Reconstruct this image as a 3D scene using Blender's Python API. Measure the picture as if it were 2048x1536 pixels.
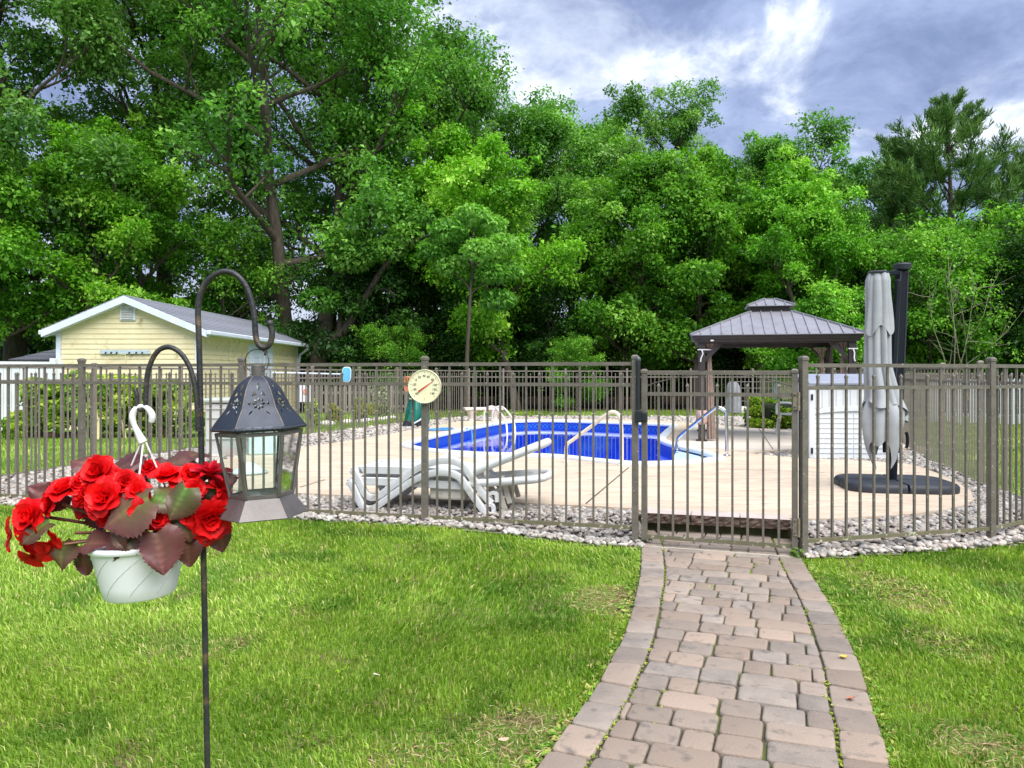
import bpy, bmesh, math, random
import numpy as np
from mathutils import Vector, Matrix, Euler
from mathutils.geometry import tessellate_polygon, delaunay_2d_cdt

for o in list(bpy.data.objects):
    bpy.data.objects.remove(o)
scene = bpy.context.scene
C = scene.collection
PI = math.pi
R = math.radians

# ------------------------------------------------------------------ camera
F = 1540.0          # focal length in pixels of the 2048 wide photograph
H = 1.40            # eye height
VH = 747.0          # horizon row
cam_d = bpy.data.cameras.new('camera')
cam = bpy.data.objects.new('camera', cam_d)
C.objects.link(cam)
cam.location = (0, 0, H)
cam.rotation_euler = (PI / 2, 0, 0)
cam_d.sensor_fit = 'HORIZONTAL'
cam_d.sensor_width = 36.0
cam_d.lens = 36.0 * F / 2048.0
cam_d.shift_y = (VH - 768.0) / 2048.0
cam_d.clip_start = 0.05
cam_d.clip_end = 2000
scene.camera = cam

# ------------------------------------------------------------------ light
SUN_EL, SUN_AZ = 58.0, 150.0     # azimuth: degrees to the right of the view axis (+Y)
world = bpy.data.worlds.new('World')
scene.world = world
world.use_nodes = True
wn, wl = world.node_tree.nodes, world.node_tree.links
wn.clear()
w_out = wn.new('ShaderNodeOutputWorld')
w_bg = wn.new('ShaderNodeBackground')
w_bg.inputs['Strength'].default_value = 0.05
wl.new(w_bg.outputs[0], w_out.inputs[0])
sky = wn.new('ShaderNodeTexSky')
sky.sky_type = 'NISHITA'
sky.sun_disc = False
sky.sun_elevation = R(SUN_EL)
sky.sun_rotation = R(SUN_AZ)
sky.air_density = 1.0
sky.dust_density = 1.5
sky.ozone_density = 2.0


def wnode(t, **k):
    n = wn.new(t)
    for a, b in k.items():
        setattr(n, a, b)
    return n


def wmath(op, a, b=None, clamp=False):
    n = wnode('ShaderNodeMath', operation=op, use_clamp=clamp)
    for i, x in enumerate((a, b)):
        if x is None:
            continue
        if isinstance(x, (int, float)):
            n.inputs[i].default_value = x
        else:
            wl.new(x, n.inputs[i])
    return n.outputs[0]


def wmix(f, a, b):
    n = wnode('ShaderNodeMix', data_type='RGBA')
    for i, x in ((0, f), (6, a), (7, b)):
        if isinstance(x, (int, float)):
            n.inputs[i].default_value = x
        elif isinstance(x, tuple):
            n.inputs[i].default_value = (*x, 1)
        else:
            wl.new(x, n.inputs[i])
    return n.outputs[2]


# clouds: noise laid on a flat cloud deck above the scene (direction divided by its height)
w_tc = wnode('ShaderNodeTexCoord')
w_sep = wnode('ShaderNodeSeparateXYZ')
wl.new(w_tc.outputs['Generated'], w_sep.inputs[0])
w_h = wmath('ADD', wmath('MAXIMUM', w_sep.outputs[2], 0.0), 0.40)
w_cmb = wnode('ShaderNodeCombineXYZ')
wl.new(wmath('DIVIDE', w_sep.outputs[0], w_h), w_cmb.inputs[0])
wl.new(wmath('DIVIDE', w_sep.outputs[1], w_h), w_cmb.inputs[1])


def wnoise(scale, detail, rough, off, dist=0.0):
    m = wnode('ShaderNodeMapping')
    m.inputs['Location'].default_value = off
    wl.new(w_cmb.outputs[0], m.inputs[0])
    n = wnode('ShaderNodeTexNoise')
    n.inputs['Scale'].default_value = scale
    n.inputs['Detail'].default_value = detail
    n.inputs['Roughness'].default_value = rough
    n.inputs['Distortion'].default_value = dist
    wl.new(m.outputs[0], n.inputs[0])
    return n.outputs[0]


def wramp(x, lo, hi):
    n = wnode('ShaderNodeMapRange', interpolation_type='SMOOTHSTEP')
    wl.new(x, n.inputs[0])
    n.inputs[1].default_value = lo
    n.inputs[2].default_value = hi
    return n.outputs[0]


CLOUD = (1.3, 3.8, 0.0)
n_big = wnoise(2.5, 9.0, 0.60, CLOUD, 0.45)
n_thin = wnoise(4.2, 9.0, 0.64, (CLOUD[0] + 7.3, CLOUD[1] + 2.2, 1.4), 0.3)
c_blue = wmix(0.7, sky.outputs[0], (1.3, 2.1, 4.3))
c_grey = wmix(wramp(n_thin, 0.32, 0.68), (1.2, 1.6, 2.8), (2.4, 2.95, 4.35))
c_lit = wmix(wramp(n_thin, 0.45, 0.7), (3.4, 3.85, 4.9), (7.2, 7.5, 8.0))
k_cloud = wramp(n_big, 0.26, 0.40)
k_lit = wramp(n_big, 0.505, 0.64)
w_col = wmix(k_lit, wmix(k_cloud, c_blue, c_grey), c_lit)
# the air whitens towards the horizon all round
w_col = wmix(wmath('MULTIPLY', wramp(w_sep.outputs[2], 0.20, 0.02), 0.75), w_col, (4.1, 4.35, 4.9))
wl.new(w_col, w_bg.inputs['Color'])

sun_d = bpy.data.lights.new('sun', 'SUN')
sun_d.energy = 1.5
sun_d.angle = R(60)
sun_d.color = (1.0, 0.975, 0.93)
sun = bpy.data.objects.new('sun', sun_d)
C.objects.link(sun)
sd = Vector((math.sin(R(SUN_AZ)) * math.cos(R(SUN_EL)), math.cos(R(SUN_AZ)) * math.cos(R(SUN_EL)), math.sin(R(SUN_EL))))
sun.rotation_euler = sd.to_track_quat('Z', 'Y').to_euler()
sun.location = sd * 60

vs = scene.view_settings
vs.view_transform = 'Standard'
vs.look = 'None'
vs.exposure = 2.12
vs.gamma = 1.0
vs.use_curve_mapping = False
scene.render.engine = 'CYCLES'

# ------------------------------------------------------------------ helpers
rnd = random.Random(7)


def lin(r, g, b):
    def f(c):
        c /= 255.0
        return c / 12.92 if c <= 0.04045 else ((c + 0.055) / 1.055) ** 2.4
    return (f(r), f(g), f(b))


def W(u, v, Y):
    """point at depth Y whose direction was measured in the photograph"""
    return Vector(((u - 1024) / F * Y, Y, H + (VH - v) / F * Y))


def G(u, v, z=0.0):
    Y = (H - z) * F / (v - VH)
    return Vector(((u - 1024) / F * Y, Y, z))


def sstep(a, b, x):
    t = np.clip((x - a) / (b - a), 0, 1)
    return t * t * (3 - 2 * t)


def gz(x, y):
    """height of the ground"""
    x = np.asarray(x, float)
    y = np.asarray(y, float)
    a = sstep(0.85, -0.7, x) * sstep(4.4, 6.3, y)
    b = sstep(7.2, 11.5, y)
    return 0.09 * np.maximum(a, b)


def gzf(x, y):
    return float(gz(x, y))


TM = {}


def thing(name, label, cat, loc=(0, 0, 0), rotz=0.0, group=None, kind=None, rot=None):
    o = bpy.data.objects.new(name, None)
    C.objects.link(o)
    o.empty_display_size = 0.1
    o.location = loc
    o.rotation_euler = rot if rot else (0, 0, rotz)
    if label:
        o['label'] = label
    if cat:
        o['category'] = cat
    if group:
        o['group'] = group
    if kind:
        o['kind'] = kind
    TM[o.name] = Matrix.Translation(Vector(loc)) @ o.rotation_euler.to_matrix().to_4x4()
    return o


def tag(o, label, cat, group=None):
    o['label'] = label
    o['category'] = cat
    if group:
        o['group'] = group
    return o


def link(name, me, parent=None, loc=None, rot=None, scale=None):
    o = bpy.data.objects.new(name, me)
    C.objects.link(o)
    if parent is not None:
        o.parent = parent
    if loc is not None:
        o.location = loc
    if rot is not None:
        o.rotation_euler = rot
    if scale is not None:
        o.scale = scale
    return o


def copy_tree(o, parent=None):
    c = o.copy()
    C.objects.link(c)
    if parent is not None:
        c.parent = parent
    for ch in list(o.children):
        copy_tree(ch, c)
    return c


def frame_from(d, up=Vector((0, 0, 1))):
    d = d.normalized()
    if abs(d.dot(up)) > 0.98:
        up = Vector((0, 1, 0))
    s = d.cross(up).normalized()
    u = s.cross(d).normalized()
    return s, u


class MB:
    def __init__(self):
        self.v = []
        self.f = []

    def add(self, vs_, fs_, M=None):
        n = len(self.v)
        for p in vs_:
            p = Vector(p)
            if M is not None:
                p = M @ p
            self.v.append(p)
        for f in fs_:
            self.f.append(tuple(i + n for i in f))
        return self

    def box(self, c, s, M=None):
        x, y, z = s[0] / 2, s[1] / 2, s[2] / 2
        vs_ = [Vector(c) + Vector((a * x, b * y, d * z)) for d in (-1, 1) for b in (-1, 1) for a in (-1, 1)]
        return self.add(vs_, [(0, 2, 3, 1), (4, 5, 7, 6), (0, 1, 5, 4), (2, 6, 7, 3), (0, 4, 6, 2), (1, 3, 7, 5)], M)

    def bar(self, a, b, w, h, up=Vector((0, 0, 1))):
        a, b = Vector(a), Vector(b)
        s, u = frame_from(b - a, up)
        vs_ = [p + s * (i * w / 2) + u * (j * h / 2) for p in (a, b) for (i, j) in ((-1, -1), (1, -1), (1, 1), (-1, 1))]
        return self.add(vs_, [(0, 1, 2, 3), (7, 6, 5, 4), (0, 4, 5, 1), (1, 5, 6, 2), (2, 6, 7, 3), (3, 7, 4, 0)])

    def tube(self, pts, r, n=8, cap=True, closed=False):
        pts = [Vector(p) for p in pts]
        m = len(pts)
        rr = r if isinstance(r, (list, tuple)) else [r] * m
        base = len(self.v)
        s = None
        for i, p in enumerate(pts):
            if closed:
                d = pts[(i + 1) % m] - pts[i - 1]
            else:
                d = pts[min(i + 1, m - 1)] - pts[max(i - 1, 0)]
            d.normalize()
            if s is None:
                s, u = frame_from(d)
            else:
                s = (s - d * s.dot(d)).normalized()
                u = s.cross(d).normalized()
            for k in range(n):
                a = 2 * PI * k / n
                self.v.append(p + (s * math.cos(a) + u * math.sin(a)) * rr[i])
        rows = m if closed else m - 1
        for i in range(rows):
            for k in range(n):
                a = base + i * n + k
                b = base + i * n + (k + 1) % n
                i2 = (i + 1) % m
                c = base + i2 * n + (k + 1) % n
                d = base + i2 * n + k
                self.f.append((a, d, c, b))
        if cap and not closed:
            self.f.append(tuple(base + k for k in range(n)))
            self.f.append(tuple(base + (m - 1) * n + k for k in reversed(range(n))))
        return self

    def lathe(self, prof, n=24, M=None, a0=0.0, cap0=True, cap1=True):
        vs_, fs_ = [], []
        for (r, z) in prof:
            for k in range(n):
                a = a0 + 2 * PI * k / n
                vs_.append((r * math.cos(a), r * math.sin(a), z))
        for i in range(len(prof) - 1):
            for k in range(n):
                fs_.append((i * n + k, i * n + (k + 1) % n, (i + 1) * n + (k + 1) % n, (i + 1) * n + k))
        if cap0:
            fs_.append(tuple(reversed(range(n))))
        if cap1:
            fs_.append(tuple((len(prof) - 1) * n + k for k in range(n)))
        return self.add(vs_, fs_, M)

    def prism(self, poly, z0, z1, M=None):
        n = len(poly)
        vs_ = [(p[0], p[1], z0) for p in poly] + [(p[0], p[1], z1) for p in poly]
        fs_ = [tuple(reversed(range(n))), tuple(range(n, 2 * n))]
        fs_ += [(i, (i + 1) % n, n + (i + 1) % n, n + i) for i in range(n)]
        return self.add(vs_, fs_, M)

    def mesh(self, name, mat=None, smooth=0, bevel=0.0, seg=1, inv=None):
        me = bpy.data.meshes.new(name)
        vs_ = [inv @ p for p in self.v] if inv is not None else self.v
        me.from_pydata([tuple(p) for p in vs_], [], self.f)
        bm = bmesh.new()
        bm.from_mesh(me)
        bmesh.ops.recalc_face_normals(bm, faces=bm.faces)
        if bevel > 0:
            bmesh.ops.remove_doubles(bm, verts=bm.verts, dist=1e-6)
            ed = [e for e in bm.edges if len(e.link_faces) == 2 and e.calc_face_angle(0) > R(35)]
            bmesh.ops.bevel(bm, geom=ed, offset=bevel, segments=seg, affect='EDGES', profile=0.5)
        bm.to_mesh(me)
        bm.free()
        if smooth:
            me.polygons.foreach_set('use_smooth', [True] * len(me.polygons))
            me.set_sharp_from_angle(angle=R(smooth))
        if mat:
            me.materials.append(mat)
        me.update()
        return me

    def part(self, name, mat, parent=None, smooth=0, bevel=0.0, seg=1, world=True):
        inv = None
        if parent is not None and world:
            p = parent
            while p.parent is not None:
                p = p.parent
            if p.name in TM:
                inv = TM[p.name].inverted()
        me = self.mesh(name, mat, smooth, bevel, seg, inv)
        return link(name, me, parent)


def struct(o):
    o['kind'] = 'structure'
    return o


def catmull(pts, n=6, closed=False):
    pts = [Vector(p) for p in pts]
    m = len(pts)
    out = []
    rng = range(m) if closed else range(m - 1)
    for i in rng:
        if closed:
            p0, p1, p2, p3 = pts[i - 1], pts[i], pts[(i + 1) % m], pts[(i + 2) % m]
        else:
            p0, p1, p2, p3 = pts[max(i - 1, 0)], pts[i], pts[i + 1], pts[min(i + 2, m - 1)]
        for k in range(n):
            t = k / n
            out.append(0.5 * ((2 * p1) + (p2 - p0) * t + (2 * p0 - 5 * p1 + 4 * p2 - p3) * t * t + (3 * p1 - p0 - 3 * p2 + p3) * t ** 3))
    if not closed:
        out.append(pts[-1])
    return out


def inside(poly, x, y):
    """vectorised point in polygon"""
    x = np.asarray(x, float)
    y = np.asarray(y, float)
    r = np.zeros(x.shape, bool)
    n = len(poly)
    for i in range(n):
        x0, y0 = poly[i][0], poly[i][1]
        x1, y1 = poly[(i + 1) % n][0], poly[(i + 1) % n][1]
        if y0 == y1:
            continue
        c = ((y0 > y) != (y1 > y)) & (x < (x1 - x0) * (y - y0) / (y1 - y0) + x0)
        r ^= c
    return r


def vnoise(x, y, s, seed=0):
    """smooth value noise in 0..1"""
    x = np.asarray(x) * s + 100.3
    y = np.asarray(y) * s + 57.7
    xi, yi = np.floor(x).astype(int), np.floor(y).astype(int)
    fx, fy = x - xi, y - yi
    fx, fy = fx * fx * (3 - 2 * fx), fy * fy * (3 - 2 * fy)

    def h(a, b):
        n = (a * 374761393 + b * 668265263 + seed * 144665) & 0x7fffffff
        n = ((n ^ (n >> 13)) * 1274126177) & 0x7fffffff
        return ((n ^ (n >> 16)) & 0xffff) / 65535.0
    return (h(xi, yi) * (1 - fx) + h(xi + 1, yi) * fx) * (1 - fy) + (h(xi, yi + 1) * (1 - fx) + h(xi + 1, yi + 1) * fx) * fy


def np_mesh(name, co, faces_flat, sizes, mat=None, col=None, smooth=False):
    """mesh from numpy arrays; faces_flat loop vertex indices, sizes loops per face (int or array)"""
    me = bpy.data.meshes.new(name)
    co = np.ascontiguousarray(co, np.float32).reshape(-1, 3)
    ff = np.ascontiguousarray(faces_flat, np.int32).ravel()
    if np.isscalar(sizes):
        nf = len(ff) // sizes
        starts = np.arange(nf, dtype=np.int32) * sizes
    else:
        sizes = np.asarray(sizes, np.int32)
        nf = len(sizes)
        starts = np.concatenate(([0], np.cumsum(sizes)[:-1])).astype(np.int32)
    me.vertices.add(len(co))
    me.vertices.foreach_set('co', co.ravel())
    me.loops.add(len(ff))
    me.loops.foreach_set('vertex_index', ff)
    me.polygons.add(nf)
    me.polygons.foreach_set('loop_start', starts)
    if smooth:
        me.polygons.foreach_set('use_smooth', np.ones(nf, bool))
    me.update(calc_edges=True)
    if col is not None:
        a = me.color_attributes.new('Col', 'FLOAT_COLOR', 'POINT')
        c4 = np.ones((len(co), 4), np.float32)
        c4[:, :3] = col
        a.data.foreach_set('color', c4.ravel())
    if mat:
        me.materials.append(mat)
    me.validate()
    return me


# ------------------------------------------------------------------ materials
def pm(name, c1, c2=None, scale=8.0, rough=0.6, bump=0.0, bscale=60.0, metal=0.0, spec=0.5, detail=4.0,
       spots=None, spot_scale=30.0, spot_lo=0.68, spot_hi=0.72, rand=0.0, stretch=(1, 1, 1), coat=0.0, r2=None, rand2=None):
    """procedural principled material: two tones by noise, optional spots, bump and per-object variation"""
    m = bpy.data.materials.new(name)
    m.use_nodes = True
    nt = m.node_tree
    n, l = nt.nodes, nt.links
    b = n['Principled BSDF']
    b.inputs['Roughness'].default_value = rough
    b.inputs['Metallic'].default_value = metal
    b.inputs['Specular IOR Level'].default_value = spec
    b.inputs['Coat Weight'].default_value = coat
    tc = n.new('ShaderNodeTexCoord')
    mp = n.new('ShaderNodeMapping')
    mp.inputs['Scale'].default_value = stretch
    l.new(tc.outputs['Object'], mp.inputs[0])
    vec = mp.outputs[0]
    oi = None
    if rand > 0 or rand2:
        oi = n.new('ShaderNodeObjectInfo')
        ad = n.new('ShaderNodeVectorMath')
        ad.operation = 'ADD'
        sc = n.new('ShaderNodeMath')
        sc.operation = 'MULTIPLY'
        sc.inputs[1].default_value = 37.0
        l.new(oi.outputs['Random'], sc.inputs[0])
        l.new(vec, ad.inputs[0])
        l.new(sc.outputs[0], ad.inputs[1])
        vec = ad.outputs[0]
    c2 = c2 or tuple(x * 0.8 for x in c1)
    nz = n.new('ShaderNodeTexNoise')
    nz.inputs['Scale'].default_value = scale
    nz.inputs['Detail'].default_value = detail
    nz.inputs['Roughness'].default_value = 0.6
    l.new(vec, nz.inputs[0])
    mr = n.new('ShaderNodeMapRange')
    mr.inputs[1].default_value = 0.32
    mr.inputs[2].default_value = 0.68
    l.new(nz.outputs[0], mr.inputs[0])
    mx = n.new('ShaderNodeMix')
    mx.data_type = 'RGBA'
    l.new(mr.outputs[0], mx.inputs[0])
    mx.inputs[6].default_value = (*c1, 1)
    mx.inputs[7].default_value = (*c2, 1)
    col = mx.outputs[2]
    if rand2:      # blend towards a third colour by the object's random number
        m2 = n.new('ShaderNodeMix')
        m2.data_type = 'RGBA'
        l.new(oi.outputs['Random'], m2.inputs[0])
        l.new(col, m2.inputs[6])
        m2.inputs[7].default_value = (*rand2, 1)
        col = m2.outputs[2]
    if rand > 0:
        hs = n.new('ShaderNodeHueSaturation')
        mr2 = n.new('ShaderNodeMapRange')
        fr = n.new('ShaderNodeMath')
        fr.operation = 'FRACT'
        ml = n.new('ShaderNodeMath')
        ml.operation = 'MULTIPLY'
        ml.inputs[1].default_value = 13.37
        l.new(oi.outputs['Random'], ml.inputs[0])
        l.new(ml.outputs[0], fr.inputs[0])
        l.new(fr.outputs[0], mr2.inputs[0])
        mr2.inputs[3].default_value = 1 - rand
        mr2.inputs[4].default_value = 1 + rand
        l.new(mr2.outputs[0], hs.inputs['Value'])
        l.new(col, hs.inputs['Color'])
        col = hs.outputs[0]
    if spots:
        ns = n.new('ShaderNodeTexNoise')
        ns.inputs['Scale'].default_value = spot_scale
        ns.inputs['Detail'].default_value = 2.0
        l.new(vec, ns.inputs[0])
        ms = n.new('ShaderNodeMapRange')
        ms.inputs[1].default_value = spot_lo
        ms.inputs[2].default_value = spot_hi
        l.new(ns.outputs[0], ms.inputs[0])
        m3 = n.new('ShaderNodeMix')
        m3.data_type = 'RGBA'
        l.new(ms.outputs[0], m3.inputs[0])
        l.new(col, m3.inputs[6])
        m3.inputs[7].default_value = (*spots, 1)
        col = m3.outputs[2]
    l.new(col, b.inputs['Base Color'])
    if r2 is not None:
        mrr = n.new('ShaderNodeMapRange')
        l.new(nz.outputs[0], mrr.inputs[0])
        mrr.inputs[1].default_value = 0.3
        mrr.inputs[2].default_value = 0.7
        mrr.inputs[3].default_value = rough
        mrr.inputs[4].default_value = r2
        l.new(mrr.outputs[0], b.inputs['Roughness'])
    if bump > 0:
        nb = n.new('ShaderNodeTexNoise')
        nb.inputs['Scale'].default_value = bscale
        nb.inputs['Detail'].default_value = 5.0
        l.new(vec, nb.inputs[0])
        bp = n.new('ShaderNodeBump')
        bp.inputs['Strength'].default_value = bump
        bp.inputs['Distance'].default_value = 0.01
        l.new(nb.outputs[0], bp.inputs['Height'])
        l.new(bp.outputs[0], b.inputs['Normal'])
    return m


def leaf_mat(name, trans=0.35, rough=0.5, spec=0.35, tint=(1.0, 1.1, 0.5)):
    """foliage coloured by the mesh's own per-leaf colour; thin leaves let light through"""
    m = bpy.data.materials.new(name)
    m.use_nodes = True
    n, l = m.node_tree.nodes, m.node_tree.links
    b = n['Principled BSDF']
    b.inputs['Roughness'].default_value = rough
    b.inputs['Specular IOR Level'].default_value = spec
    at = n.new('ShaderNodeAttribute')
    at.attribute_name = 'Col'
    oi = n.new('ShaderNodeObjectInfo')
    hs = n.new('ShaderNodeHueSaturation')
    mr = n.new('ShaderNodeMapRange')
    l.new(oi.outputs['Random'], mr.inputs[0])
    mr.inputs[3].default_value = 0.88
    mr.inputs[4].default_value = 1.12
    l.new(mr.outputs[0], hs.inputs['Value'])
    l.new(at.outputs['Color'], hs.inputs['Color'])
    l.new(hs.outputs[0], b.inputs['Base Color'])
    tr = n.new('ShaderNodeBsdfTranslucent')
    mu = n.new('ShaderNodeMix')
    mu.data_type = 'RGBA'
    mu.blend_type = 'MULTIPLY'
    mu.inputs[0].default_value = 1.0
    l.new(hs.outputs[0], mu.inputs[6])
    mu.inputs[7].default_value = (*tint, 1)
    l.new(mu.outputs[2], tr.inputs[0])
    mx = n.new('ShaderNodeMixShader')
    mx.inputs[0].default_value = trans
    l.new(b.outputs[0], mx.inputs[1])
    l.new(tr.outputs[0], mx.inputs[2])
    l.new(mx.outputs[0], n['Material Output'].inputs[0])
    return m


def attr_mat(name, rough=0.6, bump=0.3, bscale=80.0, spec=0.4):
    m = bpy.data.materials.new(name)
    m.use_nodes = True
    n, l = m.node_tree.nodes, m.node_tree.links
    b = n['Principled BSDF']
    b.inputs['Roughness'].default_value = rough
    b.inputs['Specular IOR Level'].default_value = spec
    at = n.new('ShaderNodeAttribute')
    at.attribute_name = 'Col'
    nz = n.new('ShaderNodeTexNoise')
    nz.inputs['Scale'].default_value = bscale
    nz.inputs['Detail'].default_value = 4
    tc = n.new('ShaderNodeTexCoord')
    l.new(tc.outputs['Object'], nz.inputs[0])
    hs = n.new('ShaderNodeHueSaturation')
    mr = n.new('ShaderNodeMapRange')
    l.new(nz.outputs[0], mr.inputs[0])
    mr.inputs[3].default_value = 0.7
    mr.inputs[4].default_value = 1.3
    l.new(mr.outputs[0], hs.inputs['Value'])
    l.new(at.outputs['Color'], hs.inputs['Color'])
    l.new(hs.outputs[0], b.inputs['Base Color'])
    bp = n.new('ShaderNodeBump')
    bp.inputs['Strength'].default_value = bump
    bp.inputs['Distance'].default_value = 0.005
    l.new(nz.outputs[0], bp.inputs['Height'])
    l.new(bp.outputs[0], b.inputs['Normal'])
    return m


MT = {}
# ------------------------------------------------------------------ fence lines (plan)
FL = [Vector((1.0, 6.25)), Vector((-0.76, 6.72)), Vector((-2.52, 7.19)), Vector((-4.28, 7.66)), Vector((-6.04, 8.13)), Vector((-6.45, 8.25))]
LS = [Vector(p) for p in ((-6.45, 8.25), (-6.3, 9.0), (-5.86, 10.8), (-5.42, 12.6), (-4.78, 14.3), (-4.15, 16.0), (-3.5, 17.65), (-2.87, 19.25), (-2.05, 20.85), (-1.25, 22.4))]
BK = [Vector((x, 22.4)) for x in (-1.25, -0.25, 1.556, 3.345, 5.2, 7.0, 8.85, 9.1)]
RS = [Vector(p) for p in ((9.1, 22.4), (8.8, 21.0), (8.45, 19.4), (8.05, 17.7), (7.6, 16.0), (7.1, 14.2), (6.5, 12.5), (5.87, 10.5), (5.32, 8.75), (5.0, 7.0))]
FA = [Vector((5.0, 7.0)), Vector((3.92, 6.30))]
FR = [Vector((2.207, 5.83)), Vector((3.92, 6.30))]
ENCL = FL[::-1] + [Vector((2.207, 5.83)), Vector((3.92, 6.30))] + RS[::-1] + BK[::-1][1:] + LS[::-1][1:-1]
# grass edge in front of the fence: a strip of gravel lies outside it
OUT_FL = [p + Vector((-0.259, -0.966)) * (0.12 + 0.05 * i) for i, p in enumerate(FL)]
GRAVEL_OUT = OUT_FL[::-1] + [Vector((1.06, 6.12)), Vector((1.06, 6.75)), Vector((2.33, 6.42)), Vector((2.2, 5.75)), Vector((3.92, 6.17)), Vector((5.1, 6.86))] + RS[::-1] + BK[::-1][1:] + LS[::-1][1:-1]

ZD = 0.17
DK = [(330, 955), (410, 974), (500, 982), (597, 986), (844, 998), (1037, 1005), (1262, 1016), (1290, 1022), (1440, 1029), (1585, 1036),
      (1615, 1037), (1674, 1037), (1792, 1030), (1871, 1022), (1926, 1011), (1947, 999), (1942, 983), (1910, 961), (1851, 937),
      (1812, 927), (1740, 922), (1620, 917), (1550, 912), (1497, 906), (1550, 901), (1620, 900)]
DECK = [G(u, v, ZD).xy for u, v in DK] + [Vector(p) for p in ((6.9, 12.6), (7.05, 15.5), (6.7, 16.6), (5.84, 16.7), (4.7, 18.9), (3.6, 20.6), (-0.3, 21.0), (-1.35, 19.9))] \
    + [G(u, v, ZD).xy for u, v in ((843, 856), (728, 877), (599, 895), (480, 912), (410, 927), (345, 946))]
PC = [(817, 890), (842, 881), (883, 871), (943, 858), (1010, 846), (1040, 843.5), (1099, 842.6), (1215, 846), (1330, 850.5), (1344, 852.5),
      (1330, 866), (1318, 879.5), (1330, 887), (1354, 894.7), (1400, 905), (1432, 917.5), (1410, 922), (1364, 926), (1315, 928.5), (1265, 928.5),
      (1200, 923), (1132, 915.7), (1075, 912.5), (1016, 911), (950, 909), (883, 904), (843, 899), (822, 894)]
POOL = [p.xy for p in catmull([G(u, v, ZD) for u, v in PC], 4, closed=True)]

# ------------------------------------------------------------------ ground sheet
MT['ground'] = None


def ground_mat():
    m = bpy.data.materials.new('lawn_soil')
    m.use_nodes = True
    n, l = m.node_tree.nodes, m.node_tree.links
    b = n['Principled BSDF']
    b.inputs['Roughness'].default_value = 0.95
    b.inputs['Specular IOR Level'].default_value = 0.1
    tc = n.new('ShaderNodeTexCoord')

    def noise(s, d=5):
        z = n.new('ShaderNodeTexNoise')
        z.inputs['Scale'].default_value = s
        z.inputs['Detail'].default_value = d
        l.new(tc.outputs['Object'], z.inputs[0])
        return z.outputs[0]

    def mix(f, a, c):
        x = n.new('ShaderNodeMix')
        x.data_type = 'RGBA'
        for i, q in ((0, f), (6, a), (7, c)):
            if isinstance(q, tuple):
                x.inputs[i].default_value = (*q, 1)
            else:
                l.new(q, x.inputs[i])
        return x.outputs[2]

    def rng(x, lo, hi):
        r = n.new('ShaderNodeMapRange')
        l.new(x, r.inputs[0])
        r.inputs[1].default_value = lo
        r.inputs[2].default_value = hi
        return r.outputs[0]
    green = mix(rng(noise(60), 0.35, 0.65), (0.055, 0.105, 0.016), (0.15, 0.26, 0.04))
    green = mix(rng(noise(1.1), 0.5, 0.7), green, (0.20, 0.29, 0.06))
    soil = mix(rng(noise(45), 0.35, 0.65), (0.10, 0.07, 0.04), (0.22, 0.165, 0.10))
    near = mix(rng(noise(3.0), 0.52, 0.66), green, soil)
    litter = mix(rng(noise(30), 0.35, 0.65), (0.03, 0.022, 0.012), (0.075, 0.052, 0.028))
    sp = n.new('ShaderNodeSeparateXYZ')
    l.new(tc.outputs['Object'], sp.inputs[0])
    wob = n.new('ShaderNodeMath')
    wob.operation = 'MULTIPLY_ADD'
    l.new(noise(0.9), wob.inputs[0])
    wob.inputs[1].default_value = 1.6
    l.new(sp.outputs[1], wob.inputs[2])
    far_lawn = rng(sp.outputs[1], 6.5, 9.5)
    lawn = mix(far_lawn, near, green)
    col = mix(rng(wob.outputs[0], 26.3, 26.9), lawn, litter)
    l.new(col, b.inputs['Base Color'])
    bp = n.new('ShaderNodeBump')
    bp.inputs['Strength'].default_value = 0.8
    bp.inputs['Distance'].default_value = 0.02
    l.new(noise(50), bp.inputs['Height'])
    l.new(bp.outputs[0], b.inputs['Normal'])
    return m


MT['ground'] = ground_mat()
xs = np.concatenate(([-400, -200, -100, -60, -40, -28, -20, -16], np.arange(-13, 13.01, 0.25), [16, 20, 28, 40, 60, 100, 200, 400]))
ys = np.concatenate(([-60, -30, -15, -8, -4, -2], np.arange(-1, 27.01, 0.25), [29, 32, 36, 42, 50, 70, 100, 200, 500, 900]))
gx, gy = np.meshgrid(xs, ys)
co = np.stack([gx, gy, gz(gx, gy)], -1).reshape(-1, 3)
nx, ny = len(xs), len(ys)
ii, jj = np.meshgrid(np.arange(nx - 1), np.arange(ny - 1))
q = np.stack([jj * nx + ii, jj * nx + ii + 1, (jj + 1) * nx + ii + 1, (jj + 1) * nx + ii], -1).reshape(-1, 4)
ins = inside(DECK, co[:, 0], co[:, 1])
q = q[~ins[q].all(1)]
struct(link('ground', np_mesh('ground', co, q, 4, MT['ground'], smooth=True)))

# ------------------------------------------------------------------ gravel bed
MT['gravel_bed'] = pm('gravel_bed', (0.30, 0.27, 0.24), (0.10, 0.09, 0.075), scale=34, rough=0.9, bump=1.0, bscale=34)
gs = 0.1
X, Y = np.meshgrid(np.arange(-6.8, 9.4, gs), np.arange(5.6, 22.5, gs))
xc, yc = X[:-1, :-1] + gs / 2, Y[:-1, :-1] + gs / 2


def gvz(x, y):
    """surface of the gravel: banked up from the fence line to the deck's edge"""
    x = np.asarray(x, float)
    y = np.asarray(y, float)
    d = np.minimum((x - 1.0) * 0.259 + (y - 6.25) * 0.966, -(x - 2.207) * 0.265 + (y - 5.83) * 0.964)
    return np.maximum(gz(x, y), 0.112 * sstep(-0.1, 0.42, d)) + 0.012


STEP_RECT = [(1.06, 6.70), (2.32, 6.34), (2.44, 6.72), (1.24, 7.08)]


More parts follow.
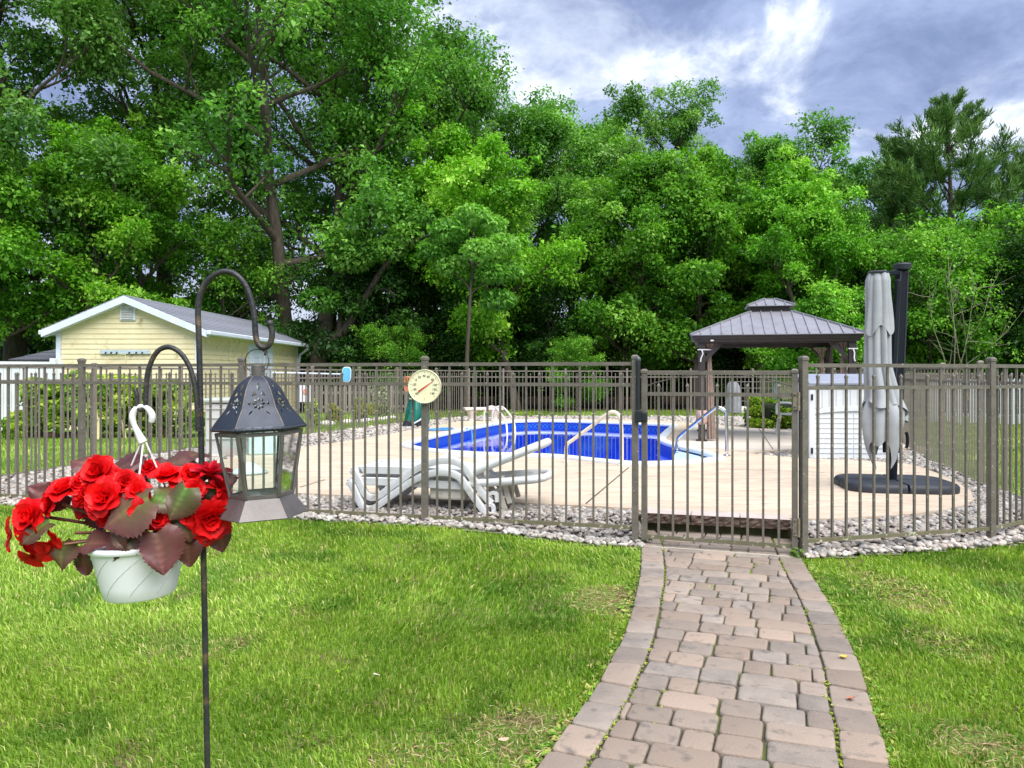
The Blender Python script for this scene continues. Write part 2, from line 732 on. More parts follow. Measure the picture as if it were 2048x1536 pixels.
def in_gravel(x, y):
    return inside(GRAVEL_OUT, x, y) & ~inside(DECK, x, y) & ~inside(STEP_RECT, x, y)


# keep a cell that lies mostly in the bed, also where it runs under the deck's edge
sel = inside(GRAVEL_OUT, xc, yc)
dkc = sum(inside(DECK, xc + a, yc + b).astype(int) for a in (-0.12, 0.12) for b in (-0.12, 0.12))
sel &= (dkc < 4) & ~inside(STEP_RECT, xc, yc)
co = np.stack([X, Y, gvz(X, Y)], -1).reshape(-1, 3)
nx = X.shape[1]
jj, ii = np.nonzero(sel)
q = np.stack([jj * nx + ii, jj * nx + ii + 1, (jj + 1) * nx + ii + 1, (jj + 1) * nx + ii], -1)
gravel_bed = struct(link('gravel_bed', np_mesh('gravel_bed', co, q, 4, MT['gravel_bed'], smooth=True)))

STONE_COL = np.array([lin(*c) for c in ((188, 182, 174), (150, 146, 142), (120, 116, 112), (208, 200, 190), (172, 158, 142), (150, 128, 112),
                                        (98, 92, 88), (178, 160, 150), (200, 196, 194), (136, 118, 104), (160, 156, 152), (186, 172, 156))]) * 0.45 + 0.55 * np.array(lin(168, 162, 154))
MT['pebble'] = attr_mat('pebble', rough=0.55, bump=0.25, bscale=70)
bm = bmesh.new()
bmesh.ops.create_icosphere(bm, subdivisions=1, radius=1.0)
S1v = np.array([v.co[:] for v in bm.verts])
S1f = np.array([[v.index for v in f.verts] for f in bm.faces])
bm.free()
bm = bmesh.new()
bmesh.ops.create_icosphere(bm, subdivisions=2, radius=1.0)
S2v = np.array([v.co[:] for v in bm.verts])
S2f = np.array([[v.index for v in f.verts] for f in bm.faces])
bm.free()
rs = np.random.RandomState(11)


def scatter(y0, y1, dens, x0=-6.8, x1=9.4):
    n = int((y1 - y0) * (x1 - x0) * dens)
    x = rs.uniform(x0, x1, n)
    y = rs.uniform(y0, y1, n)
    k = in_gravel(x, y)
    return x[k], y[k]


def rot_mats(n, tilt):
    a = rs.uniform(0, 2 * PI, n)
    b = rs.normal(0, tilt, n)
    c = rs.normal(0, tilt, n)
    ca, sa, cb, sb, cc, sc = np.cos(a), np.sin(a), np.cos(b), np.sin(b), np.cos(c), np.sin(c)
    Rz = np.zeros((n, 3, 3)); Rz[:, 0, 0] = ca; Rz[:, 0, 1] = -sa; Rz[:, 1, 0] = sa; Rz[:, 1, 1] = ca; Rz[:, 2, 2] = 1
    Rx = np.zeros((n, 3, 3)); Rx[:, 0, 0] = 1; Rx[:, 1, 1] = cb; Rx[:, 1, 2] = -sb; Rx[:, 2, 1] = sb; Rx[:, 2, 2] = cb
    Ry = np.zeros((n, 3, 3)); Ry[:, 1, 1] = 1; Ry[:, 0, 0] = cc; Ry[:, 0, 2] = sc; Ry[:, 2, 0] = -sc; Ry[:, 2, 2] = cc
    return Rz @ Rx @ Ry


def stones_mesh(name, x, y, size, sv, sf, zoff):
    n = len(x)
    nv = len(sv)
    base = sv[None] * (1 + 0.16 * rs.normal(size=(n, nv, 1)).clip(-1.3, 1.3) * (0.7 if nv > 20 else 1.0))
    sc = np.stack([size * rs.uniform(0.85, 1.35, n), size * rs.uniform(0.6, 0.95, n), size * rs.uniform(0.42, 0.7, n)], -1)
    p = base * sc[:, None, :]
    p = np.einsum('nij,nvj->nvi', rot_mats(n, 0.28), p)
    z = gvz(x, y) + size * 0.35 + zoff
    p += np.stack([x, y, z], -1)[:, None, :]
    f = sf[None] + (np.arange(n) * nv)[:, None, None]
    c = STONE_COL[rs.randint(0, len(STONE_COL), n)] * rs.uniform(0.75, 1.2, (n, 1))
    return np_mesh(name, p.reshape(-1, 3), f.reshape(-1), 3, MT['pebble'], np.repeat(c, nv, 0), smooth=True)


# the 300 largest-looking stones, just behind and before the front fence: single pieces that share 12 meshes
proto = [stones_mesh('pebble', np.array([0.0]), np.array([0.0]), np.array([1.0]), S2v, S2f, 0.0) for _ in range(12)]
for me in proto:
    zz = np.zeros(len(me.vertices) * 3)
    me.vertices.foreach_get('co', zz)
    zz = zz.reshape(-1, 3)
    zz -= zz.mean(0)
    me.vertices.foreach_set('co', zz.ravel())
    me.update()
px_, py_ = scatter(5.7, 7.0, 260)
k = np.argsort(py_ - 0.12 * np.abs(px_ - 1.2))[:300]
near_x, near_y = px_[k], py_[k]
for i in range(len(near_x)):
    s = 0.027 * math.exp(max(-0.4, min(0.35, rnd.gauss(0, 0.22))))
    o = link('pebble', proto[i % 12], gravel_bed, (near_x[i], near_y[i], float(gvz(near_x[i], near_y[i])) + s * 0.45 + rnd.uniform(0, 0.012)),
             (rnd.gauss(0, 0.2), rnd.gauss(0, 0.2), rnd.uniform(0, 6.28)), (s, s, s))
xa, ya = scatter(5.6, 8.6, 820)
za = rs.uniform(0, 0.020, len(xa))
o1 = link('pebble_fill', stones_mesh('pebble_fill', xa, ya, 0.0235 * np.exp(rs.normal(0, 0.24, len(xa)).clip(-0.5, 0.45)), S2v, S2f, za), gravel_bed)
xb, yb = scatter(8.6, 13.5, 330)
xc_, yc_ = scatter(13.5, 22.4, 170)
xb, yb = np.concatenate([xb, xc_]), np.concatenate([yb, yc_])
o2 = link('pebble_fill', stones_mesh('pebble_fill', xb, yb, (0.028 + 0.0012 * (yb - 8)) * np.exp(rs.normal(0, 0.25, len(xb))), S1v, S1f, 0.004), gravel_bed)
o1['kind'] = 'stuff'
o2['kind'] = 'stuff'

# ------------------------------------------------------------------ pool deck
MT['deck'] = pm('stamped_concrete', lin(208, 192, 170), lin(188, 168, 146), scale=3.5, rough=0.75, bump=0.5, bscale=26, stretch=(0.5, 1.8, 1), detail=8, spots=lin(170, 148, 128), spot_scale=9, spot_lo=0.55, spot_hi=0.75)
MT['slab'] = pm('pale_concrete', lin(212, 202, 190), lin(196, 184, 170), scale=3, rough=0.8, bump=0.2, bscale=40, stretch=(0.4, 1.6, 1))
MT['joint'] = pm('joint_shade', (0.10, 0.085, 0.07), rough=0.9)  # dark strips painted in place of the shade inside open joints


def flat_poly(name, outer, holes, z, mat, depth=0.0, parent=None):
    loops = [[Vector((p[0], p[1], 0)) for p in outer]] + [[Vector((p[0], p[1], 0)) for p in h] for h in holes]
    tris = tessellate_polygon(loops)
    pts = [p for lp in loops for p in lp]
    mb = MB()
    mb.v = [Vector((p.x, p.y, z)) for p in pts]
    mb.f = [tuple(t) for t in tris]
    n = len(outer)
    if depth > 0:
        b = len(mb.v)
        mb.v += [Vector((p[0], p[1], z - depth)) for p in outer]
        mb.f += [(i, (i + 1) % n, b + (i + 1) % n, b + i) for i in range(n)]
    me = bpy.data.meshes.new(name)
    me.from_pydata([tuple(p) for p in mb.v], [], mb.f)
    bm = bmesh.new()
    bm.from_mesh(me)
    bmesh.ops.recalc_face_normals(bm, faces=bm.faces)
    up = sum(f.normal.z * f.calc_area() for f in bm.faces)
    if up < 0:
        bmesh.ops.reverse_faces(bm, faces=bm.faces)
    bm.to_mesh(me)
    bm.free()
    me.materials.append(mat)
    return link(name, me, parent)


deck = struct(flat_poly('pool_deck', DECK, [POOL], ZD, MT['deck'], 0.24))
SLAB = [G(u, v, ZD).xy for u, v in ((1362, 893), (1497, 902), (1550, 899.5), (1620, 898.5))] + [Vector(p) for p in ((6.8, 12.75), (6.95, 15.4), (6.6, 16.5), (5.8, 16.6), (4.6, 18.7), (4.1, 18.0), (3.0, 14.2))]
slab = struct(flat_poly('gazebo_slab', SLAB, [], ZD + 0.004, MT['slab'], 0.003))
for (a, b) in (((1258, 935), (1172, 1008)), ((1516, 855), (1546, 899)), ((600, 975), (650, 960)), ((1440, 938), (1760, 950))):
    p, q_ = G(*a, ZD), G(*b, ZD)
    d = (q_ - p).normalized()
    s = Vector((-d.y, d.x, 0)) * 0.007
    z = Vector((0, 0, 0.0075))
    MB().add([p - s + z, q_ - s + z, q_ + s + z, p + s + z], [(0, 1, 2, 3)]).part('expansion_joint', MT['joint'], deck)

# ------------------------------------------------------------------ pool
MT['coping'] = pm('pool_coping', (0.80, 0.84, 0.86), (0.70, 0.76, 0.80), scale=6, rough=0.35)
MT['liner'] = pm('pool_liner', (0.012, 0.11, 0.80), (0.03, 0.22, 0.92), scale=5, rough=0.5, detail=6)


def band_mat():
    m = bpy.data.materials.new('liner_band')
    m.use_nodes = True
    n, l = m.node_tree.nodes, m.node_tree.links
    b = n['Principled BSDF']
    b.inputs['Roughness'].default_value = 0.3
    uv = n.new('ShaderNodeUVMap')
    vo = n.new('ShaderNodeTexVoronoi')
    vo.inputs['Scale'].default_value = 1.0
    vo.inputs['Randomness'].default_value = 0.0
    l.new(uv.outputs[0], vo.inputs[0])
    wv = n.new('ShaderNodeMath')
    wv.operation = 'SINE'
    mu = n.new('ShaderNodeMath')
    mu.operation = 'MULTIPLY'
    mu.inputs[1].default_value = 26.0
    l.new(vo.outputs['Distance'], mu.inputs[0])
    l.new(mu.outputs[0], wv.inputs[0])
    cr = n.new('ShaderNodeMapRange')
    l.new(wv.outputs[0], cr.inputs[0])
    cr.inputs[1].default_value = -0.6
    cr.inputs[2].default_value = 0.8
    mx = n.new('ShaderNodeMix')
    mx.data_type = 'RGBA'
    l.new(cr.outputs[0], mx.inputs[0])
    mx.inputs[6].default_value = (0.003, 0.03, 0.30, 1)
    mx.inputs[7].default_value = (0.02, 0.17, 0.68, 1)
    l.new(mx.outputs[2], b.inputs['Base Color'])
    return m


MT['band'] = band_mat()
pool = thing('swimming_pool', 'freeform blue swimming pool with white coping set into the tan concrete deck', 'pool', (0.5, 14.0, ZD), 0)
n = len(POOL)
ctr = sum((Vector(p) for p in POOL), Vector((0, 0))) / n
nrm = []
for i in range(n):
    t = Vector(POOL[(i + 1) % n]) - Vector(POOL[i - 1])
    nv = Vector((t.y, -t.x)).normalized()
    nrm.append(nv)
area = sum(POOL[i][0] * POOL[(i + 1) % n][1] - POOL[(i + 1) % n][0] * POOL[i][1] for i in range(n))
if area < 0:
    nrm = [-v for v in nrm]        # now outward
ZW = 0.035
# coping: bullnose profile swept round the outline
prof = [(0.13, 0.002), (0.13, 0.030), (0.09, 0.046), (0.02, 0.050), (-0.03, 0.040), (-0.045, 0.015), (-0.035, -0.02), (-0.006, -0.03)]
mb = MB()
for i in range(n):
    for (o_, z_) in prof:
        p = Vector(POOL[i]) + nrm[i] * o_
        mb.v.append(Vector((p.x, p.y, ZD + z_)))
k_ = len(prof)
for i in range(n):
    for j in range(k_ - 1):
        mb.f.append((i * k_ + j, ((i + 1) % n) * k_ + j, ((i + 1) % n) * k_ + j + 1, i * k_ + j + 1))
mb.part('coping', MT['coping'], pool, smooth=50)


def wall_ring(name, z0, z1, off, mat, uvs=None):
    mb = MB()
    for i in range(n):
        p = Vector(POOL[i]) + nrm[i] * off
        mb.v += [Vector((p.x, p.y, z0)), Vector((p.x, p.y, z1))]
    mb.f = [(2 * i, 2 * i + 1, 2 * ((i + 1) % n) + 1, 2 * ((i + 1) % n)) for i in range(n)]
    inv = TM[pool.name].inverted()
    me = bpy.data.meshes.new(name)
    me.from_pydata([tuple(inv @ p) for p in mb.v], [], mb.f)
    if uvs:
        uvl = me.uv_layers.new(name='UVMap')
        s = [0.0]
        for i in range(n):
            s.append(s[-1] + (Vector(POOL[(i + 1) % n]) - Vector(POOL[i])).length)
        for pi_, p in enumerate(me.polygons):
            vals = [(s[pi_] / uvs, 0), (s[pi_] / uvs, 1), (s[pi_ + 1] / uvs, 1), (s[pi_ + 1] / uvs, 0)]
            for li, uvv in zip(p.loop_indices, vals):
                uvl.data[li].uv = uvv
    me.materials.append(mat)
    return link(name, me, pool)


wall_ring('liner_band', ZW - 0.10, ZD - 0.01, 0.0, MT['band'], 0.21)
wall_ring('liner_wall', -1.15, ZW - 0.10, 0.0, MT['liner'])
fl = flat_poly('pool_floor', [Vector(p) - Vector((0.5, 14.0)) for p in POOL], [], -1.15 - ZD, MT['liner'], 0.0, pool)


def water_mat():
    m = bpy.data.materials.new('pool_water')
    m.use_nodes = True
    nn, l = m.node_tree.nodes, m.node_tree.links
    nn.remove(nn['Principled BSDF'])
    gl = nn.new('ShaderNodeBsdfGlossy')
    gl.inputs['Roughness'].default_value = 0.015
    gl.inputs['Color'].default_value = (1, 1, 1, 1)
    tr = nn.new('ShaderNodeBsdfTransparent')
    tr.inputs['Color'].default_value = (0.74, 0.90, 0.99, 1)
    fr = nn.new('ShaderNodeFresnel')
    fr.inputs['IOR'].default_value = 1.33
    mx = nn.new('ShaderNodeMixShader')
    tc = nn.new('ShaderNodeTexCoord')
    mp = nn.new('ShaderNodeMapping')
    mp.inputs['Scale'].default_value = (1.0, 2.2, 1)
    l.new(tc.outputs['Object'], mp.inputs[0])
    nz = nn.new('ShaderNodeTexNoise')
    nz.inputs['Scale'].default_value = 2.6
    nz.inputs['Detail'].default_value = 3
    l.new(mp.outputs[0], nz.inputs[0])
    bp = nn.new('ShaderNodeBump')
    bp.inputs['Strength'].default_value = 0.06
    bp.inputs['Distance'].default_value = 0.03
    l.new(nz.outputs[0], bp.inputs['Height'])
    for q_ in (gl, fr):
        l.new(bp.outputs[0], q_.inputs['Normal'])
    l.new(fr.outputs[0], mx.inputs[0])
    l.new(tr.outputs[0], mx.inputs[1])
    l.new(gl.outputs[0], mx.inputs[2])
    l.new(mx.outputs[0], nn['Material Output'].inputs[0])
    return m


MT['water'] = water_mat()
flat_poly('water_surface', [Vector(p) - Vector((0.5, 14.0)) for p in POOL], [], ZW - ZD, MT['water'], 0.0, pool)
# moulded entry steps at the near right end
MT['step_white'] = pm('moulded_step', (0.55, 0.74, 0.84), (0.48, 0.68, 0.80), scale=5, rough=0.35)
ST = [G(u, v, ZD) for u, v in ((1352, 895.5), (1400, 906.5), (1428, 917.5), (1408, 921), (1364, 925), (1338, 926.5))]
lv = [(ST, ZW + 0.008)]
inner = [p.lerp(ST[0].lerp(ST[-1], 0.5), 0.0) for p in ST]
mb = MB()
mb.prism([(p.x, p.y) for p in ST], -0.35, ZD - 0.04)
steps = mb.part('entry_step', MT['step_white'], pool, bevel=0.02, seg=2)
a0, a1 = ST[0], ST[-1]
e = (a1 - a0).normalized()
nn_ = Vector((-e.y, e.x, 0))
if nn_.x > 0:
    nn_ = -nn_
for i, (d0, d1, zt) in enumerate(((0.0, 0.22, -0.16), (0.22, 0.42, -0.36))):
    MB().prism([tuple((a0 + nn_ * d0).xy), tuple((a0 + nn_ * d1 + e * 0.1).xy), tuple((a1 + nn_ * d1 - e * 0.1).xy), tuple((a1 + nn_ * d0).xy)], zt - 0.2, zt).part('lower_step', MT['step_white'], pool, bevel=0.02, seg=2)

# ------------------------------------------------------------------ paved path
MT['paver'] = pm('tumbled_paver', lin(146, 135, 124), lin(122, 114, 107), scale=9, rough=0.85, bump=0.35, bscale=110, rand=0.20, rand2=lin(148, 130, 115), detail=7,
                 spots=lin(104, 97, 90), spot_scale=16, spot_lo=0.58, spot_hi=0.78)
MT['joint_soil'] = pm('joint_soil', (0.045, 0.036, 0.026), (0.09, 0.075, 0.05), scale=30, rough=0.95, bump=0.8, bscale=90, spots=(0.085, 0.11, 0.022), spot_scale=2.6, spot_lo=0.46, spot_hi=0.58)
LO = [(1.10, 6.8), (1.075, 6.42), (0.894, 5.38), (0.786, 4.88), (0.649, 4.29), (0.546, 3.93), (0.428, 3.58), (0.304, 3.23), (0.174, 2.92), (0.096, 2.73), (-0.10, 2.25), (-0.36, 1.6)]
LI = [(1.255, 6.75), (1.235, 6.38), (1.06, 5.34), (0.945, 4.84), (0.80, 4.25), (0.70, 3.89), (0.584, 3.54), (0.462, 3.19), (0.332, 2.88), (0.254, 2.69), (0.06, 2.21), (-0.20, 1.56)]
RO = [(2.345, 6.45), (2.26, 6.12), (2.13, 5.60), (2.02, 5.10), (1.89, 4.52), (1.76, 4.04), (1.654, 3.65), (1.51, 3.23), (1.41, 2.92), (1.343, 2.73), (1.17, 2.25), (0.95, 1.6)]
RI = [(2.19, 6.48), (2.10, 6.15), (1.965, 5.62), (1.855, 5.12), (1.725, 4.55), (1.60, 4.08), (1.49, 3.69), (1.35, 3.27), (1.25, 2.96), (1.18, 2.77), (1.01, 2.29), (0.79, 1.64)]
PATH_POLY = LO + RO[::-1]
path = struct(flat_poly('path', PATH_POLY, [], 0.006, MT['joint_soil'], 0.002))


def resample(pl, step):
    pl = [Vector((p[0], p[1], 0)) for p in pl]
    pl = catmull(pl, 8)
    out = [pl[0]]
    acc = 0
    for a, b in zip(pl, pl[1:]):
        d = (b - a).length
        while acc + d >= step:
            t = (step - acc) / d
            a = a.lerp(b, t)
            out.append(a)
            d = (b - a).length
            acc = 0
        acc += d
    return out


def round_poly(poly, r):
    n_ = len(poly)
    out = []
    for i in range(n_):
        a, b, c = poly[i - 1], poly[i], poly[(i + 1) % n_]
        la, lc = (a - b).length, (c - b).length
        if la < 1e-5 or lc < 1e-5:
            continue
        ra, rc = min(r, la * 0.4), min(r, lc * 0.4)
        p = b + (a - b) * (ra / la)
        q_ = b + (c - b) * (rc / lc)
        m_ = (p + q_) / 2 * 0.5 + b * 0.5
        out += [p, m_, q_]
    return out


def make_paver(poly, gap=0.0045, h=0.018):
    poly = [Vector((p[0], p[1])) for p in poly]
    c = sum(poly, Vector((0, 0))) / len(poly)
    a = sum(poly[i].x * poly[(i + 1) % len(poly)].y - poly[(i + 1) % len(poly)].x * poly[i].y for i in range(len(poly))) / 2
    if abs(a) < 0.002:
        return
    if a < 0:
        poly.reverse()
    sz = math.sqrt(abs(a))
    ins_ = [c + (p - c) * (1 - gap * 2 / sz) + Vector((rnd.uniform(-1, 1), rnd.uniform(-1, 1))) * 0.003 for p in poly]
    rp = round_poly(ins_, rnd.uniform(0.014, 0.028))
    m_ = len(rp)
    zt = h + rnd.uniform(-0.004, 0.005)
    tx, ty = rnd.gauss(0, 0.012), rnd.gauss(0, 0.012)
    vs_ = []
    for k2, (sc, z) in enumerate(((1.0, 0.0), (1.0, zt - 0.007), (1 - 0.006 / sz, zt - 0.002), (1 - 0.018 / sz, zt))):
        for p in rp:
            d = (p - c) * sc
            vs_.append((d.x, d.y, z + (d.x * tx + d.y * ty if k2 else 0)))
    fs_ = []
    for r_ in range(3):
        for i in range(m_):
            fs_.append((r_ * m_ + i, r_ * m_ + (i + 1) % m_, (r_ + 1) * m_ + (i + 1) % m_, (r_ + 1) * m_ + i))
    fs_.append(tuple(3 * m_ + i for i in range(m_)))
    me = bpy.data.meshes.new('paver')
    me.from_pydata(vs_, [], fs_)
    me.polygons.foreach_set('use_smooth', [True] * len(me.polygons))
    me.set_sharp_from_angle(angle=R(60))
    me.materials.append(MT['paver'])
    link('paver', me, path, (c.x, c.y, 0.004))


for outer, inn in ((LO, LI), (RO, RI)):
    pts = resample(outer, 0.228)
    ic = catmull([Vector((p[0], p[1], 0)) for p in inn], 10)
    near = [min(ic, key=lambda q_: (q_ - p).length) for p in pts]
    for i in range(len(pts) - 1):
        make_paver([pts[i], pts[i + 1], near[i + 1], near[i]])

dT = Vector((0.335, 0.942))
dS = Vector((0.942, -0.335))


def st(p):
    p = Vector((p[0], p[1]))
    return p.dot(dS), p.dot(dT)


li_t = sorted((st(p)[1], st(p)[0]) for p in catmull([Vector((*p, 0)) for p in LI], 8))
ri_t = sorted((st(p)[1], st(p)[0]) for p in catmull([Vector((*p, 0)) for p in RI], 8))


def lim(tab, t):
    return float(np.interp(t, [a for a, _ in tab], [b for _, b in tab]))


def clip(poly, a, b, keep):
    out = []
    for i in range(len(poly)):
        p, q_ = poly[i], poly[(i + 1) % len(poly)]
        sp_ = keep * ((b.x - a.x) * (p.y - a.y) - (b.y - a.y) * (p.x - a.x))
        sq = keep * ((b.x - a.x) * (q_.y - a.y) - (b.y - a.y) * (q_.x - a.x))
        if sp_ >= 0:
            out.append(p)
        if sp_ * sq < 0:
            out.append(p.lerp(q_, sp_ / (sp_ - sq)))
    return out


t = 1.55
row = 0
while t < 6.93:
    dep = 0.166 + rnd.uniform(-0.006, 0.006)
    t1 = t + dep
    sl0, sl1, sr0, sr1 = lim(li_t, t), lim(li_t, t1), lim(ri_t, t), lim(ri_t, t1)
    s = min(sl0, sl1) - rnd.uniform(0, 0.16)
    while s < max(sr0, sr1):
        w = rnd.choice((0.125, 0.17, 0.17, 0.18, 0.245, 0.255))
        s1 = s + w
        if max(sr0, sr1) - s1 < 0.05:
            s1 = max(sr0, sr1) + 0.1
        po = [Vector((s, t)), Vector((s1, t)), Vector((s1, t1)), Vector((s, t1))]
        po = clip(po, Vector((sl0 + 0.004, t)), Vector((sl1 + 0.004, t1)), -1)
        if len(po) > 2:
            po = clip(po, Vector((sr0 - 0.004, t)), Vector((sr1 - 0.004, t1)), 1)
        if len(po) > 2:
            make_paver([dS * p.x + dT * p.y for p in po])
        s = s1
    t = t1
    row += 1
# thin pale edging across the path before the gate
MT['edging'] = pm('pale_edging', lin(196, 188, 170), rough=0.9)
a, b = G(1286, 1098), G(1598, 1121)
MB().bar(a + Vector((0, 0, 0.018)), b + Vector((0, 0, 0.018)), 0.016, 0.02).part('edging_strip', MT['edging'], path)

# ------------------------------------------------------------------ step up to the deck
MT['block'] = pm('split_face_block', lin(120, 100, 86), lin(70, 58, 50), scale=22, rough=0.9, bump=1.0, bscale=40, rand=0.1)
MT['block_top'] = pm('block_top', lin(205, 190, 182), lin(186, 168, 158), scale=8, rough=0.85, bump=0.3)
MT['moss_wall'] = pm('mossy_riser', (0.055, 0.045, 0.028), (0.07, 0.085, 0.022), scale=9, rough=0.95, bump=1.0, bscale=40)
stp = thing('deck_step', 'split-face stone step under the deck edge just inside the gate', 'step', (1.75, 6.65, 0))
sa, sb = Vector((1.17, 6.80)), Vector((2.34, 6.47))
sdv = (sb - sa).normalized()
sn = Vector((sdv.y, -sdv.x))            # towards the camera
MB().add([(*(sa + sn * -0.02), -0.02), (*(sb + sn * -0.02), -0.02), (*(sb - sn * 0.20), -0.02), (*(sa - sn * 0.20), -0.02),
          (*(sa + sn * -0.02), 0.10), (*(sb + sn * -0.02), 0.10), (*(sb - sn * 0.20), 0.10), (*(sa - sn * 0.20), 0.10)],
         [(0, 1, 5, 4), (1, 2, 6, 5), (2, 3, 7, 6), (3, 0, 4, 7), (4, 5, 6, 7)]).part('riser', MT['moss_wall'], stp)
cuts = [0, 0.33, 0.665, 1.0]
for i in range(3):
    p0 = sa.lerp(sb, cuts[i] + 0.003)
    p1 = sa.lerp(sb, cuts[i + 1] - 0.003)
    nxs, nzs = 14, 4
    mb = MB()
    g_ = []
    for iz in range(nzs + 1):
        for ix in range(nxs + 1):
            p = p0.lerp(p1, ix / nxs)
            e_ = 0.05 + (rnd.uniform(-0.012, 0.012) if 0 < iz < nzs else 0.0)
            p = p + sn * e_
            mb.v.append(Vector((p.x, p.y, 0.096 + 0.080 * iz / nzs)))
    W_ = nxs + 1
    mb.f = [(j * W_ + k2, j * W_ + k2 + 1, (j + 1) * W_ + k2 + 1, (j + 1) * W_ + k2) for j in range(nzs) for k2 in range(nxs)]
    b0 = len(mb.v)
    q0, q1 = p0 - sn * 0.2, p1 - sn * 0.2
    mb.v += [Vector((q0.x, q0.y, 0.096)), Vector((q1.x, q1.y, 0.096)), Vector((q1.x, q1.y, 0.176)), Vector((q0.x, q0.y, 0.176))]
    top = nzs * W_
    mb.f += [tuple([b0] + [b0 + 3] + [top] + [k2 * W_ for k2 in reversed(range(nzs))]),
             tuple([b0 + 1] + [k2 * W_ + nxs for k2 in range(nzs + 1)] + [b0 + 2]),
             tuple([b0, b0 + 1] + [nxs - k2 for k2 in range(nxs + 1)])]
    blk = mb.part('block', MT['block'], stp)
    t0, t1_ = p0 + sn * 0.052, p1 + sn * 0.052
    MB().add([(*t0, 0.1785), (*t1_, 0.1785), (*(p1 - sn * 0.2), 0.1785), (*(p0 - sn * 0.2), 0.1785)], [(0, 1, 2, 3)]).part('block_top', MT['block_top'], blk)
# ------------------------------------------------------------------ aluminium pool fence
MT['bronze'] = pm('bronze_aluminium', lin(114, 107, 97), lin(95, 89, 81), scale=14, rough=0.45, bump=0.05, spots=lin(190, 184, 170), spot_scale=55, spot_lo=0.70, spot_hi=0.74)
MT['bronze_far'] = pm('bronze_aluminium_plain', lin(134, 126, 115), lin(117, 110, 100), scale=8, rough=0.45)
MT['black'] = pm('black_plastic', (0.012, 0.014, 0.018), (0.02, 0.022, 0.028), scale=20, rough=0.4)
MT['lichen'] = pm('mossy_rail', lin(112, 104, 86), lin(96, 96, 66), scale=9, rough=0.7, spots=lin(176, 176, 150), spot_scale=26, spot_lo=0.60, spot_hi=0.68)
ZT, ZM, ZB = 1.48, 1.308, 0.15
PK = 0.0165


def picket_mesh(tall, mat, zb=ZB, zm=ZM, zt=ZT, w=PK, tip=0.105):
    mb = MB()
    h = w / 2
    if tall:
        mb.box((0, 0, (zt - zb) / 2), (w, w, zt - zb))
    else:
        z1 = zm - zb + tip - 0.03
        mb.box((0, 0, z1 / 2), (w, w, z1))
        b = len(mb.v)
        mb.v += [Vector((a * h * 1.25, c * h * 1.25, z1)) for a, c in ((-1, -1), (1, -1), (1, 1), (-1, 1))]
        mb.v += [Vector((a * h * 1.35, c * h * 1.35, z1 + 0.014)) for a, c in ((-1, -1), (1, -1), (1, 1), (-1, 1))]
        mb.v.append(Vector((0, 0, z1 + 0.034)))
        mb.f += [(b + i, b + (i + 1) % 4, b + 4 + (i + 1) % 4, b + 4 + i) for i in range(4)]
        mb.f += [(b + 4 + i, b + 4 + (i + 1) % 4, b + 8) for i in range(4)] + [(b + 3, b + 2, b + 1, b)]
    return mb.mesh('picket', mat)


def post_mesh(mat, h, w=0.0508):
    mb = MB()
    mb.box((0, 0, h / 2 - 0.02), (w, w, h - 0.04))
    mb.box((0, 0, h - 0.030), (w + 0.009, w + 0.009, 0.022))
    k2 = w / 2 + 0.0045
    b = len(mb.v)
    mb.v += [Vector((a * k2, c * k2, h - 0.019)) for a, c in ((-1, -1), (1, -1), (1, 1), (-1, 1))] + [Vector((a * k2 * 0.55, c * k2 * 0.55, h - 0.006)) for a, c in ((-1, -1), (1, -1), (1, 1), (-1, 1))]
    mb.f += [(b + i, b + (i + 1) % 4, b + 4 + (i + 1) % 4, b + 4 + i) for i in range(4)] + [(b + 4, b + 5, b + 6, b + 7)]
    return mb.mesh('post', mat, bevel=0.0015)


PM = {(m, t_): picket_mesh(t_, MT[m]) for m in ('bronze', 'bronze_far') for t_ in (True, False)}


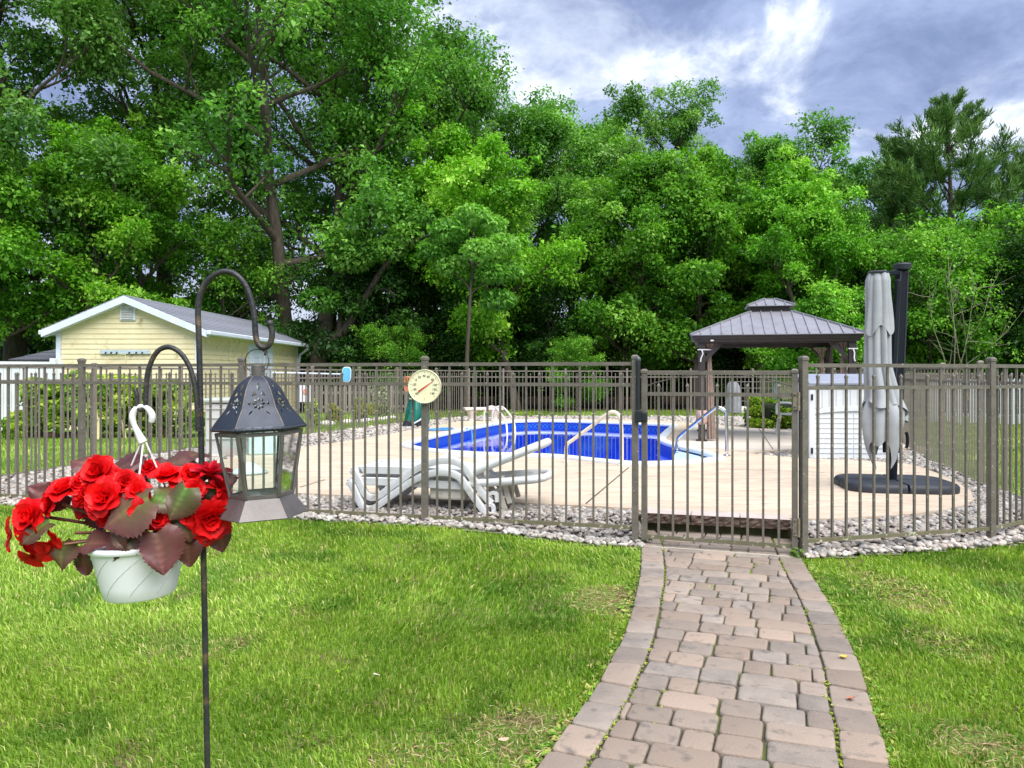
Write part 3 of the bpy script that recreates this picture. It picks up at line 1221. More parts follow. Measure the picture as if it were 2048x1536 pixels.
def fence_run(label, pts, npk, mat='bronze', dz=0.0, first_post=True, last_post=True, start_tall=False, ztop=1.528, hook=False):
    base = pts[0]
    root = thing('pool_fence', label, 'fence', (base.x, base.y, 0), 0, 'bronze picket fence runs round the pool')
    inv = Vector((base.x, base.y, 0))
    for i, p in enumerate(pts):
        if (i == 0 and not first_post) or (i == len(pts) - 1 and not last_post):
            continue
        zb = gzf(p.x, p.y) - 0.06
        q0 = pts[max(i - 1, 0)]
        q1 = pts[min(i + 1, len(pts) - 1)]
        ang = math.atan2(q1.y - q0.y, q1.x - q0.x)
        h = ztop + dz - zb + 0.03
        o = link('post', post_mesh(MT[mat], h), root, (p.x - inv.x, p.y - inv.y, zb), (0, 0, ang))
    for i in range(len(pts) - 1):
        a, b = pts[i], pts[i + 1]
        L = (b - a).length
        d = (b - a).normalized()
        ang = math.atan2(d.y, d.x)
        n_ = npk[i] if isinstance(npk, (list, tuple)) else max(2, int(round(L / 0.1143)) - 1)
        for zc, m2 in ((ZT, mat), (ZM, mat), (ZB, 'lichen' if mat == 'bronze' else mat)):
            mb = MB()
            mb.bar((a.x + d.x * 0.02 - inv.x, a.y + d.y * 0.02 - inv.y, zc + dz), (b.x - d.x * 0.02 - inv.x, b.y - d.y * 0.02 - inv.y, zc + dz), 0.026, 0.029)
            r_ = mb.part('rail', MT[m2], root, world=False)
        if mat == 'bronze':      # bracket screws where rail meets post
            for zc in (ZT, ZM):
                for pt, sg in ((a, 1), (b, -1)):
                    MB().box((pt.x + d.x * sg * 0.031 - inv.x, pt.y + d.y * sg * 0.031 - inv.y, zc + dz), (0.012, 0.032, 0.034), ).part('bracket', MT['bronze'], root, world=False)
        for k2 in range(n_):
            t_ = (k2 + 1) / (n_ + 1)
            p = a.lerp(b, t_)
            tall = (k2 % 2 == 0) == start_tall
            link('picket', PM[(mat, tall)], root, (p.x - inv.x, p.y - inv.y, ZB + dz), (0, 0, ang))
    return root


fence_front = fence_run('bronze picket fence run carrying the round thermometer, left of the gate', FL, [15, 15, 15, 15, 2])
fence_right = fence_run('short bronze picket fence panel between gate hinge post and corner post', FR, [13], dz=-0.018)
fence_angle = fence_run('bronze picket fence panel angling away from the corner post beside the right-hand grass', FA[::-1], [11], dz=-0.018, first_post=False)
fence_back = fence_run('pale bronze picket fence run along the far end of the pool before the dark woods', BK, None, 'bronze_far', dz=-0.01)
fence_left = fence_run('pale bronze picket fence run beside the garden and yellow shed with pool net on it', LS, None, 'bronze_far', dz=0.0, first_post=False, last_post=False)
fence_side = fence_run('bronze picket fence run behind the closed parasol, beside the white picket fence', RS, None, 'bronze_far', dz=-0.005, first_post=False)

# ------------------------------------------------------------------ gate
gate = thing('gate', 'bronze picket gate with curved rod standing at the end of the paved path', 'gate', (1.6, 6.04, 0))
gl_, gr_ = Vector((1.0, 6.25)), Vector((2.207, 5.83))
gd = (gr_ - gl_).normalized()
gang = math.atan2(gd.y, gd.x)
ga, gb = gl_ + gd * 0.075, gr_ - gd * 0.062
inv = Vector((1.6, 6.04, 0))
for p in (ga, gb):
    link('stile', post_mesh(MT['bronze'], 1.385, 0.044), gate, (p.x - inv.x, p.y - inv.y, 0.058), (0, 0, gang))
for zc, m2 in ((1.404, 'bronze'), (1.236, 'bronze'), (0.085, 'lichen')):
    MB().bar((ga.x - inv.x, ga.y - inv.y, zc), (gb.x - inv.x, gb.y - inv.y, zc), 0.026, 0.029).part('rail', MT[m2], gate, world=False)
gt = picket_mesh(True, MT['bronze'], 0.085, 1.236, 1.404, 0.017)
gsh = picket_mesh(False, MT['bronze'], 0.085, 1.236, 1.404, 0.0185, 0.085)
for k2 in range(9):
    p = ga.lerp(gb, (k2 + 1) / 10)
    link('picket', gt if k2 % 2 else gsh, gate, (p.x - inv.x, p.y - inv.y, 0.085), (0, 0, gang))
rod = []
for k2 in range(13):
    t_ = k2 / 12
    p = ga.lerp(gb, t_) + Vector((-gd.y, gd.x)) * 0.026
    rod.append((p.x - inv.x, p.y - inv.y, 1.293 + 0.105 * math.sin(PI * t_) ** 0.8))
MB().tube(rod, 0.0055, 6).part('curved_rod', MT['bronze'], gate, smooth=60, world=False)
MT['hinge'] = pm('hinge_metal', lin(150, 140, 122), lin(110, 98, 84), scale=30, rough=0.5, metal=0.2)
sdn = Vector((gd.y, -gd.x))
for zc in (1.19, 0.235):
    mb = MB()
    c = gb + gd * 0.028 + sdn * 0.03
    mb.bar((gb.x + sdn.x * 0.026 - gd.x * 0.012, gb.y + sdn.y * 0.026 - gd.y * 0.012, zc), (gb.x + sdn.x * 0.026 + gd.x * 0.022, gb.y + sdn.y * 0.026 + gd.y * 0.022, zc), 0.008, 0.13)
    mb.tube([(c.x, c.y, zc - 0.07), (c.x, c.y, zc + 0.07)], 0.011, 10)
    hg = mb.part('hinge', MT['hinge'], gate)
    for dzz in (-0.045, 0.045):
        b_ = gb + sdn * 0.031
        MB().tube([(b_.x, b_.y, zc + dzz), (b_.x + sdn.x * 0.004, b_.y + sdn.y * 0.004, zc + dzz)], 0.006, 6).part('screw', MT['black'], hg)
# latch posts: the two gate posts belong to the neighbouring runs; the latch sits on the left one
latch = thing('gate_latch', 'tall black magnetic gate latch on the post left of the gate', 'latch', (1.0, 6.25, 0))
lp = gl_ + gd * 0.030 + sdn * 0.034
mb = MB()
mb.tube([(lp.x, lp.y, 1.03), (lp.x, lp.y, 1.50)], 0.0185, 14)
mb.part('tube', MT['black'], latch, smooth=50)
MB().lathe([(0.017, 1.50), (0.021, 1.505), (0.021, 1.522), (0.014, 1.532), (0.011, 1.535)], 14, Matrix.Translation((lp.x, lp.y, 0))).part('pull_knob', pm('latch_knob', (0.10, 0.11, 0.12), rough=0.4), latch, smooth=40)
mb = MB()
c = lp + gd * 0.004
mb.box((0, 0, 0), (0.055, 0.05, 0.10), Matrix.Translation((c.x, c.y, 1.055)) @ Matrix.Rotation(gang, 4, 'Z'))
mb.part('latch_body', MT['black'], latch, bevel=0.008, seg=2)
c = lp + gd * 0.052
MB().box((0, 0, 0), (0.045, 0.052, 0.075), Matrix.Translation((c.x, c.y, 1.052)) @ Matrix.Rotation(gang, 4, 'Z')).part('striker', MT['black'], latch, bevel=0.008, seg=2)
# ------------------------------------------------------------------ foliage helper
def leaf_cloud(c, axis, nrm_, size, width, fold, col):
    """one folded rhombus per leaf: arrays of centre, direction, upward normal, length, width ratio, colour"""
    n_ = len(c)
    axis = axis / np.linalg.norm(axis, axis=1, keepdims=True)
    side = np.cross(axis, nrm_)
    side /= np.linalg.norm(side, axis=1, keepdims=True) + 1e-9
    up = np.cross(side, axis)
    s = size[:, None]
    a = c - axis * s * 0.5
    t = c + axis * s * 0.5 - up * s * 0.12
    m_ = c - axis * s * 0.05
    l_ = m_ + side * s * width * 0.5 + up * s * fold
    r_ = m_ - side * s * width * 0.5 + up * s * fold
    co_ = np.stack([a, l_, t, r_], 1).reshape(-1, 3)
    b = np.arange(n_)[:, None] * 4
    f = np.concatenate([b, b + 1, b + 2, b, b + 2, b + 3], 1)
    return co_, f.reshape(-1), np.repeat(col, 4, 0)


def blob_points(rs_, n_, c, r, shell=0.55):
    """points in an ellipsoid, denser towards its surface"""
    d = rs_.normal(size=(n_, 3))
    d /= np.linalg.norm(d, axis=1, keepdims=True)
    k2 = shell + (1 - shell) * rs_.uniform(0, 1, n_) ** 0.6
    return np.asarray(c) + d * np.asarray(r) * k2[:, None], d


def bush_mesh(name, blobs, n_, size, cols, mat, seed, width=0.55, droop=0.3, floor=None):
    rs_ = np.random.RandomState(seed)
    vol = np.array([b[1][0] * b[1][1] + b[1][2] * b[1][0] for b in blobs])
    cnt = np.maximum(4, (n_ * vol / vol.sum()).astype(int))
    cs, ds, bi = [], [], []
    for i, (c, r) in enumerate(blobs):
        p, d = blob_points(rs_, cnt[i], c, r)
        cs.append(p); ds.append(d); bi.append(np.full(cnt[i], i))
    c = np.concatenate(cs); d = np.concatenate(ds); bi = np.concatenate(bi)
    if floor is not None:
        k2 = c[:, 2] > floor
        c, d, bi = c[k2], d[k2], bi[k2]
    m_ = len(c)
    ax = d + rs_.normal(size=(m_, 3)) * 0.7 + np.array([0, 0, -droop])
    nr = d * 0.5 + rs_.normal(size=(m_, 3)) * 0.45 + np.array([0, 0, 0.8])
    cols = np.asarray(cols)
    bc = rs_.uniform(0, 1, len(blobs))
    w_ = np.clip(bc[bi] * 0.5 + rs_.uniform(0, 1, m_) * 0.6, 0, 0.999) * (len(cols) - 1)
    i0 = w_.astype(int)
    fr = (w_ - i0)[:, None]
    col = cols[i0] * (1 - fr) + cols[np.minimum(i0 + 1, len(cols) - 1)] * fr
    col = col * rs_.uniform(0.8, 1.2, (m_, 1))
    co_, f, cc = leaf_cloud(c, ax, nr, size * np.exp(rs_.normal(0, 0.25, m_)), width, 0.12, col)
    return np_mesh(name, co_, f, 3, mat, cc)


MT['leaf'] = leaf_mat('tree_leaf', trans=0.42)

# ------------------------------------------------------------------ shepherd's hook
MT['iron'] = pm('weathered_iron', lin(66, 62, 58), lin(40, 44, 52), scale=22, rough=0.5, metal=0.3, bump=0.25, bscale=120, spots=lin(104, 86, 68), spot_scale=24, spot_lo=0.58, spot_hi=0.72)
KY = 1.75
K = KY / F


def at(u, v, dy=0.0):
    return W(u, v, KY) + Vector((0, dy, 0))


foot = at(424.5, 1979)
foot.z = 0.0
hook = thing('shepherd_hook', 'double-armed black iron shepherd hook standing in the lawn', 'garden hook', foot)
main = [at(425.5, 2020)] + [at(u, v) for u, v in ((415, 1536), (410.5, 1300), (406, 1060), (401.5, 840), (398.5, 700), (396.5, 645))]
main += [at(u, v) for u, v in ((396, 620), (399, 595), (408, 572), (424, 553), (447, 543), (469, 548), (488, 566), (500, 592), (507, 622), (510, 650))]
main = catmull(main, 4)
tip = catmull([at(u, v) for u, v in ((510, 650), (511, 668), (515, 685), (524, 695), (536, 692), (543, 679), (544, 664), (541, 652))], 4)
rr = [0.0066] * len(main)
MB().tube(main + tip[1:], rr + [0.0068] * (len(tip) - 1), 12).part('pole', MT['iron'], hook, smooth=60)
mb = MB()
mb.lathe([(0.002, -0.008), (0.0078, -0.004), (0.0086, 0.002), (0.006, 0.0075), (0.001, 0.009)], 12, Matrix.Translation(at(540, 648)))
mb.part('ball_end', MT['iron'], hook, smooth=60)
arm = catmull([at(u, v, -0.012) for u, v in ((401, 862), (399.5, 830), (397, 795), (392, 762), (383, 733), (367, 708), (346, 695), (325, 699), (310, 718), (300, 748), (297, 782), (296.5, 803))], 4)
arm2 = catmull([at(u, v, -0.012) for u, v in ((296.5, 803), (294, 815), (288, 820), (281, 815), (278.5, 803), (279, 790), (275, 779))], 4)
MB().tube(arm + arm2[1:], [0.0058] * len(arm) + [0.0052] * (len(arm2) - 1), 10).part('lower_arm', MT['iron'], hook, smooth=60)
MB().box(at(400, 838, -0.012), (0.012, 0.010, 0.05)).part('weld_plate', MT['iron'], hook, bevel=0.002)

# ------------------------------------------------------------------ lantern
MT['lantern'] = pm('blue_black_paint', lin(52, 58, 70), lin(38, 46, 60), scale=10, rough=0.42, metal=0.25, bump=0.06, bscale=90, r2=0.55)
MT['pewter'] = pm('worn_pewter', lin(112, 106, 104), lin(92, 86, 84), scale=16, rough=0.45, metal=0.35, bump=0.1, bscale=70)
MT['rubbed'] = pm('rubbed_edge', lin(126, 112, 96), lin(84, 82, 86), scale=60, rough=0.5, metal=0.3)


def glass_mat(name, tint=(0.90, 0.96, 0.93)):
    m = bpy.data.materials.new(name)
    m.use_nodes = True
    nn, l = m.node_tree.nodes, m.node_tree.links
    nn.remove(nn['Principled BSDF'])
    gl = nn.new('ShaderNodeBsdfGlossy')
    gl.inputs['Roughness'].default_value = 0.03
    tr = nn.new('ShaderNodeBsdfTransparent')
    tr.inputs['Color'].default_value = (*tint, 1)
    fr = nn.new('ShaderNodeFresnel')
    fr.inputs['IOR'].default_value = 1.45
    tc = nn.new('ShaderNodeTexCoord')
    nz = nn.new('ShaderNodeTexNoise')
    nz.inputs['Scale'].default_value = 30
    l.new(tc.outputs['Object'], nz.inputs[0])
    df = nn.new('ShaderNodeBsdfDiffuse')
    df.inputs['Color'].default_value = (0.7, 0.74, 0.72, 1)
    mr = nn.new('ShaderNodeMapRange')
    mr.inputs[1].default_value = 0.5
    mr.inputs[2].default_value = 0.8
    mr.inputs[4].default_value = 0.22
    l.new(nz.outputs[0], mr.inputs[0])
    m1 = nn.new('ShaderNodeMixShader')
    l.new(fr.outputs[0], m1.inputs[0])
    l.new(tr.outputs[0], m1.inputs[1])
    l.new(gl.outputs[0], m1.inputs[2])
    m2 = nn.new('ShaderNodeMixShader')
    l.new(mr.outputs[0], m2.inputs[0])
    l.new(m1.outputs[0], m2.inputs[1])
    l.new(df.outputs[0], m2.inputs[2])
    l.new(m2.outputs[0], nn['Material Output'].inputs[0])
    return m


MT['glass'] = glass_mat('lantern_glass')
LU = 525.5
lb = at(LU, 1030)
lant = thing('lantern', 'six-sided dark metal candle lantern with pierced dome and glass sides on the iron hook', 'lantern', lb, rot=(0, R(-2.2), 0))
VA = [R(-11 + 60 * k2) for k2 in range(6)]


def lz(v):
    return (1030 - v) * K


def hexp(k2, r, z):
    a = VA[k2 % 6]
    return Vector((r * K * math.sin(a), -r * K * math.cos(a), z))


CAPP = [(752, 15), (757, 24), (764, 33), (772, 39.5), (780, 45), (790, 50), (800, 54.5), (812, 59.5), (816, 61.5), (824, 68), (834, 76), (844, 83.5), (851, 88)]
cv = np.array([p[0] for p in CAPP], float)
cr_ = np.array([p[1] for p in CAPP], float)
holes = [[(0, 764.5), (4.2, 772.5), (0, 781), (-4.2, 772.5)]]
for s in (-1, 1):
    holes.append([(s * 7.5, 781), (s * 13, 791), (s * 3.5, 788.5)])
    holes.append([(s * 17.5, 801), (s * 20, 806), (s * 16.5, 809), (s * 14.5, 803.5)])
    holes.append([(s * 11.5, 818.5), (s * 15.5, 819.5), (s * 20.5, 827.5), (s * 14.5, 823.5)])
for k2 in range(8):
    a = k2 * PI / 4
    d, p = (math.cos(a), math.sin(a)), (-math.sin(a), math.cos(a))
    holes.append([(d[0] * 3.4, 806 + d[1] * 3.4), (d[0] * 8 + p[0] * 2.6, 806 + d[1] * 8 + p[1] * 2.6), (d[0] * 12.6, 806 + d[1] * 12.6), (d[0] * 8 - p[0] * 2.6, 806 + d[1] * 8 - p[1] * 2.6)])
outline = [(-np.interp(v, cv, cr_) / 2, v) for v in cv] + [(np.interp(v, cv, cr_) / 2, v) for v in cv[::-1]]
pts2, edges2 = [], []


def add_loop(lp_):
    b = len(pts2)
    pts2.extend(Vector(p) for p in lp_)
    edges2.extend((b + i, b + (i + 1) % len(lp_)) for i in range(len(lp_)))


add_loop(outline)
for h_ in holes:
    add_loop(h_)
for v in cv[1:-1]:
    hw = np.interp(v, cv, cr_) / 2
    for x in np.linspace(-hw, hw, 7)[1:-1]:
        if not any(inside([(p[0] * 1.1, p[1]) for p in h_], np.array([x]), np.array([v]))[0] for h_ in holes):
            pts2.append(Vector((x, v)))
ov, oe, of, *_ = delaunay_2d_cdt(pts2, edges2, [], 0, 1e-4)
tri2 = []
for f in of:
    c = sum((ov[i] for i in f), Vector((0, 0))) / len(f)
    if not inside(outline, np.array([c.x]), np.array([c.y]))[0]:
        continue
    if any(inside(h_, np.array([c.x]), np.array([c.y]))[0] for h_ in holes):
        continue
    tri2.append(f)
for k2 in range(6):
    mb = MB()
    for p in ov:
        r = float(np.interp(p.y, cv, cr_))
        s = min(max(p.x / (r / 2), -1), 1) * 0.5 + 0.5
        mb.v.append(hexp(k2, r, lz(p.y)).lerp(hexp(k2 + 1, r, lz(p.y)), s))
    mb.f = [tuple(f) for f in tri2]
    cp = mb.part('cap_panel', MT['lantern'], lant, smooth=30, world=False)
    MB().tube([hexp(k2, r + 0.4, lz(v)) for v, r in CAPP], [0.0013] * len(CAPP), 6).part('rib', MT['rubbed'], cp, smooth=60, world=False)
MB().lathe([(0.0128, lz(754)), (0.0128, lz(731)), (0.0118, lz(730)), (0.0, lz(730))], 18, cap0=False, cap1=False).part('neck', MT['pewter'], lant, smooth=40, world=False)
# beaded rim
rim = []
for k2 in range(6):
    for j in range(6):
        rim.append(hexp(k2, 88.5, lz(855)).lerp(hexp(k2 + 1, 88.5, lz(855)), j / 6))
MB().tube(rim, 0.0042, 8, closed=True).part('rim', MT['lantern'], lant, smooth=60, world=False)
mb = MB()
for k2 in range(6):
    for j in range(10):
        p = hexp(k2, 92, lz(855)).lerp(hexp(k2 + 1, 92, lz(855)), (j + 0.5) / 10)
        mb.lathe([(0.0003, -0.0024), (0.0021, -0.0012), (0.0024, 0), (0.0021, 0.0012), (0.0003, 0.0024)], 8, Matrix.Translation(p))
mb.part('bead_row', MT['black'], lant, smooth=60, world=False)
GT, GB_ = (862, 82), (990, 60)
for k2 in range(6):
    a, b = hexp(k2, GT[1], lz(GT[0])), hexp(k2, GB_[1], lz(GB_[0]))
    out = Vector((a.x, a.y, 0)).normalized()
    MB().bar(a, b, 0.0085, 0.006, out).part('corner_bar', MT['pewter'], lant, bevel=0.001, world=False)
    for (v, r, h_) in ((865, 81.5, 0.0085), (987, 60.5, 0.0075)):
        MB().bar(hexp(k2, r, lz(v)), hexp(k2 + 1, r, lz(v)), 0.004, h_).part('frame_band', MT['pewter'], lant, world=False)
    p = [hexp(k2, GT[1] - 2, lz(868)), hexp(k2 + 1, GT[1] - 2, lz(868)), hexp(k2 + 1, GB_[1] - 1, lz(984)), hexp(k2, GB_[1] - 1, lz(984))]
    MB().add(p, [(0, 1, 2, 3)]).part('pane', MT['glass'], lant, world=False)
mb = MB()
mb.v = [hexp(k2, 58, lz(986)) for k2 in range(6)]
mb.f = [tuple(range(6))]
mb.part('floor_plate', MT['pewter'], lant, world=False)
for k2 in range(6):
    q_ = [hexp(k2, 61, lz(990)), hexp(k2 + 1, 61, lz(990)), hexp(k2 + 1, 88, lz(1028)), hexp(k2, 88, lz(1028))]
    q2 = [p * 0.985 - Vector((0, 0, 0.002)) for p in q_]
    mb = MB()
    mb.add(q_ + q2, [(0, 1, 2, 3), (7, 6, 5, 4), (2, 3, 7, 6), (0, 1, 5, 4)])
    mb.part('base_panel', MT['pewter'], lant, world=False)
ring = [Vector((0.0005 + 0.027 * math.sin(a), 0, lz(722) + 0.027 * math.cos(a))) for a in np.linspace(0, 2 * PI, 32)[:-1]]
MB().tube(ring, 0.0011, 6, closed=True).part('ring', MT['iron'], lant, smooth=60, world=False)
tw = [Vector((0.020, 0, lz(700))), Vector((0.0225, 0.004, lz(706))), Vector((0.0195, -0.003, lz(710))), Vector((0.0215, 0.002, lz(696))), Vector((0.018, -0.002, lz(703)))]
MB().tube(catmull(tw, 4), 0.0016, 6).part('wire_twist', MT['black'], lant, smooth=60, world=False)

# ------------------------------------------------------------------ hanging basket of begonias
MT['pot'] = pm('white_plastic', (0.86, 0.86, 0.87), (0.81, 0.81, 0.83), scale=5, rough=0.4, spots=(0.5, 0.48, 0.44), spot_scale=40, spot_lo=0.74, spot_hi=0.8)
MT['petal'] = leaf_mat('begonia_petal', trans=0.22, rough=0.45, spec=0.25, tint=(1.2, 0.5, 0.5))
MT['begonia_leaf'] = leaf_mat('begonia_leaf', trans=0.12, rough=0.38, spec=0.45, tint=(1.1, 0.9, 0.7))
MT['stem'] = pm('begonia_stem', lin(120, 62, 48), lin(96, 74, 44), scale=30, rough=0.5)
pb = at(281, 1188)
bask = thing('hanging_basket', 'white hanging pot of red begonias on the lower arm of the hook', 'hanging basket', pb, rot=(0, R(-2.6), 0))
TMI = TM[bask.name].inverted()


def L(u, v, dy=0.0):
    return TMI @ at(u, v, dy)


pr = [(0.072, 0.0), (0.076, 0.004), (0.082, 0.03), (0.091, 0.075), (0.0975, 0.105), (0.0985, 0.108), (0.104, 0.109), (0.1065, 0.113), (0.1065, 0.119), (0.104, 0.122), (0.1, 0.122), (0.097, 0.112), (0.095, 0.10)]
MB().lathe(pr, 40, cap1=False).part('pot', MT['pot'], bask, smooth=40, world=False)
MT['groove'] = pm('pot_groove', (0.70, 0.70, 0.72), rough=0.5)
for k2 in range(9):
    a0 = k2 * 2 * PI / 9
    ln = []
    for j in range(15):
        t_ = j / 14
        z = 0.014 + 0.086 * t_
        r = float(np.interp(z, [p[1] for p in pr[:6]], [p[0] for p in pr[:6]])) + 0.0002
        a = a0 + 1.0 * (t_ ** 1.15)
        ln.append((r * math.cos(a), r * math.sin(a), z))
    MB().tube(ln, 0.0009, 5).part('swirl_line', MT['groove'], bask, smooth=60, world=False)
MB().lathe([(0.0, 0.098), (0.06, 0.100), (0.096, 0.098)], 24, cap0=False, cap1=False).part('soil', pm('potting_soil', (0.02, 0.015, 0.01), rough=0.95, bump=1, bscale=80), bask, world=False)
hk = catmull([L(u, v, dy) for u, v, dy in ((308, 843, -0.012), (310, 830, -0.014), (303, 818, -0.014), (290, 812, -0.012), (277, 817, -0.012), (270, 832, -0.012), (273, 850, -0.01), (281, 868, -0.008), (288, 884, -0.006))], 4)
hr = [0.0062 + 0.0012 * math.sin(i * 0.4) for i in range(len(hk))]
hr[-8:] = [0.0065, 0.0068, 0.0072, 0.0078, 0.0084, 0.0092, 0.0098, 0.010]
hg = MB().tube(hk, hr, 10).part('hanger_hook', MT['pot'], bask, smooth=60, world=False)
for (u, v, dy, ang) in ((284, 886, -0.006, 2.9), (289, 886, -0.006, 5.0), (294, 884, -0.006, 0.6)):
    e_ = Vector((0.103 * math.cos(ang), 0.103 * math.sin(ang), 0.118))
    MB().tube([L(u, v, dy), L(u, v, dy).lerp(e_, 0.5), e_], 0.0021, 6).part('hanger_strand', MT['pot'], hg, smooth=60, world=False)


def petal(mb, cols, M, length, width, tilt, az, curl, col, r0=0.0):
    n1, n2 = 5, 5
    b = len(mb.v)
    ca, sa = math.cos(az), math.sin(az)
    for j in range(n2 + 1):
        bb = j / n2
        ang = tilt + curl * (bb - 0.3)
        rad = r0 + length * bb * math.sin(ang)
        hh = length * bb * math.cos(ang)
        wd = width * (math.sin(PI * min(1, (bb * 0.86 + 0.10))) ** 0.55)
        for i in range(n1 + 1):
            s = i / n1 * 2 - 1
            ruf = 0.05 * length * math.sin(s * 5 + az * 3) * bb
            cup = wd * 0.30 * s * s
            x, y, z = rad - cup * math.cos(ang) * 0.9 + ruf * 0.5, s * wd, hh + cup * math.sin(ang) + ruf
            mb.v.append(M @ Vector((x * ca - y * sa, x * sa + y * ca, z)))
            k3 = 0.75 + 0.35 * bb + 0.08 * math.sin(s * 9)
            cols.append(tuple(c_ * k3 for c_ in col))
    for j in range(n2):
        for i in range(n1):
            a = b + j * (n1 + 1) + i
            mb.f.append((a, a + 1, a + n1 + 2, a + n1 + 1))


def put_cols(me, cols):
    a = me.color_attributes.new('Col', 'FLOAT_COLOR', 'POINT')
    c4 = np.ones((len(cols), 4), np.float32)
    c4[:, :3] = np.array(cols)
    a.data.foreach_set('color', c4.ravel())


def np_part(name, mb, cols, mat, parent):
    me = bpy.data.meshes.new(name)
    me.from_pydata([tuple(p) for p in mb.v], [], mb.f)
    me.polygons.foreach_set('use_smooth', [True] * len(me.polygons))
    put_cols(me, cols)
    me.materials.append(mat)
    return link(name, me, parent)


def bloom(u, v, dy, rpx, face, style='double', red=(0.74, 0.007, 0.010)):
    r = rpx * K * 1.25
    d = Vector(face).normalized()
    M = Matrix.Translation(L(u, v, dy)) @ d.to_track_quat('Z', 'Y').to_matrix().to_4x4() @ Matrix.Rotation(rnd.uniform(0, 6), 4, 'Z')
    mb, cols = MB(), []
    if style == 'double':
        lay = ((3, 0.30, 0.35, 0.10, -0.5), (4, 0.45, 0.42, 0.35, -0.3), (5, 0.62, 0.46, 0.62, -0.1), (6, 0.82, 0.50, 0.92, 0.15), (6, 1.0, 0.55, 1.22, 0.35))
    elif style == 'open':
        lay = ((2, 0.35, 0.2, 0.5, 0.2), (4, 1.0, 0.50, 1.15, 0.35))
    else:
        lay = ((4, 0.8, 0.22, 0.15, 0.3), (6, 1.0, 0.25, 0.45, 0.5), (6, 1.05, 0.22, 0.75, 0.6))
    for (n_, ln, wd, tl, cu) in lay:
        o_ = rnd.uniform(0, 6)
        for k2 in range(n_):
            c_ = tuple(x * rnd.uniform(0.8, 1.15) for x in red)
            petal(mb, cols, M, r * ln * rnd.uniform(0.9, 1.1), r * wd * rnd.uniform(0.9, 1.1), tl + rnd.uniform(-0.1, 0.1), o_ + k2 * 2 * PI / n_ + rnd.uniform(-0.15, 0.15), cu, c_)
    return np_part('bloom', mb, cols, MT['petal'], bask)


def bleaf(u, v, dy, length_px, tip_dir, normal, droop=0.5, green=0.3):
    """serrated lopsided begonia leaf; (u, v) is its base"""
    Ln = length_px * K
    tdir = Vector(tip_dir).normalized()
    nr = Vector(normal)
    sd_ = tdir.cross(nr).normalized()
    nr = sd_.cross(tdir).normalized()
    base = L(u, v, dy)
    mb, cols = MB(), []
    n1, n2 = 26, 4
    lob = rnd.uniform(0.7, 1.35)
    ph_, wv_ = rnd.uniform(0, 6), rnd.uniform(0.05, 0.10)
    for j in range(n1 + 1):
        t_ = j / n1
        wl_ = 0.60 * math.sin(PI * (t_ * 0.9 + 0.10)) ** 0.75 * (1 - 0.40 * t_) * Ln
        ser = 1.0 + (rnd.uniform(0.04, 0.14) if j % 2 else rnd.uniform(-0.07, 0.0)) * (1 if 0.04 < t_ < 0.97 else 0)
        for i in range(-n2, n2 + 1):
            s = i / n2
            w_ = wl_ * (lob if s < 0 else 1 / lob)
            if abs(i) == n2:
                w_ *= ser
            back = -0.16 * Ln * abs(s) ** 1.5 * (1 - t_)
            vein = 0.018 * Ln * math.cos((t_ * 6.5 - abs(s) * 2.2) * 2 * PI) * abs(s) ** 0.7 * (1 - abs(s) * 0.4)
            up_ = 0.24 * abs(s) * wl_ - droop * Ln * t_ * t_ + vein * 1.5 - 0.22 * wl_ * abs(s) ** 2.5 + wv_ * Ln * abs(s) * math.sin(t_ * 7 + s * 1.5 + ph_)
            mb.v.append(base + tdir * (t_ * Ln + back) + sd_ * (s * w_) + nr * up_)
            g_ = green * max(0, 1 - abs(s) * 0.8) * (1.2 - t_)
            purple = Vector(lin(96, 50, 52))
            grn = Vector(lin(80, 104, 42))
            c_ = purple.lerp(grn, min(1, max(0, g_ + rnd.uniform(-0.05, 0.05))))
            if abs(i) == 0:
                c_ = c_ * 1.5
            cols.append(tuple(c_ * rnd.uniform(0.9, 1.1)))
    w2 = 2 * n2 + 1
    mb.f = [(j * w2 + i, j * w2 + i + 1, (j + 1) * w2 + i + 1, (j + 1) * w2 + i) for j in range(n1) for i in range(w2 - 1)]
    return np_part('leaf', mb, cols, MT['begonia_leaf'], bask)


def bstem(pts, r=0.0032):
    MB().tube(catmull([L(*p) for p in pts], 4), r, 6).part('stem', MT['stem'], bask, smooth=60, world=False)


rt = [(262, 1088, -0.01), (290, 1086, -0.02), (310, 1088, 0.0), (280, 1090, 0.03), (240, 1090, -0.03)]
for (u, v, dy) in ((115, 1030, -0.03), (150, 1000, -0.05), (95, 1085, -0.02), (180, 1055, -0.06), (205, 960, 0.0), (335, 965, 0.03), (400, 990, 0.02), (420, 1040, -0.02), (250, 1000, -0.05), (165, 1075, -0.07), (285, 960, 0.02), (360, 1030, -0.03), (300, 1040, -0.05)):
    b_ = rnd.choice(rt)
    bstem((b_, ((b_[0] + u) / 2 + rnd.uniform(-6, 6), (b_[1] + v) / 2 - 8, (b_[2] + dy) / 2), (u, v, dy)), rnd.uniform(0.0026, 0.0040))
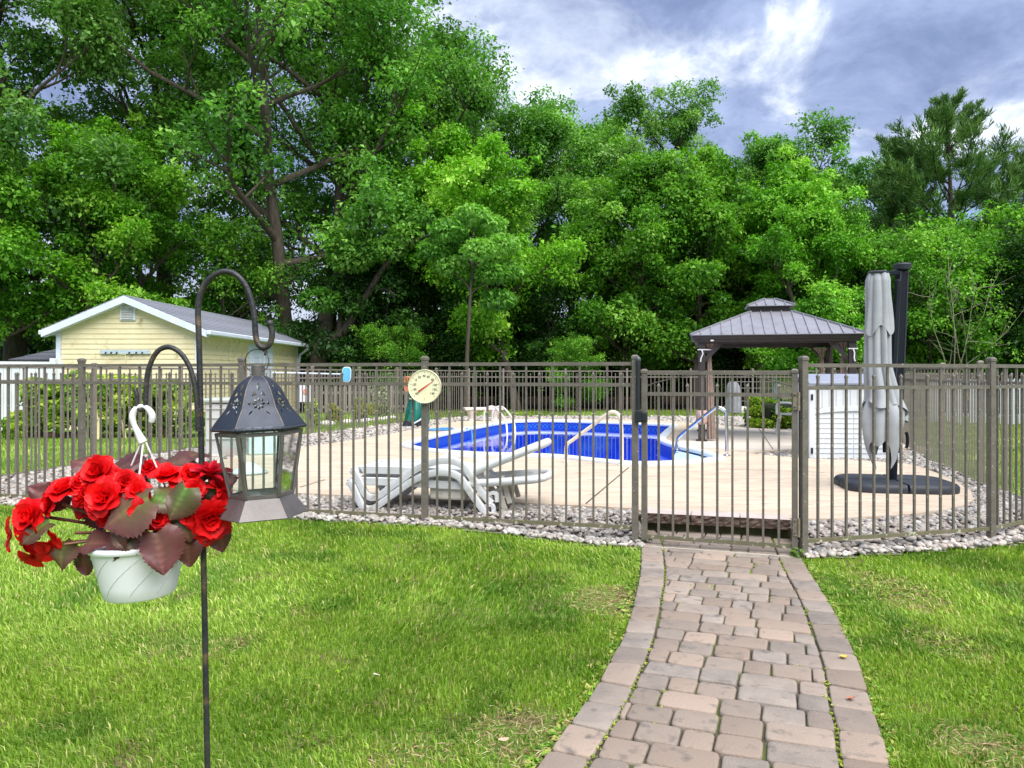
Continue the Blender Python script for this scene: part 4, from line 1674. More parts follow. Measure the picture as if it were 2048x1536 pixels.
# blooms: position, size and facing follow the photograph
bloom(212, 942, -0.03, 30, (0.0, -1, 0.5))
bloom(157, 975, -0.05, 30, (-0.1, -0.55, 0.9))
bloom(184, 962, -0.04, 22, (0.3, -0.7, 0.8))
bloom(246, 985, -0.075, 32, (-0.1, -1, 0.35))
bloom(275, 962, -0.05, 25, (0.2, -0.9, 0.5))
bloom(84, 1028, -0.04, 31, (-0.3, -1, 0.35))
bloom(42, 1064, -0.03, 28, (-0.9, -0.7, 0.1), 'open')
bloom(100, 1076, -0.05, 30, (-0.2, -0.8, -0.6), 'open')
bloom(128, 1086, -0.05, 25, (0.3, -0.9, -0.5), 'open')
bloom(88, 1104, -0.04, 23, (0.0, -0.9, -0.8), 'open')
bloom(340, 953, -0.01, 28, (0.1, -0.35, 1.0))
bloom(365, 963, 0.0, 26, (0.4, -0.5, 0.9))
bloom(318, 948, 0.03, 20, (0.0, -0.4, 1.0))
bloom(418, 955, 0.0, 32, (0.3, -0.3, 1.0), 'point', (0.72, 0.010, 0.03))
bloom(434, 978, 0.01, 24, (0.6, -0.6, 0.6), 'point')
bloom(430, 1030, -0.03, 38, (0.55, -0.8, -0.3), 'double')
bloom(410, 1050, -0.02, 26, (0.3, -0.9, -0.5), 'open')
bloom(240, 1022, -0.05, 22, (-0.2, -1, 0.1))
bloom(345, 1025, -0.07, 20, (0.2, -1, 0.2))
bloom(366, 1062, -0.075, 18, (0.3, -0.9, 0.4), 'open')
bloom(185, 1010, -0.02, 24, (-0.1, -0.9, 0.2), 'open', (0.40, 0.008, 0.012))
for (u, v, dy, r_, st_) in ((128, 1000, -0.05, 22, 'double'), (108, 1048, -0.06, 22, 'open'), (228, 1000, -0.07, 22, 'double'), (196, 985, -0.06, 20, 'double'), (300, 975, -0.06, 22, 'double'), (318, 1005, -0.09, 18, 'open'),
                            (385, 950, -0.01, 22, 'double'), (400, 975, -0.03, 20, 'double'), (446, 1000, 0.0, 22, 'open'), (400, 1025, -0.05, 20, 'open'), (445, 1050, -0.02, 20, 'open'), (150, 1060, -0.07, 18, 'open'),
                            (70, 1075, -0.04, 18, 'open'), (290, 940, 0.02, 18, 'double'), (240, 955, -0.03, 20, 'double'), (425, 1070, -0.03, 16, 'open'), (60, 1040, -0.02, 20, 'double')):
    bloom(u, v, dy, r_, ((u - 270) / 160, -1, (1010 - v) / 80 + 0.1), st_)
# leaves: base, length, tip direction, normal
bleaf(332, 985, -0.085, 96, (-0.92, -0.25, -0.42), (-0.25, -0.9, 0.55), 0.22, 0.55)
bleaf(352, 1048, -0.10, 80, (0.25, -0.25, -1.0), (0.25, -0.95, 0.1), 0.12, 0.15)
bleaf(330, 985, -0.06, 62, (0.75, -0.25, -0.15), (0.1, -0.7, 0.7), 0.35, 1.2)
bleaf(395, 968, -0.06, 66, (-0.35, -0.35, -0.65), (0.1, -0.9, 0.5), 0.25, 1.1)
bleaf(372, 1010, -0.05, 70, (0.35, -0.2, -0.8), (0.2, -0.95, 0.3), 0.25, 0.8)
bleaf(272, 1050, -0.09, 52, (-0.15, -0.25, -0.95), (-0.35, -0.9, 0.15), 0.2, 0.1)
bleaf(278, 1052, -0.09, 50, (0.55, -0.3, -0.45), (0.2, -0.9, 0.45), 0.35, 0.7)
bleaf(212, 975, -0.03, 62, (0.85, -0.2, 0.12), (-0.1, -0.5, 0.9), 0.3, 0.5)
bleaf(150, 985, -0.03, 60, (-0.85, -0.2, -0.35), (-0.25, -0.8, 0.6), 0.25, 0.1)
bleaf(120, 1005, -0.02, 60, (-0.55, -0.25, 0.55), (0.1, -0.85, 0.5), 0.2, 0.1)
bleaf(232, 940, 0.01, 60, (0.9, -0.1, 0.42), (-0.3, -0.7, 0.6), 0.15, 0.15)
bleaf(170, 935, 0.03, 48, (-0.6, 0.0, 0.25), (0, -0.6, 0.8), 0.2, 0.2)
bleaf(300, 940, 0.05, 60, (-0.7, 0.2, 0.15), (0, -0.6, 0.8), 0.3, 0.3)
bleaf(310, 935, 0.06, 62, (0.8, 0.1, 0.10), (0, -0.5, 0.85), 0.3, 0.25)
bleaf(360, 940, 0.03, 66, (0.9, -0.1, 0.05), (0.1, -0.5, 0.85), 0.3, 0.35)
bleaf(425, 985, 0.02, 52, (0.55, -0.1, 0.35), (0.2, -0.9, 0.3), 0.2, 1.1)
bleaf(150, 1075, -0.05, 56, (-0.05, -0.2, -0.95), (-0.2, -0.95, 0.1), 0.15, 0.75)
bleaf(182, 1085, -0.04, 58, (0.05, -0.1, -1.0), (-0.3, -0.95, 0.1), 0.2, 0.1)
bleaf(130, 1035, -0.06, 56, (-0.65, -0.45, -0.30), (0.1, -0.5, 0.8), 0.4, 0.9)
bleaf(235, 1010, -0.02, 44, (-0.3, -0.4, -0.8), (0, -0.9, 0.4), 0.3, 0.8)
bleaf(205, 1075, -0.07, 56, (0.75, -0.3, 0.2), (-0.1, -0.6, 0.8), 0.4, 0.2)
bleaf(385, 1065, -0.04, 60, (0.15, -0.2, -0.9), (0.2, -0.95, 0.1), 0.2, 0.2)
bleaf(440, 1055, 0.0, 50, (0.15, -0.1, -0.9), (0.5, -0.85, 0.1), 0.2, 0.1)
bleaf(340, 930, 0.09, 70, (0.2, 0.7, 0.35), (0, -0.4, 0.9), 0.4, 0.3)
bleaf(220, 960, 0.09, 75, (-0.5, 0.6, 0.2), (0, -0.5, 0.85), 0.4, 0.3)
bleaf(180, 1020, 0.04, 75, (-0.8, 0.2, 0.25), (0, -0.6, 0.8), 0.3, 0.3)
bleaf(320, 1020, 0.02, 80, (0.6, 0.3, 0.4), (0, -0.6, 0.8), 0.3, 0.4)
bleaf(262, 1000, 0.0, 70, (-0.1, 0.3, 0.6), (0, -0.9, 0.3), 0.2, 0.6)
bleaf(220, 1035, -0.01, 70, (-0.4, 0.1, 0.5), (0, -0.9, 0.3), 0.2, 0.2)
bleaf(395, 1010, 0.03, 70, (0.4, 0.2, 0.5), (0.2, -0.8, 0.3), 0.2, 0.5)

# ------------------------------------------------------------------ round thermometer on the fence post
MT['dial'] = pm('cream_dial', lin(238, 232, 196), lin(228, 220, 182), scale=6, rough=0.5)
MT['dial_rim'] = pm('cream_rim', lin(226, 220, 186), lin(200, 192, 156), scale=12, rough=0.45)
MT['ink'] = pm('dial_ink', (0.04, 0.04, 0.035), rough=0.6)
MT['needle'] = pm('red_needle', lin(206, 62, 58), rough=0.5)
tY = 6.655
tc_ = W(849, 773, tY)
trm = thing('thermometer', 'round cream dial thermometer with red needle mounted on a fence post', 'thermometer', tc_, rot=(PI / 2, 0, R(-7)))
rt_ = 34.2 / F * tY
MB().lathe([(0.0, -0.022), (rt_ * 0.95, -0.022), (rt_, -0.012), (rt_, 0.002), (rt_ * 0.975, 0.008), (rt_ * 0.94, 0.007), (rt_ * 0.925, 0.0)], 48, cap0=False, cap1=False).part('rim', MT['dial_rim'], trm, smooth=40, world=False)
MB().lathe([(0.0, 0.0015), (rt_ * 0.93, 0.0015)], 48, cap0=False, cap1=False).part('dial', MT['dial'], trm, world=False)


def text_part(txt, size, loc, mat, parent, rotz=0.0, depth=0.0006):
    cu = bpy.data.curves.new('txt', 'FONT')
    cu.body = txt
    cu.size = size
    cu.align_x = 'CENTER'
    cu.align_y = 'CENTER'
    cu.extrude = depth
    ob = bpy.data.objects.new('txt', cu)
    C.objects.link(ob)
    dg = bpy.context.evaluated_depsgraph_get()
    me = bpy.data.meshes.new_from_object(ob.evaluated_get(dg))
    bpy.data.objects.remove(ob)
    me.name = 'numeral'
    me.materials.clear()
    me.materials.append(mat)
    return link('numeral', me, parent, loc, (0, 0, rotz))


nums = [('-60', -131), ('-40', -106), ('-20', -79), ('0', -52), ('20', -28), ('40', -2), ('60', 22), ('80', 52), ('100', 82), ('120', 106), ('140', 131)]
for s, a in nums:
    rr_ = rt_ * (0.62 if s != '80' else 0.63)
    text_part(s, rt_ * 0.185, (rr_ * math.sin(R(a)), rr_ * math.cos(R(a)), 0.0035), MT['ink'], trm)
for k2 in range(21):
    a = R(-134 + 13.4 * k2)
    M = Matrix.Rotation(-a, 4, 'Z')
    big = k2 % 2 == 0
    MB().box((0, rt_ * 0.83, 0.003), (0.0028 if big else 0.0016, rt_ * (0.07 if big else 0.04), 0.001), M).part('tick_mark', MT['ink'], trm, world=False)
mb = MB()
na = R(55)
d_ = Vector((math.sin(na), math.cos(na), 0))
s_ = Vector((d_.y, -d_.x, 0))
p0 = Vector((-rt_ * 0.36, -rt_ * 0.30, 0.006))
p1 = p0 + d_ * rt_ * 1.12
mb.add([p0 - s_ * 0.0075, p0 + s_ * 0.0075, p1 + s_ * 0.0015, p1 - s_ * 0.0015] + [x + Vector((0, 0, 0.002)) for x in (p0 - s_ * 0.0075, p0 + s_ * 0.0075, p1 + s_ * 0.0015, p1 - s_ * 0.0015)],
       [(3, 2, 1, 0), (4, 5, 6, 7), (0, 1, 5, 4), (1, 2, 6, 5), (2, 3, 7, 6), (3, 0, 4, 7)])
mb.part('needle', MT['needle'], trm, world=False)
MB().box((0, -rt_ * 0.72, 0.0035), (0.002, 0.012, 0.001)).part('maker_mark', MT['ink'], trm, world=False)
# ------------------------------------------------------------------ stacked sun loungers
MT['resin'] = pm('white_resin', (0.74, 0.75, 0.75), (0.64, 0.65, 0.65), scale=5, rough=0.45, spots=lin(176, 170, 150), spot_scale=7, spot_lo=0.60, spot_hi=0.80)
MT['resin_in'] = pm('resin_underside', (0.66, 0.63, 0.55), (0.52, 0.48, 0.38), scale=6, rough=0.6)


def ribbon(mb, pts, th, y0, y1):
    """band of thickness th along a curve in the x-z plane, from y0 to y1"""
    n_ = len(pts)
    b = len(mb.v)
    for i, (x, z) in enumerate(pts):
        dx = pts[min(i + 1, n_ - 1)][0] - pts[max(i - 1, 0)][0]
        dz = pts[min(i + 1, n_ - 1)][1] - pts[max(i - 1, 0)][1]
        ln = math.hypot(dx, dz) or 1
        nx_, nz_ = -dz / ln * th / 2, dx / ln * th / 2
        mb.v += [Vector((x + nx_, y0, z + nz_)), Vector((x - nx_, y0, z - nz_)), Vector((x - nx_, y1, z - nz_)), Vector((x + nx_, y1, z + nz_))]
    for i in range(n_ - 1):
        a = b + 4 * i
        for k2 in range(4):
            mb.f.append((a + k2, a + (k2 + 1) % 4, a + 4 + (k2 + 1) % 4, a + 4 + k2))
    mb.f += [(b, b + 1, b + 2, b + 3), (b + 4 * n_ - 1, b + 4 * n_ - 2, b + 4 * n_ - 3, b + 4 * n_ - 4)]


def c2(pts, n_=5):
    return [(p.x, p.y) for p in catmull([Vector((x, y, 0)) for x, y in pts], n_)]


FRM = c2([(0.0, 0.285), (0.05, 0.22), (0.11, 0.10), (0.155, 0.04), (0.21, 0.027), (0.27, 0.045), (0.36, 0.11), (0.50, 0.21), (0.64, 0.305), (0.76, 0.36), (0.88, 0.388), (1.0, 0.385), (1.09, 0.345), (1.16, 0.26), (1.24, 0.15), (1.32, 0.05), (1.36, 0.012)])


def lounger(label, loc, rotz, back, group):
    t_ = thing('sun_lounger', label, 'lounger', loc, rotz, group)
    for y in (0.0, 0.60):
        mb = MB()
        ribbon(mb, FRM, 0.062, y, y + 0.055)
        fr = mb.part('side_frame', MT['resin'], t_, smooth=40, bevel=0.008, seg=2, world=False)
        mb = MB()
        ribbon(mb, c2([(1.30, 0.075), (1.355, 0.11), (1.40, 0.10), (1.405, 0.03)], 4), 0.03, y + 0.004, y + 0.05)
        mb.part('foot', MT['resin'], fr, smooth=40, world=False)
    # seat: lengthwise slats inside a rim
    for k2 in range(7):
        y = 0.085 + 0.071 * k2
        mb = MB()
        ribbon(mb, c2([(0.03, 0.270), (0.10, 0.288), (0.45, 0.292), (0.85, 0.285), (1.16, 0.28)], 3), 0.026, y, y + 0.062)
        mb.part('slat', MT['resin'], t_, smooth=40, world=False)
    for y in (0.045, 0.585):
        mb = MB()
        ribbon(mb, c2([(0.0, 0.262), (0.06, 0.280), (0.45, 0.284), (0.9, 0.272), (1.20, 0.268)], 3), 0.075, y, y + 0.032)
        mb.part('seat_rim', MT['resin'], t_, smooth=40, bevel=0.006, world=False)
    mb = MB()
    mb.box((0.02, 0.33, 0.265), (0.05, 0.58, 0.07))
    mb.part('foot_bar', MT['resin'], t_, bevel=0.015, seg=2, world=False)
    mb = MB()
    mb.box((0.95, 0.33, 0.19), (0.34, 0.50, 0.12))
    mb.part('under_tray', MT['resin_in'], t_, bevel=0.02, seg=2, world=False)
    # back rest turning on a hinge at x = 1.17
    M = Matrix.Translation((1.17, 0, 0.285)) @ Matrix.Rotation(-back, 4, 'Y')
    for k2 in range(7):
        y = 0.085 + 0.071 * k2
        e_ = 0.62 - 0.016 * abs(k2 - 3) ** 1.7
        mb = MB()
        b = []
        ribbon(mb, c2([(0.03, 0.0), (0.3, 0.008), (e_, 0.02)], 3), 0.024, y, y + 0.063)
        mb.v = [M @ p for p in mb.v]
        mb.part('back_slat', MT['resin'], t_, smooth=40, world=False)
    rim = [(0.0, 0.06), (0.25, 0.055), (0.52, 0.06), (0.62, 0.10), (0.675, 0.19), (0.69, 0.33), (0.675, 0.47), (0.62, 0.56), (0.52, 0.60), (0.25, 0.605), (0.0, 0.60)]
    pth = catmull([Vector((x, y, 0.004 + 0.02 * x)) for x, y in rim], 4)
    mb = MB()
    mb.tube([M @ p for p in pth], 0.036, 8)
    mb.part('back_rim', MT['resin'], t_, smooth=60, world=False)
    for y in (0.14, 0.52):
        mb = MB()
        mb.bar((1.42, y, 0.25), (1.50, y, 0.0), 0.03, 0.045)
        mb.part('rear_leg', MT['resin_in'], t_, bevel=0.004, world=False)
    return t_


l0 = G(703, 1025, 0.09)
lr = R(-12.5)
zg = 0.105
lounger('white plastic sun lounger with flat back, underneath the other on the gravel', (l0.x - 0.03, 7.22, zg), lr, R(4), None)
lounger('white plastic sun lounger with raised back, stacked on top of another lounger', (l0.x + 0.0, 7.24, zg + 0.105), lr, R(21), None)

# ------------------------------------------------------------------ closed cantilever parasol
MT['charcoal'] = pm('charcoal_metal', (0.005, 0.007, 0.012), (0.008, 0.011, 0.018), scale=10, rough=0.45, spec=0.25)
MT['base_weight'] = pm('charcoal_plastic', lin(46, 51, 60), lin(37, 41, 49), scale=14, rough=0.6, bump=0.15)
MT['canvas'] = pm('grey_canvas', lin(166, 170, 172), lin(152, 156, 160), scale=5, rough=0.85, bump=0.15, bscale=140)
pcn = Vector((4.12, 8.30, ZD))
para = thing('parasol', 'closed light grey cantilever parasol on a black mast standing on the deck', 'parasol', pcn)
BR = Matrix.Rotation(R(-9), 4, 'Z')
MB().bar(BR @ Vector((-0.5, 0, 0.018)), BR @ Vector((0.5, 0, 0.018)), 0.06, 0.03).part('cross_bar', MT['charcoal'], para, world=False)
MB().bar(BR @ Vector((0, -0.45, 0.0185)), BR @ Vector((0, 0.45, 0.0185)), 0.06, 0.03).part('cross_bar', MT['charcoal'], para, world=False)
for qx in (-1, 1):
    for qy in (-1, 1):
        w_, h_ = 0.565, 0.46
        r = 0.26
        poly = [(0.012, 0.012), (w_, 0.012)]
        for k2 in range(7):
            a = k2 / 6 * PI / 2
            poly.append((w_ - r + r * math.cos(a), h_ - r + r * math.sin(a)))
        poly.append((0.012, h_))
        poly = [(x * qx, y * qy) for x, y in poly]
        mb = MB()
        n_ = len(poly)
        cx, cy = qx * 0.28, qy * 0.23
        for (sc, z) in ((0.985, 0.0), (1.0, 0.02), (1.0, 0.055), (0.93, 0.082), (0.86, 0.09)):
            for x, y in poly:
                mb.v.append(Vector((cx + (x - cx) * sc if abs(x) > 0.02 else x, cy + (y - cy) * sc if abs(y) > 0.02 else y, z)))
        for i in range(4):
            for k2 in range(n_):
                mb.f.append((i * n_ + k2, i * n_ + (k2 + 1) % n_, (i + 1) * n_ + (k2 + 1) % n_, (i + 1) * n_ + k2))
        mb.f += [tuple(reversed(range(n_))), tuple(4 * n_ + k2 for k2 in range(n_))]
        mb.v = [BR @ p for p in mb.v]
        mb.part('base_weight', MT['base_weight'], para, smooth=35, world=False)
mt_ = W(1803, 530, 8.3)
mb0 = Vector((pcn.x - 0.02, 8.30, ZD + 0.088))
axis_ = (mt_ - mb0).normalized()


def on_mast(z):
    return mb0 + axis_ * ((z - mb0.z) / axis_.z)


MB().tube([mb0, on_mast(0.62)], 0.045, 14).part('lower_mast', MT['charcoal'], para, smooth=50)
a, b = on_mast(0.55), on_mast(2.50)
mb = MB()
mb.bar(a + Vector((0.01, 0, 0)), b + Vector((0.01, 0, 0)), 0.115, 0.10, Vector((0, 1, 0)))
mast = mb.part('mast', MT['charcoal'], para, bevel=0.014, seg=2)
for dx in (-0.03, 0.05):
    MB().bar(a + Vector((dx, -0.052, 0)), b + Vector((dx, -0.052, 0)), 0.012, 0.006, Vector((0, 1, 0))).part('track', MT['base_weight'], mast)
MB().lathe([(0.03, -0.05), (0.085, -0.03), (0.09, 0.0), (0.095, 0.02), (0.085, 0.035), (0.03, 0.04)], 18, Matrix.Translation(on_mast(2.55) + Vector((0.01, 0, 0)))).part('mast_cap', MT['base_weight'], para, smooth=40)
MB().bar(W(1796, 560, 8.2), W(1785, 760, 8.2), 0.05, 0.06).part('boom', MT['charcoal'], para, bevel=0.008)
# crank
cz = W(1800, 880, 8.2)
crank = MB().tube([cz + Vector((-0.03, 0, 0)), cz + Vector((0.02, -0.02, 0))], 0.03, 12).part('crank_hub', MT['charcoal'], para, smooth=40)
ch = [cz + Vector((0.045 + 0.02 * math.sin(a), -0.03, 0.085 * math.cos(a))) for a in np.linspace(0.2, PI - 0.2, 9)]
MB().tube(ch, 0.017, 8).part('crank_handle', MT['charcoal'], crank, smooth=60)


def fold_loft(name, axis_pts, rad, nf, depth, ph, tips, mat, parent, seed=0, wob=0.4, n=72, cols=26):
    """hanging folded cloth: rings down an axis, radius pinched into nf pleats; tips(a) lowers the hem"""
    r_ = random.Random(seed)
    amp = [r_.uniform(0.6, 1.3) for _ in range(nf)]
    off = [r_.uniform(-0.25, 0.25) for _ in range(nf)]
    mb = MB()
    for j in range(cols):
        t_ = j / (cols - 1)
        for i in range(n):
            a = 2 * PI * i / n
            k2 = int(((a + ph) / (2 * PI) * nf)) % nf
            tt = t_
            z_t = tips(a, t_)
            x = ((a + ph) / (2 * PI) * nf) % 1.0
            pleat = math.sin(PI * x) ** 0.8
            p = axis_pts(z_t)
            rx, ry = rad(z_t)
            f_ = (1 - depth * (1 - pleat) * amp[k2]) * (1 + 0.06 * math.sin(3 * a + 5 * t_ + seed))
            tw_ = 0.25 * off[k2] + wob * 0.15 * math.sin(t_ * 4 + seed)
            mb.v.append(Vector((p[0] + rx * f_ * math.cos(a + tw_), p[1] + ry * f_ * math.sin(a + tw_), p[2])))
    for j in range(cols - 1):
        for i in range(n):
            mb.f.append((j * n + i, j * n + (i + 1) % n, (j + 1) * n + (i + 1) % n, (j + 1) * n + i))
    return mb.part(name, mat, parent, smooth=70)


yc_p = 8.12
cz_tab = [(545, 1757, 17), (560, 1757, 21), (600, 1757, 22), (670, 1757, 25), (730, 1757, 27), (770, 1762, 32), (795, 1766, 36), (822, 1767, 47), (842, 1766, 49), (870, 1764, 44), (900, 1764, 36), (932, 1767, 24)]
tv = [p[0] for p in cz_tab]


def can_axis(v):
    return W(float(np.interp(v, tv, [p[1] for p in cz_tab])), v, yc_p)


def can_rad(sc):
    return lambda v: (float(np.interp(v, tv, [p[2] for p in cz_tab])) * sc / F * yc_p, float(np.interp(v, tv, [p[2] for p in cz_tab])) * sc / F * yc_p * 0.85)


def main_tips(a, t):
    hem = 822 + 18 * math.sin(a * 1.0 + 0.8) + 10 * math.cos(3 * a)
    return 552 + (hem - 552) * t


def vent_tips(a, t):
    hem = 655 + 22 * abs(math.sin(2.0 * a + 0.4)) ** 2 - 4
    return 547 + (hem - 547) * t


def low_tips(a, t):
    hem = 905 + 26 * math.cos(a * 2 + 1.2) + 12 * math.sin(5 * a)
    return 770 + (hem - 770) * t


fold_loft('canopy', can_axis, can_rad(1.0), 9, 0.42, 0.3, main_tips, MT['canvas'], para, 3)
fold_loft('vent_flap', can_axis, can_rad(1.14), 8, 0.26, 0.9, vent_tips, MT['canvas'], para, 5)
fold_loft('canopy_skirt', can_axis, can_rad(0.86), 7, 0.38, 1.7, low_tips, MT['canvas'], para, 9)
MB().lathe([(0.03, -0.012), (0.094, -0.008), (0.10, 0.006), (0.085, 0.02), (0.03, 0.026)], 20, Matrix.Translation(W(1755, 546, yc_p))).part('finial', MT['base_weight'], para, smooth=40)
MB().tube([W(1762, 700, yc_p), W(1770, 905, yc_p)], 0.022, 10).part('centre_pole', MT['charcoal'], para, smooth=50)
MB().bar(W(1757, 548, yc_p + 0.06), W(1800, 545, 8.28), 0.05, 0.05).part('hinge_arm', MT['charcoal'], para, bevel=0.006)

# ------------------------------------------------------------------ white resin storage shed
MT['shed_white'] = pm('cream_resin', lin(216, 220, 223), lin(203, 208, 212), scale=4, rough=0.5, bump=0.08, bscale=60)
MT['shed_lid'] = pm('grey_resin_lid', lin(150, 156, 172), lin(136, 142, 158), scale=6, rough=0.5)
sx0, sy = 4.40, 11.40
SWd, SD, SH = 1.28, 0.80, 1.15
sts = thing('storage_shed', 'low white resin storage shed with grey lid behind the closed parasol', 'storage shed', (sx0, sy, 0.10), R(-4))
MB().box((SWd / 2, SD / 2, SH / 2), (SWd - 0.03, SD - 0.03, SH)).part('body', MT['shed_white'], sts, world=False)
for k2 in range(9):         # lower front: horizontal planks
    z = 0.05 + 0.0735 * k2
    for x0, x1 in ((0.085, SWd / 2 - 0.006), (SWd / 2 + 0.006, SWd - 0.085)):
        mb = MB()
        mb.add([(x0, 0.0, z), (x1, 0.0, z), (x1, 0.010, z + 0.0725), (x0, 0.010, z + 0.0725), (x0, 0.03, z), (x1, 0.03, z), (x1, 0.03, z + 0.0725), (x0, 0.03, z + 0.0725)],
               [(0, 1, 2, 3), (7, 6, 5, 4), (0, 4, 5, 1), (3, 2, 6, 7), (0, 3, 7, 4), (1, 5, 6, 2)])
        mb.part('plank', MT['shed_white'], sts, world=False)
for k2 in range(11):        # upper front: upright planks under a curved rail
    x0 = 0.085 + k2 * (SWd - 0.17) / 11
    MB().box((x0 + 0.05, 0.010, 0.955), (0.094, 0.026, 0.33)).part('upper_plank', MT['shed_white'], sts, world=False)
mb = MB()
arc = [(0.08 + (SWd - 0.16) * t / 12, 0.735 + 0.045 * math.sin(PI * t / 12)) for t in range(13)]
for i, (x, z) in enumerate(arc):
    mb.v += [Vector((x, -0.014, z - 0.035)), Vector((x, -0.014, z + 0.035)), Vector((x, 0.02, z + 0.035)), Vector((x, 0.02, z - 0.035))]
for i in range(12):
    a = 4 * i
    mb.f += [(a + k2, a + 4 + k2, a + 4 + (k2 + 1) % 4, a + (k2 + 1) % 4) for k2 in range(4)]
mb.f += [(0, 1, 2, 3), (51, 50, 49, 48)]
mb.part('curved_rail', MT['shed_white'], sts, bevel=0.004, world=False)
for x in (0.035, SWd - 0.035):
    MB().box((x, 0.0, SH / 2), (0.09, 0.06, SH)).part('corner_post', MT['shed_white'], sts, bevel=0.015, seg=2, world=False)
for z in (0.16, 0.95):
    MB().box((0.03, -0.035, z), (0.03, 0.02, 0.09)).part('hinge', MT['black'], sts, bevel=0.004, world=False)
mb = MB()
lid = [(-0.02, -0.05, SH - 0.02), (SWd + 0.02, -0.05, SH - 0.02), (SWd + 0.02, SD + 0.03, SH + 0.10), (-0.02, SD + 0.03, SH + 0.10)]
mb.add(lid + [(x, y, z + 0.045) for x, y, z in lid], [(3, 2, 1, 0), (4, 5, 6, 7), (0, 1, 5, 4), (1, 2, 6, 5), (2, 3, 7, 6), (3, 0, 4, 7)])
mb.part('lid', MT['shed_lid'], sts, bevel=0.012, seg=2, world=False)

# ------------------------------------------------------------------ gazebo
MT['gaz'] = pm('brown_black_metal', lin(62, 54, 50), lin(50, 44, 42), scale=6, rough=0.5)
MT['gaz_roof'] = pm('grey_roof_metal', lin(152, 151, 158), lin(136, 135, 142), scale=5, rough=0.36, metal=0.3, stretch=(1, 1, 0.2), r2=0.5)  # reflected sky put into the pale base colour, metallic kept low
MT['curtain'] = pm('tan_curtain', lin(150, 130, 118), lin(128, 110, 100), scale=10, rough=0.9)
MT['tie'] = pm('white_tie', (0.78, 0.77, 0.74), rough=0.8)
gzw = 2.54
gza = R(-13.9)
gaz = thing('gazebo', 'dark metal gazebo with two-tier grey seamed roof and tied tan curtains beyond the pool', 'gazebo', (3.45, 14.0, ZD + 0.004), gza)
zr = ZD + 0.004


def gzl(z):
    return z - zr


for (x, y) in ((0, 0), (gzw, 0), (0, gzw), (gzw, gzw)):
    pst = MB().box((x, y, gzl(2.0) / 2), (0.125, 0.125, gzl(2.0))).part('post', MT['gaz'], gaz, bevel=0.006, world=False)
    MB().box((x, y, 0.012), (0.20, 0.20, 0.02)).part('base_plate', MT['gaz'], pst, world=False)
o_ = 0.17
zf0, zf1 = gzl(1.965), gzl(2.10)
for (a, b) in (((-o_, -o_), (gzw + o_, -o_)), ((gzw + o_, -o_), (gzw + o_, gzw + o_)), ((gzw + o_, gzw + o_), (-o_, gzw + o_)), ((-o_, gzw + o_), (-o_, -o_))):
    mid = Vector((gzw / 2, gzw / 2))
    A, B = Vector(a), Vector(b)
    mb = MB()
    prf = [(0.0, zf0 + 0.0), (0.012, zf0 + 0.045), (0.03, zf0 + 0.05), (0.055, zf1 - 0.02), (0.07, zf1), (-0.06, zf1), (-0.06, zf0)]
    for P in (A, B):
        out = Vector((1 if P.x > mid.x else -1, 1 if P.y > mid.y else -1))
        for (e_, z) in prf:
            q_ = P + out * (e_ - 0.06)
            mb.v.append(Vector((q_.x, q_.y, z)))
    m_ = len(prf)
    mb.f = [(i, (i + 1) % m_, m_ + (i + 1) % m_, m_ + i) for i in range(m_)]
    mb.part('fascia', MT['gaz'], gaz, world=False)
    MB().bar((A.x * 0.9 + mid.x * 0.1, A.y * 0.9 + mid.y * 0.1, zf0 + 0.03), (B.x * 0.9 + mid.x * 0.1, B.y * 0.9 + mid.y * 0.1, zf0 + 0.03), 0.08, 0.10).part('beam', MT['gaz'], gaz, world=False)
for (x, y) in ((0, 0), (gzw, 0), (0, gzw), (gzw, gzw)):
    sx_, sy_ = (1 if x == 0 else -1), (1 if y == 0 else -1)
    MB().bar((x + sx_ * 0.03, y, gzl(1.62)), (x + sx_ * 0.36, y, gzl(1.97)), 0.045, 0.07).part('brace', MT['gaz'], gaz, world=False)
    MB().bar((x, y + sy_ * 0.03, gzl(1.62)), (x, y + sy_ * 0.36, gzl(1.97)), 0.045, 0.07).part('brace', MT['gaz'], gaz, world=False)


